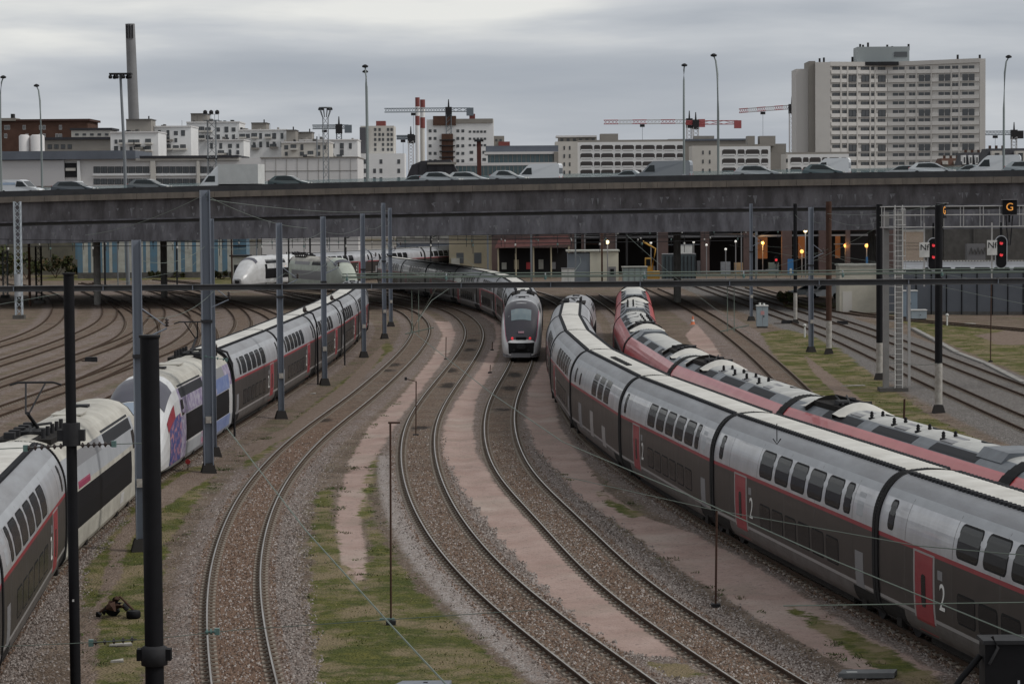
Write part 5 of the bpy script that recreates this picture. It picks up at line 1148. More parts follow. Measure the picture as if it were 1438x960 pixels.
r, w = upright('yard_hut', 'small dirty white hut with dark opening right of the striped wall', 'hut', 323, 347, 385, 3.4, 4, M_WWALL); B(-.8, .9, -.03, .02, .8, 2.2).build('opening', M_DARK, r); B(-w - .2, w + .2, -.3, 4.3, 3.41, 3.6).build('roof', M_DARK, r)
r, w = upright('blue_shed', 'blue shed partly hidden by the wide steel mast', 'shed', 300, 345, 400, 6.2, 5, M_BWALL); B(-w, w, -.05, -.004, 4.6, 4.8).build('rail', M_DARK, r)
r, w = upright('grey_shed', 'dark grey shed with ochre door at the far left under the viaduct', 'shed', 112, 160, 402, 7, 6, M_CONCD); B(-.6, .9, -.05, -.004, 0, 6.8).build('door', M_YEL, r); B(-3.4, -1.9, -.05, -.004, 2.8, 5.4).build('blue_panel', M_BWALL, r)
r, w = upright('low_building', 'long cream building with dark windows behind the white train', 'building', 330, 560, 450, 9.5, 10, M_CRR)
for k in range(9): B(-w + 2.2 + k * 2.9, -w + 3.8 + k * 2.9, -.05, -.004, 5.6, 7.2).build('window', M_GLASSF, r)
B(-w, w, -.25, -.004, 4.6, 4.9).build('ledge', M_YEL, r)
r, w = upright('ochre_building', 'ochre yard building left of the red canopy', 'building', 630, 745, 400, 6.6, 8, M_YEL)
for k in range(4): B(-w + 1.1 + k * 2.7, -w + 2.2 + k * 2.7, -.05, -.004, 1.8, 3.4).build('window', M_GLASSF, r)
B(-w - .2, w + .2, -.3, 8.2, 6.61, 6.85).build('roof', M_DARK, r); B(-w + .3, -w + 1.6, -.35, -.004, .1, 2.6).build('door', M_WWALL, r)
r, w = upright('grey_building', 'grey building with pale window frames left of the ochre building', 'building', 556, 634, 430, 9, 8, M_CONC)
for k in range(4): B(-w + .9 + k * 2.1, -w + 2.2 + k * 2.1, -.05, -.004, 5.2, 7.4).build('window', M_WWALL, r)
B(-w, w, -.3, -.004, 3.4, 4.4).build('blue_roof_edge', M_ROOFB, r)
# canopy
xa, _ = P(694, 280, 382); xb, _ = P(803, 280, 382); r = thing('station_canopy', 'dark red gabled canopy on yellow posts', 'canopy', ((xa + xb) / 2, 382, -.24)); w = (xb - xa) / 2
MB().hexa([(-w, 0, 4.4), (w, 0, 4.9), (w, 5, 4.9), (-w, 5, 4.4)], [(-w + .6, 2.2, 5.7), (w - .6, 2.2, 6.2), (w - .6, 3, 6.2), (-w + .6, 3, 5.7)]).build('roof', mat('dark_red_roof', (.10, .045, .042), .8, var=.35, scale=.6), r)
for k in range(5): x = -w + .5 + k * (2 * w - 1) / 4; MB().tube([(x, .6, 0), (x, .6, 4.6)], .12, 8).build('post', M_YEL, r)
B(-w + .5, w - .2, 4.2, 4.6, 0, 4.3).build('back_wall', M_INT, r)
for k in range(5): B(-w + 1 + k * 1.8, -w + 1.7 + k * 1.8, 4.1, 4.19, 1.2, 2.2 + .4 * (k % 2)).build('notice_board', (M_WWALL, M_YEL, M_FRED, M_WWALL, M_PANEL)[k], r)
# hut
xa, _ = P(797, 280, 350); xb, _ = P(868, 280, 350); xm, _ = P(828, 280, 350); r = thing('signal_hut', 'flat-roofed cream hut with grey shutter beyond the viaduct', 'hut', ((xa + xb) / 2, 350, -.24)); w = (xb - xa) / 2; c = (xa + xb) / 2
B(xm - c, w, 0, 5, 0, 4.4).build('wall', mat('pale_cream_wall', (.50, .485, .41), .8, var=.12, scale=.5), r); B(-w, xm - c - .01, .15, 5, 0, 4.2).build('shutter', mat('blue_grey_shutter', (.15, .175, .205), .6), r); B(-w - .2, w + .15, -.25, 5.2, 4.41, 4.6).build('roof', M_WWALL, r); B(w - 1.35, w - .35, -.05, -.004, 0, 2.4).build('door', M_PANEL, r); B(w - 1.1, w - .6, -.07, -.052, 1.3, 2.1).build('door_window', M_GLASS, r)
r, w = upright('white_cabinet', 'white equipment cabinet left of the cream hut', 'cabinet', 788, 806, 345, 2.3, .9, M_WHITEP, 'body'); B(-w - .05, w + .05, -.06, .96, 2.31, 2.4).build('lid', M_PANEL, r); B(-.02, .02, -.02, -.003, .1, 2.2).build('door_seam', M_PANEL, r)
# light cross spans for the overhead line under and behind the viaduct
for i, (yy, z_, xa, xb) in enumerate(((262, 6.9, -52, 22), (318, 6.6, -62, 30), (333, 6.2, -70, 34), (346, 6.9, -30, 40))):
    r = thing('cross_span', ('nearest', 'second', 'third', 'farthest')[i] + ' thin overhead cross-span wires hanging below the viaduct', 'cross span', (xa, yy, z_), 0, 'cross spans below the viaduct'); ln = xb - xa
    for dz, sag in ((0, .1), (.75, .5)): MB().tube([(ln * t, 0, dz - sag * 4 * t * (1 - t)) for t in np.linspace(0, 1, 13)], .035, 4).build('span_wire', M_DARK, r)
    for k in range(int(ln / 4.2)): MB().tube([(2 + 4.2 * k, 0, .7), (2 + 4.2 * k, 0, -1.1)], .03, 4).build('dropper', M_DARK, r); MB().lathe([(.03, -.35), (.12, -.3), (.05, -.24), (.12, -.18), (.03, -.12)], 7, 0, (2 + 4.2 * k, 0)).build('insulator', M_INSUL if k % 2 else M_WHITEP, r)
# brick depot with openings
xa, _ = P(690, 280, 392); xb, _ = P(1262, 280, 392); D0 = xa; r = thing('brick_depot', 'long dark brick depot with tall openings and orange-lit bays beyond the viaduct', 'building', (xa, 392, -.24)); WD = xb - xa
def du(u): return P(u, 280, 392)[0] - xa
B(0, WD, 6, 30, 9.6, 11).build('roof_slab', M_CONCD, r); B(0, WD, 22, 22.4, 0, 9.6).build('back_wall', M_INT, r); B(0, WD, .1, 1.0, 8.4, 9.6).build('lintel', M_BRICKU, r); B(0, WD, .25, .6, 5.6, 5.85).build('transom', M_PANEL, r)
for u0, u1 in ((690, 806), (816, 822), (842, 865), (923, 938), (984, 996), (1044, 1055), (1098, 1112), (1150, 1160), (1188, 1194), (1236, 1262)): B(du(u0), du(u1), 0, 1.2, 0, 8.39).build('brick_pier', M_BRICKU, r)
for u in (820, 864, 922, 1040, 1062): B(du(u), du(u) + .18, -.08, -.01, 0, 8.3).build('downpipe', M_PANEL, r)
random.seed(21)
for k in range(16):
    u0 = random.uniform(700, 1200); wd = random.uniform(3, 9); z0 = random.uniform(2.5, 8); dy = random.uniform(2, 9)
    B(du(u0), min(WD - .5, du(u0) + wd), dy, dy + .15, z0, z0 + random.choice((.08, .14, .25))).build('inner_beam', (M_PANEL, M_STEEL, M_RUSTY)[k % 3], r)
for k in range(9):
    u0 = random.uniform(700, 1200); wd = random.uniform(.5, 1.6); hh_ = random.uniform(1.2, 3.2)
    B(du(u0), du(u0) + wd, 1.6 + k * .2, 2.6 + k * .2, 0, hh_).build('stacked_equipment', (M_STEELL, M_BWALL, M_YEL, M_PANEL, M_REDD)[k % 5], r)
M_ORANGE = mat('orange_glow_paint', (.26, .10, .03), .8)  # orange lamp glow in the bays, put into the colour of flat panels
for u0, u1 in ((1066, 1083), (1127, 1138), (1180, 1187)): B(du(u0), du(u1), 6, 6.3, 2.2, 5.6).build('orange_glow_panel', M_ORANGE, r)
def lit(name, label, u, v, Y, m, rad, col, power):
    x, z = P(u, v, Y); root = thing(name, label, 'lamp', (x, Y, 0), 0, 'lit lamps beyond the viaduct')
    MB().tube([(0, 0, -.24), (0, 0, z - rad * .8)], .07, 6).build('pole', M_PANEL, root); MB().lathe([(rad * math.sin(t), z - rad * math.cos(t)) for t in np.linspace(.1, math.pi - .1, 8)], 12).build('globe', m, root)
    if power:
        l = bpy.data.lights.new('lamp_light', 'POINT'); l.energy = power; l.color = col; l.shadow_soft_size = rad; lo = bpy.data.objects.new('lamp_light', l); COL.objects.link(lo); lo.location = (0, -.9, z); lo.parent = root
Wc, Oc = (1, .9, .75), (1, .52, .16)
for lab, u, v, Y, o, pw in (('yellow-white globe lamp above the cream hut', 853, 340, 347, 'w', 60), ('small white globe lamp above the grey container', 914, 341, 360, 'p', 0), ('white globe lamp at the left edge of the brick pier', 974, 340, 360, 'p', 0), ('small pale lamp on the brick pier itself', 992, 344, 362, 'p', 0),
        ('white globe lamp over the pale pipe', 1019, 350, 345, 'p', 0), ('pale lamp at the second downpipe', 1033, 339, 362, 'p', 0), ('orange lamp lighting the widest orange-painted glow panel', 1071, 341, 393, 'o', 420), ('large yellow globe lamp beside the black mast', 1131, 324, 346, 'w', 60),
        ('low orange globe lamp right of the black mast', 1126, 353, 350, 'o', 60), ('small orange lamp inside the last bay', 1187, 345, 393, 'o', 380), ('orange lamp beside the ladder mast', 1217, 345, 345, 'o', 60), ('small orange lamp behind the first signal head', 1323, 348, 340, 'o', 40)):
    lit('globe_lamp', lab, u, v, Y, {'w': mat('yellowish_globe', (1, .82, .45), .4, emit=1.0), 'o': M_WARM, 'p': M_WHITEL}[o], .26 if pw else .17, Oc if o == 'o' else Wc, pw)
x, z = P(1090, 365, 350); r = thing('signal_light', 'lone red light glowing in the dark depot bay', 'signal', (x, 350, -.24)); MB().tube([(0, 0, 0), (0, 0, z)], .06, 6).build('pole', M_DARK, r); MB().box(-.22, .22, .02, .2, z - .3, z + .75).build('head', M_BLACK, r); MB().tube([(0, .02, z + .24), (0, -.06, z + .24)], .17, 12).build('red_lamp', M_RED_L, r)
for lab, u0, u1, v0, v1, Y in (('tall blue sign board with white figure left of the black mast', 1106, 1115, 361, 384, 335), ('small blue sign board beside the ladder mast', 1216, 1229, 358, 368, 340)):
    xa, za = P(u0, v0, Y); xb, zb = P(u1, v1, Y); r = thing('sign_board', lab, 'sign', ((xa + xb) / 2, Y, -.24), 0, 'blue sign boards'); w = (xb - xa) / 2
    B(-w, w, 0, .06, zb, za).build('panel', mat('sign_blue', (.04, .16, .36), .5), r); MB().tube([(0, .1, 0), (0, .1, zb + .1)], .05, 6).build('post', M_PANEL, r); B(-w * .35, w * .35, -.01, -.003, zb + (za - zb) * .12, zb + (za - zb) * .42).build('white_figure', M_WHITEP, r)
r, w = upright('shipping_container', 'dark teal-grey container left of the first brick pier', 'container', 930, 977, 352, 3.9, 2.4, mat('teal_grey_steel', (.075, .095, .105), .6, var=.2, scale=1), 'body')
for k in range(9): B(-w + .3 + k * .5, -w + .42 + k * .5, -.05, -.003, .2, 3.7).build('rib', M_DARK, r)
B(-w, w, -.03, 2.43, 3.91, 4.0).build('top_rail', M_PANEL, r)
r, w = upright('parcel_crate', 'white crate stack on top of the teal-grey container', 'crate', 950, 972, 353, .001, .9, M_WHITEP, 'base'); B(-w, w, 0, .9, 4.02, 5.1).build('body', M_WHITEP, r); B(-w - .03, w + .03, -.03, .93, 5.101, 5.16).build('lid', M_PANEL, r)
r, w = upright('glazed_shelter', 'low pale shelter with greenish panes right of the cream hut', 'shelter', 874, 908, 345, 2.4, 2, mat('pale_green_panes', (.30, .36, .35), .3), 'pane')
for k in range(5): B(-w + k * w / 2 - .04, -w + k * w / 2 + .04, -.06, -.003, 0, 2.4).build('frame', M_PANEL, r)
B(-w - .1, w + .1, -.2, 2.1, 2.41, 2.52).build('roof', M_WWALL, r)
r, w = upright('work_machine', 'yellow rail crane machine half hidden behind the glazed shelter', 'machine', 892, 926, 356, 1.6, 2, mat('machine_yellow', (.45, .25, .04), .6, var=.3, scale=1), 'body'); B(-.3, .5, .3, 1.6, 1.61, 3.4).build('cab', MATS['machine_yellow'], r); MB().tube([(.6, .9, 1.6), (1.1, .9, 4.6), (-.6, .9, 5.6)], .16, 6).build('boom', MATS['machine_yellow'], r); B(-.2, .4, .26, .296, 2.3, 3.2).build('cab_window', M_GLASS, r)
# low wall / platform edge in front of the depot
xa, xb = P(905, 280, 338)[0], P(1180, 280, 338)[0]; r = thing('platform', 'low concrete platform edge in front of the depot', 'platform', (xa, 338, -.24)); B(0, xb - xa, 0, 6, 0, .9).build('slab', M_CONCD, r); B(0, xb - xa, -.08, .3, .901, 1.0).build('edge', M_CONC, r)
MB().tube([(3, -.3, 1.9), (xb - xa - 8, -.3, 2.1)], .09, 6).build('pipe', M_PANEL, r)
# beige box building, parked cars
xa, xb = P(1179, 280, 259.5)[0], P(1243, 280, 259.5)[0]; r = thing('beige_hut', 'plain beige boxy hut with flat roof left of the ladder mast', 'hut', ((xa + xb) / 2, 259.5, -.24)); w = (xb - xa) / 2
B(-w, w, 0, 3, 0, 4.6).build('wall', mat('beige_hut_wall', (.50, .475, .40), .8, col2=(.36, .34, .29), scale=.5), r); B(-w - .12, w + .12, -.12, 3.1, 4.61, 4.78).build('roof', M_WWALL, r); B(-w + .3, -w + 1.2, -.04, -.004, 0, 2.1).build('door', M_CRR, r)
for lab, x_, kind, ln, colr in (('white van parked beside the beige hut behind the black mast', 1158, 'small van', 4.2, WHITE), ('pale grey car parked behind the grey and black masts', 1132, 'car', 4.2, (.4, .43, .46))):
    v_ = vehicle('parked_' + ('van' if 'van' in kind else 'car'), lab, 'van' if 'van' in kind else 'car', 900, 10, -1, kind, colr, ln, 'vehicles parked under the viaduct'); x, _ = P(x_, 280, 296 + (4 if kind == 'car' else 0)); v_.location = (x, 296 + (4 if kind == 'car' else 0), -.23); v_.rotation_euler = (0, 0, R(172))
# slate-grey panel fence, parallel to the viaduct
pa, pb = P(1244, 280, 254.5)[0], 78; r = thing('panel_fence', 'long slate-grey panel fence with dark posts on the right', 'fence', (pa, 254.5, 0), -math.atan2(27, 107.5)); ln = (pb - pa) * 1.03
M_SLATE = mat('slate_fence_panel', (.105, .115, .135), .7, var=.15, scale=.4)
n = int(ln / 1.45)
for k in range(n): B(1.45 * k + .02, 1.45 * k + 1.43, 0, .06, .1, 3.95).build('panel', M_SLATE, r)
for k in range(n + 1): B(1.45 * k - .05, 1.45 * k + .05, -.07, -.003, -.2, 4.15).build('post', M_BLACK, r)
B(0, ln, -.03, .10, -.24, .09).build('plinth', M_CONCD, r); B(0, ln, -.02, .09, 3.96, 4.1).build('top_rail', M_DARK, r)
xa, xb = P(1300, 280, 322)[0], 90; r = thing('concrete_wall', 'pale grey concrete retaining wall behind the signal gantry', 'wall', (xa, 322, -.24)); B(0, xb - xa, 0, 1, 0, 9.2).build('panel', M_CONCD, r)
for k in range(12): B(2.2 + 3.6 * k, 2.5 + 3.6 * k, -.12, -.003, 0, 9.1).build('rib', M_CONCD, r)
r, w = upright('graffiti_box', 'pale grey box with dark scrawls above the parked train roof', 'cabinet', 1358, 1384, 318, 5.6, 1.2, M_PANEL, 'body')
for k in range(5): MB().tube([(-w + .3 + k * .42, -.02, 4.4), (-w + .55 + k * .4, -.02, 5.2 - .2 * (k % 2)), (-w + .7 + k * .42, -.02, 4.5)], .05, 5).build('scrawl', M_CONCD, r)


# clutter under the viaduct on the left: scrub, dark wall, thin far masts
xa, xb = P(-60, 280, 420)[0], P(165, 280, 420)[0]; r = thing('boundary_wall', 'dark weathered boundary wall at the far left behind the lattice masts', 'wall', (xa, 420, -.24)); B(0, xb - xa, 0, .4, 0, 9).build('panel', mat('weathered_dark_wall', (.085, .082, .07), .9, col2=(.14, .13, .10), scale=.35), r); B(0, xb - xa, -.06, .46, 9.01, 9.2).build('coping', M_CONCD, r)
LEAFM = [mat('scrub_leaf_olive', (.065, .075, .03), .8), mat('scrub_leaf_dark', (.03, .036, .018), .85), mat('scrub_leaf_brown', (.10, .075, .04), .85)]
def shrub(label, u, vb, hgt, wid, n, seed):
    x, y = G(u, vb, -.2); rg = np.random.default_rng(seed); root = thing('shrub', label, 'shrub', (x, y, -.22), 0, 'scrub along the far tracks')
    tk = MB()
    for k in range(5): a = 1.3 * k; tk.tube([(0, 0, 0), (wid * .25 * math.cos(a), .25 * wid * math.sin(a), hgt * .5), (wid * .38 * math.cos(a + .3), wid * .38 * math.sin(a + .3), hgt * .85)], .05, 5, r2=.015)
    tk.build('stem', M_RUSTY, root)
    lf = MB(); cl = [(rg.uniform(-wid / 2, wid / 2), rg.uniform(-wid / 2, wid / 2), rg.uniform(.2, .9) * hgt, rg.uniform(.25, .5) * min(wid, hgt) * .6) for _ in range(9)]
    for _ in range(n):
        c = cl[rg.integers(9)]; d = rg.normal(0, 1, 3); d = d / np.linalg.norm(d) * c[3] * rg.random() ** .4; p = np.array(c[:3]) + d; p[2] = max(.05, p[2]); a, b = rg.normal(0, .16, 3), rg.normal(0, .16, 3)
        lf.add([p - a, p + b, p + a, p - b], [(0, 1, 2, 3)], int(rg.choice([0, 0, 1, 1, 2])))
    lf.build('foliage', LEAFM, root)
for i, (lab, u, vb, hh_, ww_) in enumerate((('olive scrub bush behind the tall white lattice mast', 38, 392, 4.2, 6), ('low brown scrub left of the grey shed', 78, 390, 3.2, 5), ('dark scrub bush at the far left edge under the viaduct', 2, 394, 4.5, 7), ('low green bush before the dark grey shed', 118, 388, 1.6, 5), ('small bush at the foot of the striped wall', 240, 390, 1.1, 6), ('bush beside the pale hut near the white train nose', 312, 392, 1.3, 4), ('yellow-green weeds at the foot of the black mast by the beige hut', 1104, 428, 1.3, 1.3))): shrub(lab, u, vb, hh_, ww_, 160 if i == 6 else 700, i + 3)
for lab, u, vb, w_ in (('far dark mast before the striped wall, left one', 149, 396, .24), ('far slim mast before the striped wall', 167, 398, .14), ('far dark mast at the right part of the striped wall', 250, 397, .2), ('far brown mast in front of the pale hut', 327, 396, .2), ('far grey mast at the nose of the white train', 362, 402, .2), ('far dark mast in front of the white train band', 407, 403, .2), ('far black mast above the pale green locomotive', 437, 402, .22), ('far black mast beside the steel mast row', 486, 402, .22),
        ('far dark mast before the grey building', 606, 398, .2), ('far mast at the edge of the ochre building', 686, 398, .24), ('far mast beside the red canopy', 747, 398, .26), ('far mast in front of the grey shutter', 809, 398, .2), ('far brown mast in front of the cream hut', 846, 399, .24), ('far black mast right of the cream hut', 881, 400, .26), ('far pale mast beside the brick pier', 1062, 402, .2)):
    x, y = G(u, vb, -.2); y = min(y, 348); x = P(u, 480, y)[0]; rt = thing('far_mast', lab, 'mast', (x, y, -.2), 0, 'thin masts beyond the viaduct'); MB().box(-w_ / 2, w_ / 2, -w_ / 2, w_ / 2, 0, 9.2).build('column', (M_RUSTY if 'brown' in lab else M_DARK if ('dark' in lab or 'black' in lab) else M_MASTG), rt); MB().tube([(0, 0, 6.4), (1.6, 0, 6.9)], .05, 5).tube([(0, 0, 7.4), (1.6, 0, 6.95)], .035, 5).build('bracket', M_DARK, rt)
# ---------------------------------------------------------------- catenary masts
HB = MB()                                             # H-section mast, unit height
HB.box(-.15, -.118, -.17, .17, 0, 1).box(.118, .15, -.17, .17, 0, 1).box(-.117, .117, -.012, .012, 0, 1)
HBM = HB.mesh('column', [M_STEEL]); FOOT = MB().hexa([(-.33, -.33, -.05), (.33, -.33, -.05), (.33, .33, -.05), (-.33, .33, -.05)], [(-.21, -.21, .4), (.21, -.21, .4), (.21, .21, .4), (-.21, .21, .4)]).mesh('foundation', [mat('black_foundation', (.03, .028, .027), .9)])
def mast(label, ub, vb, vt, w=1.0, cap=True, arm=None):
    x, y = G(ub, vb, -.2); zt = P(ub, vt, y)[1] + .2; root = thing('catenary_mast', label, 'mast', (x, y, -.2), R(12), 'grey steel catenary masts'); obj('column', HBM, root, (0, 0, 0), 0, (w, w, zt)); obj('foundation', FOOT, root)
    B(-.17 * w, .17 * w, -.2 * w, .2 * w, 6.3, 6.42).build('clamp', M_DARK, root); B(-.12, .12, -.19 * w - .02, -.19 * w - .004, 2.1, 2.38).build('number_plate', M_POLEW, root); MB().tube([(.15, 0, 6.9), (.95, 0, 7.25)], .03, 6).tube([(.15, 0, 7.9), (.95, 0, 7.3)], .022, 6).build('bracket', M_STEEL, root); MB().lathe([(.02, 7.3), (.08, 7.33), (.03, 7.38), (.08, 7.43), (.03, 7.48), (.08, 7.53), (.02, 7.58)], 8, 0, (.95, 0)).build('insulator', M_INSULB, root)
    if arm:
        for z, l in arm: MB().tube([(.1 * arm[0][1], 0, z), (l, 0, z + .5)], .04, 6).tube([(.1, 0, z + 1.3), (l * .95, 0, z + .55)], .025, 6).build('bracket', M_STEEL, root); MB().lathe([(.03, 0), (.09, .05), (.04, .1), (.09, .15), (.04, .2), (.09, .25), (.03, .3)], 8).build('insulator', M_INSULB, root, (l * .55, 0, z + .15))
    return root
mast('widest grey steel mast, left of centre, with a twin column behind it', 293, 663, 267, 1.35)
x, y = G(301, 640, -.2); zt = 10.6; rt = thing('catenary_mast', 'slim twin column right behind the widest grey mast', 'mast', (x, y, -.2), R(12), 'grey steel catenary masts'); obj('column', HBM, rt, (0, 0, 0), 0, (.75, .75, zt)); obj('foundation', FOOT, rt)
mast('grey steel mast half hidden behind the thick black post', 198, 773, 337, 1.0)
mast('grey steel mast beside the first double-deck carriage of the left train', 395, 587, 313)
mast('grey steel mast in front of the middle of the left double-deck train', 456, 540, 304)
mast('grey steel mast before the last carriages of the left train', 511, 501, 300)
mast('left one of the two close grey masts beside the curving empty track', 540, 475, 285)
mast('right, farther one of the two close grey masts beside the curving track', 549, 458, 292)
mast('slim grey mast right of the grey cabinet with a white band near its foot', 1055, 450, 286, .8)
mast('grey mast between the black and the brown mast on the mossy strip', 1139, 494, 291, 1.0)
def post(name, label, ub, vb, vt, r, m, m2=None, h2=2.0, group=None, y=None):
    if y is None: x, y = G(ub, vb, -.2)
    else: x = P(ub, 480, y)[0]
    zt = P(ub, vt, y)[1] + .2; root = thing(name, label, 'post', (x, y, -.2), 0, group)
    if m2: MB().tube([(0, 0, .45), (0, 0, h2)], r, 12).build('painted_base', m2, root); MB().tube([(0, 0, h2 + .001), (0, 0, zt)], r, 12).build('shaft', m, root); obj('foundation', FOOT, root)
    else: MB().tube([(0, 0, 0), (0, 0, zt)], r, 14).build('shaft', m, root)
    return root, zt
gb = 'black and white posts beside the straight tracks'
post('signal_post', 'tall black post with dirty white base nearest the camera on the mossy strip', 1318, 579, 288, .2, M_BLACK, M_POLEW, 2.6, gb)
post('signal_post', 'black post with dirty white base touching the ladder mast', 1235, 533, 287, .2, M_BLACK, M_POLEW, 2.3, gb)
post('signal_post', 'rust-brown and black post with grey base in the middle of the mossy strip', 1164, 497, 283, .21, M_RUSTY, M_POLEW, 2.4, gb)
post('signal_post', 'black post with white base near the grey cabinet, farthest of its kind', 1117, 455, 286, .17, M_BLACK, M_POLEW, 2.8, gb)
p, zt = post('steel_post', 'slim black post rising past the beige power car at the left', 98, 960, 386, .118, M_BLACK, y=58)
MB().tube([(0, 0, 6.0), (0, 0, 6.5)], .2, 12).build('clamp', M_DARK, p); B(-.3, .3, -.1, .1, 6.1, 6.35).build('bracket', M_DARK, p); MB().lathe([(.118, zt + .001), (.14, zt + .002), (.14, zt + .05)], 14).build('cap', M_DARK, p)
B(-.02, .02, -.125, -.119, 2.55, 2.6).build('rivet', M_WHITEP, p)
p, zt = post('steel_post', 'thick black post with collar in the left foreground', 210, 960, 474, .198, M_BLACK, y=55)
MB().lathe([(.20, zt + .001), (.225, zt + .002), (.225, zt + .06)], 16).build('cap', M_DARK, p); MB().lathe([(.2, 1.62), (.28, 1.64), (.28, 2.0), (.2, 2.05)], 16).build('collar', M_DARK, p); B(-.36, .36, -.12, .12, 1.74, 1.98).build('clamp', M_BLACK, p)
# lattice masts on the left
def lattice_mast(label, u, vb, vt, w, m, foot=True, y=None, g='lattice masts on the left'):
    if y is None: x, y = G(u, vb, -.2)
    else: x = P(u, 480, y)[0]
    zt = P(u, vt, y)[1] + .2; root = thing('lattice_mast', label, 'mast', (x, y, -.2), 0, g); lattice(MB(), (0, 0, .3), (0, 0, zt), w, int(zt / (w * 1.05)), w * .085).build('lattice', m, root)
    B(-w * .9, w * .9, -w * .9, w * .9, -.1, .35).build('foundation', M_CONCD, root); return root, zt
r, zt = lattice_mast('white lattice mast at the far left edge, tallest of the lattice masts', 27, 447, 283, .62, mat('pale_lattice_paint', (.34, .38, .42), .6, var=.2, scale=1)); MB().tube([(0, -.3, 2.2), (0, -.3, 4.4)], .3, 10).build('counterweight', M_STEELL, r)
lattice_mast('shorter white lattice mast left of the tall one', 9, 420, 352, .55, MATS['pale_lattice_paint'], y=318)
lattice_mast('dark lattice mast right of the tall white lattice mast', 56, 415, 345, .6, M_DARK, y=300)
p, zt = post('steel_post', 'slim dark post between the lattice masts on the left', 43, 430, 291, .15, M_RUSTY, y=292)
# equipment cabinets
def cabinet(label, u0, u1, vt, vb, m, dep=.8, nm='equipment_cabinet'):
    (xa, y), (xb, _) = G(u0, vb, -.2), G(u1, vb, -.2); h = P(u0, vt, y)[1] + .2; r = thing(nm, label, 'cabinet', ((xa + xb) / 2, y, -.2), 0, 'trackside cabinets'); w = (xb - xa) / 2
    B(-w, w, 0, dep, .12, h).build('body', m, r); B(-w - .04, w + .04, -.05, dep + .05, h + .001, h + .08).build('lid', M_WHITEP, r); B(-w * .9, w * .9, .05, dep - .05, -.05, .119).build('plinth', M_CONCD, r); B(-.012, .012, -.012, -.003, .16, h - .05).build('door_seam', M_PANEL, r); B(.06, .16, -.03, -.004, h * .5, h * .56).build('handle', M_DARK, r); return r, w, h
MCAB = mat('pale_blue_grey_cabinet', (.26, .31, .34), .6, var=.15, scale=1)
r, w, h = cabinet('pale blue-grey cabinet with a faint red mark beside the slim grey mast', 1063, 1079, 430, 460, MCAB); B(-.16, .16, -.014, -.004, h * .6, h * .78).build('red_mark', mat('faded_red', (.42, .22, .22), .7), r)
MB().tube([(-.2, .3, h + .08), (-.2, .3, h + .3)], .1, 8).build('cap', M_WHITEP, r); MB().tube([(.15, .3, h + .08), (.15, .3, h + .25)], .1, 8).build('cap', M_WHITEP, r)
r, w, h = cabinet('tall blue-grey cabinet with white lid right of the ladder mast', 1266, 1289, 409, 446, mat('blue_grey_cabinet', (.17, .22, .27), .6, var=.15, scale=1), 1.0); B(-.1, .12, -.016, -.004, h * .62, h * .7).build('notice', M_WHITEP, r)
cabinet('low wide grey cabinet in front of the panel fence', 1280, 1302, 436, 449, MCAB, .9)
x, y = G(1272, 450, -.2)
post('steel_post', 'thin blue-grey post in front of the tall blue-grey cabinet', 1275, 452, 403, .14, M_STEEL)

M_BEAM = mat('weathered_beam_steel', (.12, .12, .125), .65, .1, var=.5, scale=.5, stretch=(.5, 1, 1))
# portal beam across the whole yard
bm = thing('portal_beam', 'grey steel portal beam spanning all tracks just below the viaduct', 'beam', (0, 109, 7.5)); xs = (-30, 34)
B(xs[0], xs[1], -.18, .18, 0, .03).build('bottom_flange', M_BEAM, bm); B(xs[0], xs[1], -.18, .18, .21, .24).build('top_flange', M_BEAM, bm); B(xs[0], xs[1], -.02, .02, .031, .209).build('web', M_BEAM, bm)
for x in (-28, 32): obj('column', HBM, bm, (x, 0, -7.7), 0, (1.2, 1.2, 7.65))
for k in range(17): B(xs[0] + 2 + 3.7 * k, xs[0] + 2.03 + 3.7 * k, -.17, .17, .032, .208).build('stiffener', M_STEEL, bm)
def wire(label, pts, r, m, sag=0.0, cat='cable', name='overhead_wire', group='overhead wires', n=14):
    P_ = []
    for (a, b) in zip(pts[:-1], pts[1:]):
        for i in range(n): t_ = i / n; P_.append(tuple(a[j] + (b[j] - a[j]) * t_ for j in range(3))[:2] + (a[2] + (b[2] - a[2]) * t_ - sag * 4 * t_ * (1 - t_),))
    P_.append(pts[-1]); o = pts[0]; ob = MB().tube([(p[0] - o[0], p[1] - o[1], p[2] - o[2]) for p in P_], r, 5, smooth=False).build(name, m, None, o); return tag(ob, label, cat, group)
def W3(u, v, Y): x, z = P(u, v, Y); return (x, Y, z)
fc = thing('feeder_cable', 'pale green feeder cables carried on stubs above the portal beam', 'cable', (0, 109, 7.5))
for k, (dz, dy) in enumerate(((.46, 0), (.62, .1), (.52, -.12))): MB().tube([(-7.0, dy, dz), (10, dy, dz - .03), (22, dy, dz + .02), (34, dy, dz)], .025, 5).build('cable', M_WIREG if k != 2 else M_WIRE, fc)
for k in range(10): x = -6.8 + 4.1 * k; MB().tube([(x, 0, .31), (x, 0, .62)], .03, 6).build('stub', M_STEELL, fc); MB().lathe([(.03, .34), (.07, .38), (.04, .42), (.07, .46), (.03, .5)], 8, 0, (x, -.1)).build('insulator', M_INSUL, fc)
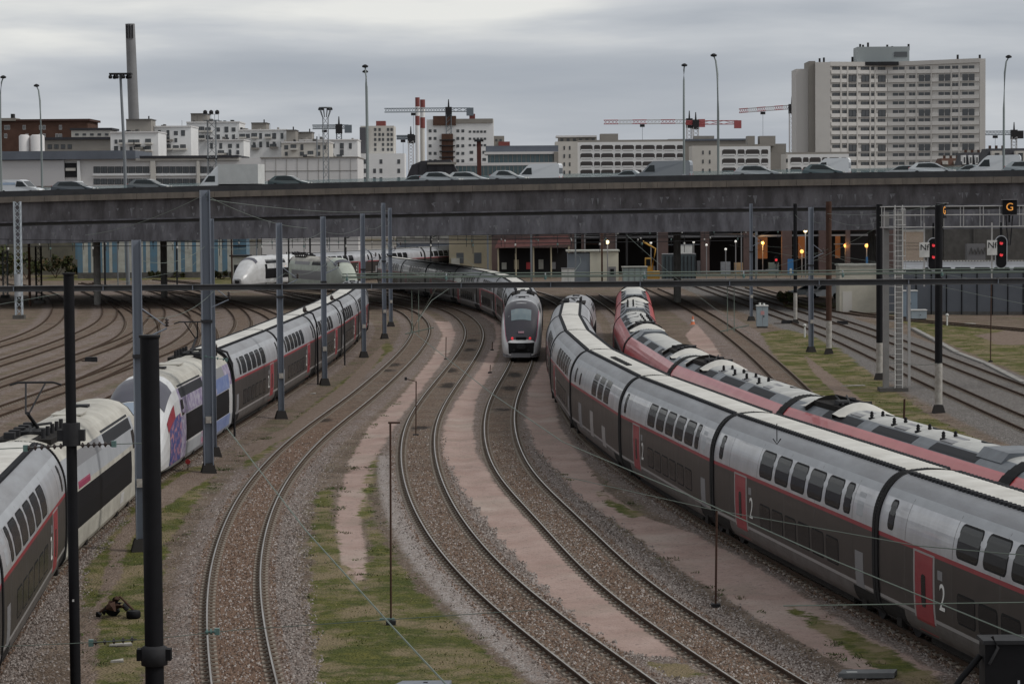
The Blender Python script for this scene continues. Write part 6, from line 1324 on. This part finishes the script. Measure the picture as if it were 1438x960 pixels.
# hangers under the beam
for i, (u, vb, lab) in enumerate(((580, 470, 'hanging dropper rods left of the far silver train'), (1019, 468, 'hanging dropper rods before the pale pipe'))):
    x, zb_ = P(u, vb, 110); zb_ = max(zb_, 5.6); r = thing('dropper', lab, 'catenary dropper', (x, 109.05, 7.48), 0, 'droppers hanging from the portal beam')
    for dx in (0, .28): MB().tube([(dx, 0, 0), (dx, 0, zb_ - 7.48)], .018, 5).build('rod', M_WIREG, r)
    MB().tube([(-.3, 0, zb_ - 7.46), (.9, 0, zb_ - 7.2)], .022, 5).build('steady_arm', M_WIREG, r)
# long diagonal wires in front
wire('pale diagonal contact wire crossing the left curved track to the bottom edge', [W3(575, 470, 170), W3(612, 405, 112)], .02, M_WIREG)
wire('pale green contact wire running from the curved left track to the bottom of the picture', [W3(318, 600, 78), W3(430, 745, 60), W3(548, 876, 48), W3(640, 975, 40)], .016, M_WIREG)
wire('pale wire crossing both pink strips towards the charcoal train', [W3(575, 462, 150), W3(690, 552, 100), W3(790, 620, 80)], .016, M_WIREG)
wire('pale wire running low along the side of the charcoal train', [W3(790, 620, 80), W3(960, 692, 62), W3(1180, 790, 52), W3(1450, 900, 45)], .014, M_WIREG)
wire('thin upper wire along the charcoal train, above the low pale one', [W3(790, 668, 78), W3(1000, 715, 60), W3(1290, 766, 50), W3(1450, 780, 46)], .010, M_WIREG)
wire('level thin wire at the bottom right before the charcoal train', [W3(1100, 850, 50), W3(1450, 845, 48)], .012, M_WIREG)
wire('level thin wire across the bottom left foreground', [W3(-20, 908, 55), W3(98, 903, 55), W3(210, 897, 55), W3(330, 884, 55), W3(760, 855, 52)], .008, M_WIRE)
wire('level thin wire at the height of the beige power car roof', [W3(-20, 631, 58), W3(98, 625, 58), W3(205, 622, 58)], .010, M_WIRE)
for a, b, lab in ((W3(290, 275, 110), W3(430, 320, 165), 'thin wire from the widest grey mast down to the right'), (W3(290, 272, 110), W3(120, 330, 150), 'thin wire from the widest grey mast down to the left'), (W3(290, 280, 110), W3(545, 296, 236), 'thin wire from the widest grey mast along the mast row'),
        (W3(1162, 300, 190), W3(1330, 285, 140), 'thin wire between the brown mast and the tall black post'), (W3(960, 405, 240), W3(1163, 350, 190), 'thin wire rising to the brown mast'), (W3(1240, 315, 163), W3(1060, 400, 240), 'thin wire falling left from the black post'), (W3(1320, 510, 137), W3(1235, 497, 163), 'low cable strung between the black posts'), (W3(880, 330, 240), W3(1055, 470, 200), 'thin slanting wire right of the red-edged train')):
    wire(lab, [a, b], .014, M_WIRE, .3)
for T, y0, y1, lab, zc in ((T2, 120, 300, 'contact wire over the middle empty track', 5.6), (TA, 150, 300, 'contact wire over the far part of the charcoal train', 6.0), (R1, 115, 300, 'contact wire over the nearest straight right track', 5.8), (R2, 115, 300, 'contact wire over the farthest straight right track', 5.8), (Y4, 130, 300, 'contact wire over the second rusty yard track', 5.7)):
    a, b = T.s_at_y(y0), T.s_at_y(y1); pts = [(*T.at(s_), zc) for s_ in np.linspace(a, b, 8)]; wire(lab, pts, .012, M_WIRE, n=4)
LEFTM = [(198, 773), (293, 663), (395, 587), (456, 540), (511, 501), (540, 475), (549, 458)]; RIGHTM = [(1318, 579), (1235, 533), (1164, 497), (1139, 494), (1117, 455), (1055, 450)]
for k, (row, z, lab) in enumerate(((LEFTM, 9.3, 'thin feeder wire along the tops of the left mast row'), (LEFTM, 7.4, 'thin feeder wire along the brackets of the left mast row'), (RIGHTM, 9.6, 'thin feeder wire along the tops of the right post row'), (RIGHTM, 7.0, 'lower feeder wire along the right post row'))): wire(lab, [(G(u, v, -.2)[0] + (.3 if z < 8 else 0), G(u, v, -.2)[1], z) for u, v in sorted(row, key=lambda q: -q[1])], .009, M_WIRE, .35)
def insul(label, p, q, n, m):
    p, q = Vector(p), Vector(q); d = q - p; r = thing('insulator_string', label, 'insulator', p, 0, 'insulator strings'); mb = MB(); mb.tube([(0, 0, 0), d], .015, 6)
    for k in range(n): c = d * ((k + .5) / n); e_ = d.normalized() * .035; mb.tube([c - e_, c, c + e_], .03, 8); mb.tube([c - e_ * .4, c + e_ * .4], .062, 10)
    mb.build('discs', m, r); B(-.05, .05, -.05, .05, -.07, .07).build('clamp', M_INSUL, r)
insul('dark insulator string right of the slim black post', W3(160, 623, 57.9), W3(112, 625, 57.9), 6, M_INSULB); insul('dark insulator string left of the slim black post', W3(36, 629, 57.9), W3(90, 626, 57.9), 6, M_INSULB)
insul('insulator string hanging between the two black posts', W3(128, 902, 55.1), W3(192, 897, 55.1), 5, M_INSULB); insul('green insulator string over the left rail in the foreground', W3(305, 886, 54.9), W3(288, 887, 54.9), 3, M_INSUL)
insul('green insulator fitting on the steel mast above the painted power car', W3(318, 505, 109.8), W3(285, 500, 109.8), 4, M_INSUL)
# cantilevers bending over the left train
for i, (ub, vb, ut, vt) in enumerate(((328, 610, 302, 490), (446, 512, 428, 437), (484, 478, 466, 420))):
    x, y = G(ub, vb, -.2); y = (127, 163, 182)[i]; x, _ = P(ub, 480, y); zt = P(ut, vt, y)[1]; x2 = P(ut, vt, y)[0]
    r = thing('drain_pipe' if False else 'curved_cantilever', 'curved dark cantilever arching over the left train, %s' % ('at the painted power car', 'between its second and third carriage', 'near its far carriages')[i], 'cantilever', (x, y - .1, -.2), 0, 'curved cantilevers over the left train')
    dx = x2 - x; MB().tube([(0, 0, 0), (0, 0, zt - 1.2), (dx * .08, 0, zt - .5), (dx * .35, 0, zt + .05), (dx, 0, zt + .25)], .055, 8).build('tube', M_DARK, r); MB().lathe([(.04, zt + .12), (.12, zt + .2), (.12, zt + .4), (.04, zt + .5)], 8, 0, (dx, 0)).build('insulator', M_INSULB, r)
# thin stakes in the foreground
def stake(label, u, vb, vt, y=None, r=.03, hang=False, name='stake'):
    x, yy = G(u, vb, -.2); zt = P(u, vt, yy)[1] + .2; o = thing(name, label, 'pole', (x, yy, -.2), 0, 'thin dark poles between the tracks'); MB().tube([(0, 0, 0), (.04, 0, zt)], r, 6).build('rod', M_RUSTY, o); B(-.13, .13, -.1, .1, -.04, .1).build('foot', M_DARK, o); return o, zt
o, zt = stake('tall thin dark pole standing on the grass in the foreground', 549, 876, 592, r=.028); B(-.02, .3, -.02, .02, zt - .05, zt).build('arm', M_RUSTY, o); B(-.3, .1, -.03, .03, .12, .17).build('clamp', M_INSUL, o)
o, zt = stake('short thin pole with a small arm on the pink strip', 584, 612, 535, r=.028); MB().tube([(.04, 0, zt - .03), (-.45, 0, zt + .12)], .018, 5).build('arm', M_RUSTY, o); B(-.52, -.4, -.05, .05, zt + .05, zt + .2).build('lamp', M_DARK, o)
stake('thin rusty pole between the right curved track and the charcoal train', 1005, 852, 716, r=.03); stake('small dark pole on the far pink strip', 626, 505, 473, r=.03); stake('thin pole in front of the farthest straight track on the right', 1391, 508, 395, r=.04)
stake('short dark stake beside the far silver train', 691, 492, 480, r=.04); stake('short pale stake on the pink strip before the silver train', 688, 524, 512, r=.03); stake('short stake beside the ladder mast', 1269, 608, 560, r=.05)
# hanging arrow-shaped fitting over the charcoal train
x, y, z = W3(1091, 600, 66); o = thing('dropper', 'dark arrow-shaped fitting hanging above the charcoal train roof', 'catenary dropper', (x, y, z), 0, None); MB().tube([(0, 0, .1), (0, 0, -.35)], .012, 6).build('rod', M_DARK, o); MB().tube([(-.1, 0, -.28), (0, 0, -.42), (.1, 0, -.28)], .016, 6).build('hook', M_DARK, o)

# ---------------------------------------------------------------- signal gantry with ladder mast
x0, y0 = G(1252, 549, -.2); GZ = 10.35; gr = thing('signal_gantry', 'pale lattice signal gantry on a wide twin mast with a caged ladder', 'signal gantry', (x0, y0, -.2))
M_GAN = mat('pale_gantry_steel', (.36, .355, .35), .6, var=.2, scale=1)
for dx in (-.33, .45): MB().box(dx - .16, dx + .16, -.2, .2, .2, GZ + .1).build('column', mat('grey_gantry_column', (.22, .215, .21), .65, var=.25, scale=1), gr)
for k in range(20): B(-.17, .29, -.04, .04, .6 + k * .5, .66 + k * .5).build('batten', M_GAN, gr)
ld = MB()
for dx in (.12, .56): ld.tube([(dx, -.55, .1), (dx, -.55, GZ + .5)], .028, 6)
for k in range(34): ld.tube([(.12, -.55, .4 + k * .3), (.56, -.55, .4 + k * .3)], .016, 5)
ld.build('ladder', M_WHITEP, gr); cg = MB()
for k in range(5): z = 7.0 + k * .9; cg.tube([(.05, -.55, z), (0, -.9, z), (.2, -1.2, z), (.5, -1.2, z), (.68, -.9, z), (.62, -.55, z)], .02, 5, smooth=False)
for p_ in ((0, -.9), (.2, -1.2), (.5, -1.2), (.68, -.9)): cg.tube([(p_[0], p_[1], 7.0), (p_[0], p_[1], 10.6)], .016, 5)
cg.build('ladder_cage', M_GAN, gr); B(-.75, .9, -.6, .6, -.1, .22).build('foundation', M_CONCD, gr); B(.95, 1.1, -.08, .08, .3, 6.2).build('cable_duct', M_GAN, gr)
gl = 26.0; tr = MB(); zb0, zt0 = 9.55, 10.75
for z in (zb0, (zb0 + zt0) / 2 + .1, zt0):
    for yy in (-.55, .55): tr.tube([(-.6, yy, z), (gl, yy, z)], .03, 5)
for k in range(24):
    xx = -.5 + k * 1.15
    for yy in (-.55, .55): tr.tube([(xx, yy, zb0), (xx, yy, zt0)], .024, 5)
    tr.tube([(xx, -.55, zb0), (xx, .55, zb0)], .024, 5)
tr.build('walkway_truss', M_GAN, gr); B(-.5, gl, -.5, .5, zb0 - .05, zb0 - .02).build('walkway_grating', M_STEEL, gr)
for x in (25.5,): MB().box(x - .2, x + .2, -.25, .25, 0, GZ).build('column', MATS['grey_gantry_column'], gr)
NF = text_mesh('Nf', .5, M_BLACK); GG = text_mesh('G', .62, mat('orange_led', (.8, .33, .06), .4, emit=.35))
def upright_text(me_, loc, parent, name): o = obj(name, me_, parent, loc, (R(90), 0, 0)); return o
YS = y0 - .6
for i, (u, v) in enumerate(((1311, 357), (1406, 354))):
    x, z = P(u, v, YS); s = thing('railway_signal', ('left' , 'right')[i] + ' black oval railway signal showing two red lights, hung from the gantry', 'signal', (x, YS, z), 0, 'red signal heads under the gantry')
    hw, hh = .31, .92
    ov = [(hw * math.cos(t), (hh - hw) * (1 if math.sin(t) >= 0 else -1) + hw * math.sin(t)) for t in np.linspace(0, 2 * math.pi, 28, endpoint=False)]
    MB().prism(ov, 0, .06).build('backplate', M_BLACK, s)
    rim = MB(); n_ = len(ov); sc = 1.16
    o2 = [(hw * sc * math.cos(t), (hh - hw) * (1 if math.sin(t) >= 0 else -1) + hw * sc * math.sin(t)) for t in np.linspace(0, 2 * math.pi, 28, endpoint=False)]
    for k in range(n_):
        a, b, c, d = ov[k], ov[(k + 1) % n_], o2[(k + 1) % n_], o2[k]; rim.hexa([(a[0], -.02, a[1]), (b[0], -.02, b[1]), (b[0], .05, b[1]), (a[0], .05, a[1])], [(d[0], -.02, d[1]), (c[0], -.02, c[1]), (c[0], .05, c[1]), (d[0], .05, d[1])])
    rim.build('rim', M_STEELL, s)
    for zz_ in (.52, -.16): MB().tube([(0, -.005, zz_), (0, -.07, zz_)], .095, 14).build('red_lamp', M_RED_L, s); MB().tube([(0, -.02, zz_ + .11), (0, -.3, zz_ + .10)], .05, 8).build('hood', M_BLACK, s)
    MB().box(-.05, .05, .08, .16, hh * .9, 9.6 - z).build('hanger', M_BLACK, s); B(-.2, .2, .07, .3, -hh + .1, hh - .2).build('case', M_BLACK, s)
    x2, z2 = P(u - 13, v - 8, YS); n_ = thing('signal_plate', 'white plate lettered Nf beside the %s signal head' % ('left', 'right')[i], 'sign', (x2, YS - .05, z2), 0, 'white Nf plates'); B(-.29, .29, 0, .04, -.5, .36).build('plate', M_WHITEP, n_); upright_text(NF, (0, -.012, .06), n_, 'lettering'); MB().box(-.04, .04, .05, .12, -2.2, 9.6 - z2).build('hanger', M_GAN, n_)
    for dx in (.35, .75): MB().lathe([(.08, -2.1), (.13, -2.05), (.13, -1.85), (.06, -1.8)], 8, 0, (dx, .1)).build('fitting', M_BLACK, n_)
for i, (u, v) in enumerate(((1418, 291), (1326, 296))):
    x, z = P(u, v, YS); s = thing('route_indicator', ('black route indicator showing an orange letter G above the gantry', 'black route indicator turned sideways on top of the tall black post')[i], 'signal', (x, YS, z), 0 if i == 0 else R(62)); B(-.42, .42, 0, .35, -.42, .42).build('case', M_BLACK, s); MB().box(-.05, .05, .1, .2, 9.6 - z, -.42).build('post', M_BLACK, s); MB().box(-.45, .45, -.12, .3, .425, .46).build('hood', M_PANEL, s)
    upright_text(GG, (0, -.012, 0), s, 'letter')
    for d in (-.2, .2): MB().tube([(d, .15, -.5), (d * .3, .15, -2.2)], .04, 6).build('stay', M_DARK, s)

# ---------------------------------------------------------------- small things on the ground
x, y = G(163, 866, -.2); r = thing('scrap_heap', 'heap of dark discarded metal parts beside the dirt path', 'scrap heap', (x, y, -.2)); random.seed(9)
for k in range(11):
    a = random.uniform(0, 6.28); d = random.uniform(0, .45); s_ = random.uniform(.1, .22); pts = [Vector((random.uniform(-1, 1), random.uniform(-1, 1), random.uniform(-.6, 1))).normalized() * s_ for _ in range(9)]
    bmx = bmesh.new(); [bmx.verts.new(p) for p in pts]; bmesh.ops.convex_hull(bmx, input=bmx.verts); me_ = bpy.data.meshes.new('scrap_piece'); bmx.to_mesh(me_); bmx.free(); me_.materials.append((M_DARK, M_RUSTY, M_BLACK)[k % 3]); obj('scrap_piece', me_, r, (d * math.cos(a) * 1.3, d * math.sin(a), .12 + max(0, .4 - d) * random.uniform(.4, 1.1)))
MB().tube([(-.5, 0, .1), (.1, .1, .55), (.55, 0, .12)], .035, 6).build('bent_pipe', M_RUSTY, r); MB().lathe([(.17, 0), (.2, .03), (.2, .16), (.17, .2)], 14, 0, (.5, -.15)).build('drum', M_BLACK, r)
x, y = G(598, 962, -.2); o = thing('trough_lid', 'pale blue-grey cable trough lid at the bottom edge on the grass', 'slab', (x, y, -.2)); MB().hexa([(-.75, -.45, 0), (.55, -.45, 0), (.6, .12, 0), (-.55, .12, 0)], [(-.75, -.45, .1), (.55, -.45, .1), (.6, .12, .1), (-.55, .12, .1)]).build('slab', mat('blue_grey_slab', (.19, .205, .235), .8, var=.25, scale=3), o); B(-.05, .05, -.2, -.1, .101, .112).build('lifting_eye', M_DARK, o)
x, y = G(1218, 949, -.2); o = thing('trough_lid', 'grey slab with white mark lying beside the charcoal train', 'slab', (x, y, -.2)); MB().hexa([(-.72, -.25, 0), (.6, -.25, 0), (.75, .28, 0), (-.55, .28, 0)], [(-.72, -.25, .12), (.6, -.25, .12), (.75, .28, .12), (-.55, .28, .12)]).build('slab', mat('grey_slab', (.15, .155, .16), .85, var=.3, scale=3), o); B(-.5, -.25, -.12, -.02, .121, .126).build('white_mark', M_WHITEP, o)
x, z = P(1412, 935, 47); o = thing('junction_box', 'black equipment box with a slanting strut in the bottom right corner', 'equipment box', (x, 47, -.2)); B(-.42, .6, -.3, .3, 1.05, 3.35).build('case', M_BLACK, o); B(-.46, .64, -.34, .34, 3.351, 3.42).build('lid', M_DARK, o); MB().tube([(-.45, 0, 3.1), (-.8, -.05, 2.7), (-1.1, -.1, 2.3), (-1.3, -.1, 1.8)], .06, 8).build('strut', M_BLACK, o); MB().tube([(.1, 0, 0), (.1, 0, 1.05)], .15, 10).build('post', M_BLACK, o); B(.16, .2, -.312, -.302, 2.1, 2.7).build('handle', M_STEELL, o); MB().tube([(-.35, -.32, 3.0), (-.2, -.36, 3.3), (-.3, -.32, 3.5)], .03, 6).build('cable', M_DARK, o)
x, y = G(264, 661, -.2); o = thing('track_marker', 'small red disc marker on a stick near the widest grey mast', 'marker', (x, y, -.2)); MB().tube([(0, 0, 0), (0, 0, .32)], .02, 6).build('stick', M_RUSTY, o); MB().tube([(0, -.02, .4), (0, .02, .4)], .11, 12).build('disc', M_FRED, o)
x, y = G(973, 456, -.2); o = thing('traffic_cone', 'small orange and white cone beside the right curved track', 'cone', (x, y, -.2)); MB().lathe([(.3, 0), (.3, .05), (.2, .06), (.15, .3)], 10).build('base', mat('cone_orange', (.5, .13, .05), .6), o); MB().lathe([(.15, .301), (.11, .5)], 10).build('band', M_WHITEP, o); MB().lathe([(.11, .501), (.04, .8)], 10).build('tip', MATS['cone_orange'], o)
for lab, u, v in (('small white post on the mossy strip between the masts', 1130, 474), ('small white-capped marker before the panel fence', 1330, 458)):
    x, y = G(u, v, -.2); o = thing('marker_post', lab, 'marker', (x, y, -.2), 0, 'small marker posts'); MB().tube([(0, 0, 0), (0, 0, .9)], .07, 8).build('post', M_WHITEP, o); MB().lathe([(.07, .901), (.14, .92), (.14, 1.05), (.05, 1.12)], 8).build('cap', M_WHITEP, o)
for lab, u, v in (('dark point motor beside the right tracks, near the grey cabinet', 1105, 455), ('small dark point motor between the two straight right tracks', 1183, 456), ('dark point motor box on the left yard fan', 128, 508), ('small white box between the yard tracks at the left', 268, 407), ('white box on the far edge of the yard fan', 335, 402)):
    x, y = G(u, v, -.2); o = thing('point_machine', lab, 'point motor', (x, y, -.22), R(8), 'point motors and boxes between the rails'); m_ = M_WHITEP if 'white' in lab else M_DARK; B(-.45, .45, -.25, .25, 0, .32).build('case', m_, o); B(-.4, .4, -.28, .28, .321, .37).build('lid', m_, o); MB().tube([(-.45, 0, .1), (-1.2, 0, .1)], .035, 6).build('rod', M_RUSTY, o)
for lab, u, v, rx, ry in (('pale litter scrap on the grass between the black posts', 165, 929, .16, .08), ('pale stone slab scrap near the insulator string', 170, 906, .3, .07), ('white scrap on the path beside the left train', 440, 553, .15, .1), ('pale plank lying on the mossy strip', 1198, 542, .75, .1), ('pale kerb stone by the right tracks', 1345, 455, 1.6, .15)):
    x, y = G(u, v, -.2); o = tag(MB().hexa([(-rx, -ry, 0), (rx, -ry * .7, 0), (rx * .8, ry, 0), (-rx * .9, ry * .8, 0)], [(-rx, -ry, .05), (rx, -ry * .7, .05), (rx * .8, ry, .08), (-rx * .9, ry * .8, .04)]).build('debris', M_POLEW, None, (x, y, -.2)), lab, 'debris', 'pale debris on the ground')
pts = [G(u, v, -.2) for u, v in ((1282, 462), (1312, 478), (1345, 497), (1385, 512), (1440, 540), (1530, 590))]
o = thing('kerb_line', 'broken pale kerb along the edge of the right grass patch', 'kerb', (*pts[0], -.22))
for (a, b) in zip(pts[:-1], pts[1:]): d = math.hypot(b[0] - a[0], b[1] - a[1]); B(0, d * .96, -.2, .2, 0, .16).build('kerb_stone', M_CONC, o, (a[0] - pts[0][0], a[1] - pts[0][1], 0), math.atan2(b[1] - a[1], b[0] - a[0]))
# ---------------------------------------------------------------- grass blades and loose ballast
def scatter_xy(n, x0, x1, y0, y1):
    return RNG.uniform(x0, x1, n), RNG.uniform(y0, y1, n)
def np_mesh(name, verts, faces, mats_, mi=None):
    me_ = bpy.data.meshes.new(name); k = faces.shape[1]
    me_.vertices.add(len(verts)); me_.vertices.foreach_set('co', verts.astype(np.float32).ravel()); me_.loops.add(faces.size); me_.loops.foreach_set('vertex_index', faces.astype(np.int32).ravel())
    me_.polygons.add(len(faces)); me_.polygons.foreach_set('loop_start', np.arange(0, faces.size, k, dtype=np.int32))
    try: me_.polygons.foreach_set('loop_total', np.full(len(faces), k, np.int32))
    except Exception: pass
    for m in mats_: me_.materials.append(m)
    if mi is not None: me_.polygons.foreach_set('material_index', mi.astype(np.int32))
    me_.update(calc_edges=True); return me_
def grid_lookup(A, x, y):
    i = np.clip(np.searchsorted(gx, x) - 1, 0, nx - 2); j = np.clip(np.searchsorted(gy, y) - 1, 0, ny - 2)
    return A[j, i]
def clump(x, y, s, ph):                     # cheap smooth noise
    return (np.sin(x * s + ph) * np.cos(y * s * .8 - ph * 1.7) + np.sin((x + y) * s * 1.9 + ph * 3) * .6 + np.sin((x * .7 - y) * s * 3.1 + ph) * .4) / 2
X_, Y_ = scatter_xy(900000, -30, 48, 57, 250); g_ = grid_lookup(grass_, X_, Y_) - .8 * np.maximum(grid_lookup(path_, X_, Y_), grid_lookup(dirt_, X_, Y_))
# density falls with distance (blades below a pixel anyway)
keep = (g_ > .35) & (RNG.random(len(X_)) < np.clip(1.25 - Y_ / 220, .25, 1)) & (clump(X_, Y_, 1.3, .4) + (g_ - .5) * .8 + RNG.normal(0, .25, len(X_)) > .5)
X_, Y_ = X_[keep], Y_[keep]; n = len(X_); h_ = RNG.uniform(.015, .055, n) * (1 + .9 * np.clip(clump(X_, Y_, .8, 2), 0, 1)); a_ = RNG.uniform(0, 6.28, n); w_ = RNG.uniform(.008, .02, n) * (1 + Y_ / 120); ln_ = RNG.normal(0, .04, (n, 2))
v_ = np.zeros((n, 3, 3)); v_[:, 0] = np.stack([X_ - np.cos(a_) * w_, Y_ - np.sin(a_) * w_, np.full(n, -.225)], 1); v_[:, 1] = np.stack([X_ + np.cos(a_) * w_, Y_ + np.sin(a_) * w_, np.full(n, -.225)], 1); v_[:, 2] = np.stack([X_ + ln_[:, 0], Y_ + ln_[:, 1], -.22 + h_], 1)
gmats = [mat('grass_green', (.06, .078, .02), .8), mat('grass_olive', (.11, .115, .032), .8), mat('grass_dry', (.20, .17, .075), .85), mat('grass_dark', (.042, .065, .02), .8)]
sel = clump(X_, Y_, .5, 1.1) + RNG.normal(0, .35, n); mi_ = np.where(sel > .35, 2, np.where(sel > -.15, 1, np.where(sel > -.7, 0, 3)))
tag(obj('grass', np_mesh('grass', v_.reshape(-1, 3), np.arange(n * 3).reshape(n, 3), gmats, mi_)), kind='stuff')
# loose stones on the ballast near the camera
X_, Y_ = scatter_xy(480000, -20, 22, 57, 132); b_ = grid_lookup(bed, X_, Y_); gq = np.maximum(grid_lookup(grass_, X_, Y_), grid_lookup(dirt_, X_, Y_)); pq = grid_lookup(path_, X_, Y_)
keep = (RNG.random(len(X_)) < (.12 + .88 * b_) * np.clip((132 - Y_) / 55, 0, 1)) & (gq < .45) & (pq < .35)
for T in (T1, T2, T3):                     # keep the rails clear
    d_ = track_dist(X_, Y_, [T]); keep &= abs(d_ - .7525) > .27
X_, Y_ = X_[keep], Y_[keep]; n = len(X_)
oc = np.array([(1, 0, 0), (0, 1, 0), (-1, 0, 0), (0, -1, 0), (0, 0, 1)], float); of = np.array([(0, 1, 4), (1, 2, 4), (2, 3, 4), (3, 0, 4)])
s_ = RNG.uniform(.018, .045, n); v_ = oc[None] * s_[:, None, None] * RNG.uniform(.6, 1.3, (n, 5, 1)); a_ = RNG.uniform(0, 6.28, n); ca, sa = np.cos(a_)[:, None], np.sin(a_)[:, None]
v_ = np.stack([v_[..., 0] * ca - v_[..., 1] * sa, v_[..., 0] * sa + v_[..., 1] * ca, v_[..., 2] * 1.1], -1); v_ += np.stack([X_, Y_, -.235 + .075 * grid_lookup(bed, X_, Y_)], -1)[:, None]
f_ = of[None] + 5 * np.arange(n)[:, None, None]; r_ = track_dist(X_, Y_, [T1, T2, T3, TA, TD]) < 1.2
smats = [mat('stone_grey', (.20, .17, .155), .9), mat('stone_pale', (.32, .285, .265), .9), mat('stone_dark', (.085, .07, .062), .9), mat('stone_rust', (.15, .095, .065), .9), mat('stone_rust_dark', (.075, .05, .038), .9)]
c_ = RNG.random(n); mi_ = np.where(r_ & (c_ < .75), np.where(c_ < .42, 3, 4), np.where(c_ < .4, 0, np.where(c_ < .68, 2, np.where(c_ < .85, 0, 1))))
tag(obj('ballast_stones', np_mesh('ballast_stones', v_.reshape(-1, 3), f_.reshape(-1, 3), smats, np.repeat(mi_, 4))), kind='stuff')

# weeds along the edges of the paths and the ballast
X_, Y_ = scatter_xy(60000, -16, 20, 58, 150); e1 = grid_lookup(path_, X_, Y_); e2 = grid_lookup(bed, X_, Y_); e3 = grid_lookup(dirt_, X_, Y_); e4 = grid_lookup(grass_, X_, Y_)
edge = ((e1 > .02) & (e1 < .75) & (e2 < .6)) | ((e3 > .05) & (e3 < .6)) | ((e4 > .2) & (e4 < .6))
keep = edge & (clump(X_, Y_, 1.1, 2.3) + RNG.normal(0, .3, len(X_)) > .62); X_, Y_ = X_[keep], Y_[keep]
nb = 16; cx = np.repeat(X_, nb) + RNG.normal(0, .10, len(X_) * nb); cy = np.repeat(Y_, nb) + RNG.normal(0, .12, len(X_) * nb); n = len(cx); h_ = RNG.uniform(.015, .07, n); a_ = RNG.uniform(0, 6.28, n); w_ = RNG.uniform(.012, .03, n); ln_ = RNG.normal(0, .05, (n, 2))
v_ = np.zeros((n, 3, 3)); v_[:, 0] = np.stack([cx - np.cos(a_) * w_, cy - np.sin(a_) * w_, np.full(n, -.23)], 1); v_[:, 1] = np.stack([cx + np.cos(a_) * w_, cy + np.sin(a_) * w_, np.full(n, -.23)], 1); v_[:, 2] = np.stack([cx + ln_[:, 0], cy + ln_[:, 1], -.22 + h_], 1)
wm = [mat('weed_green', (.07, .10, .03), .85), mat('weed_grey_brown', (.15, .125, .085), .9), mat('weed_dark', (.06, .07, .032), .9)]
tag(obj('weeds', np_mesh('weeds', v_.reshape(-1, 3), np.arange(n * 3).reshape(n, 3), wm, np.repeat(RNG.integers(0, 3, len(X_)), nb))), kind='stuff')
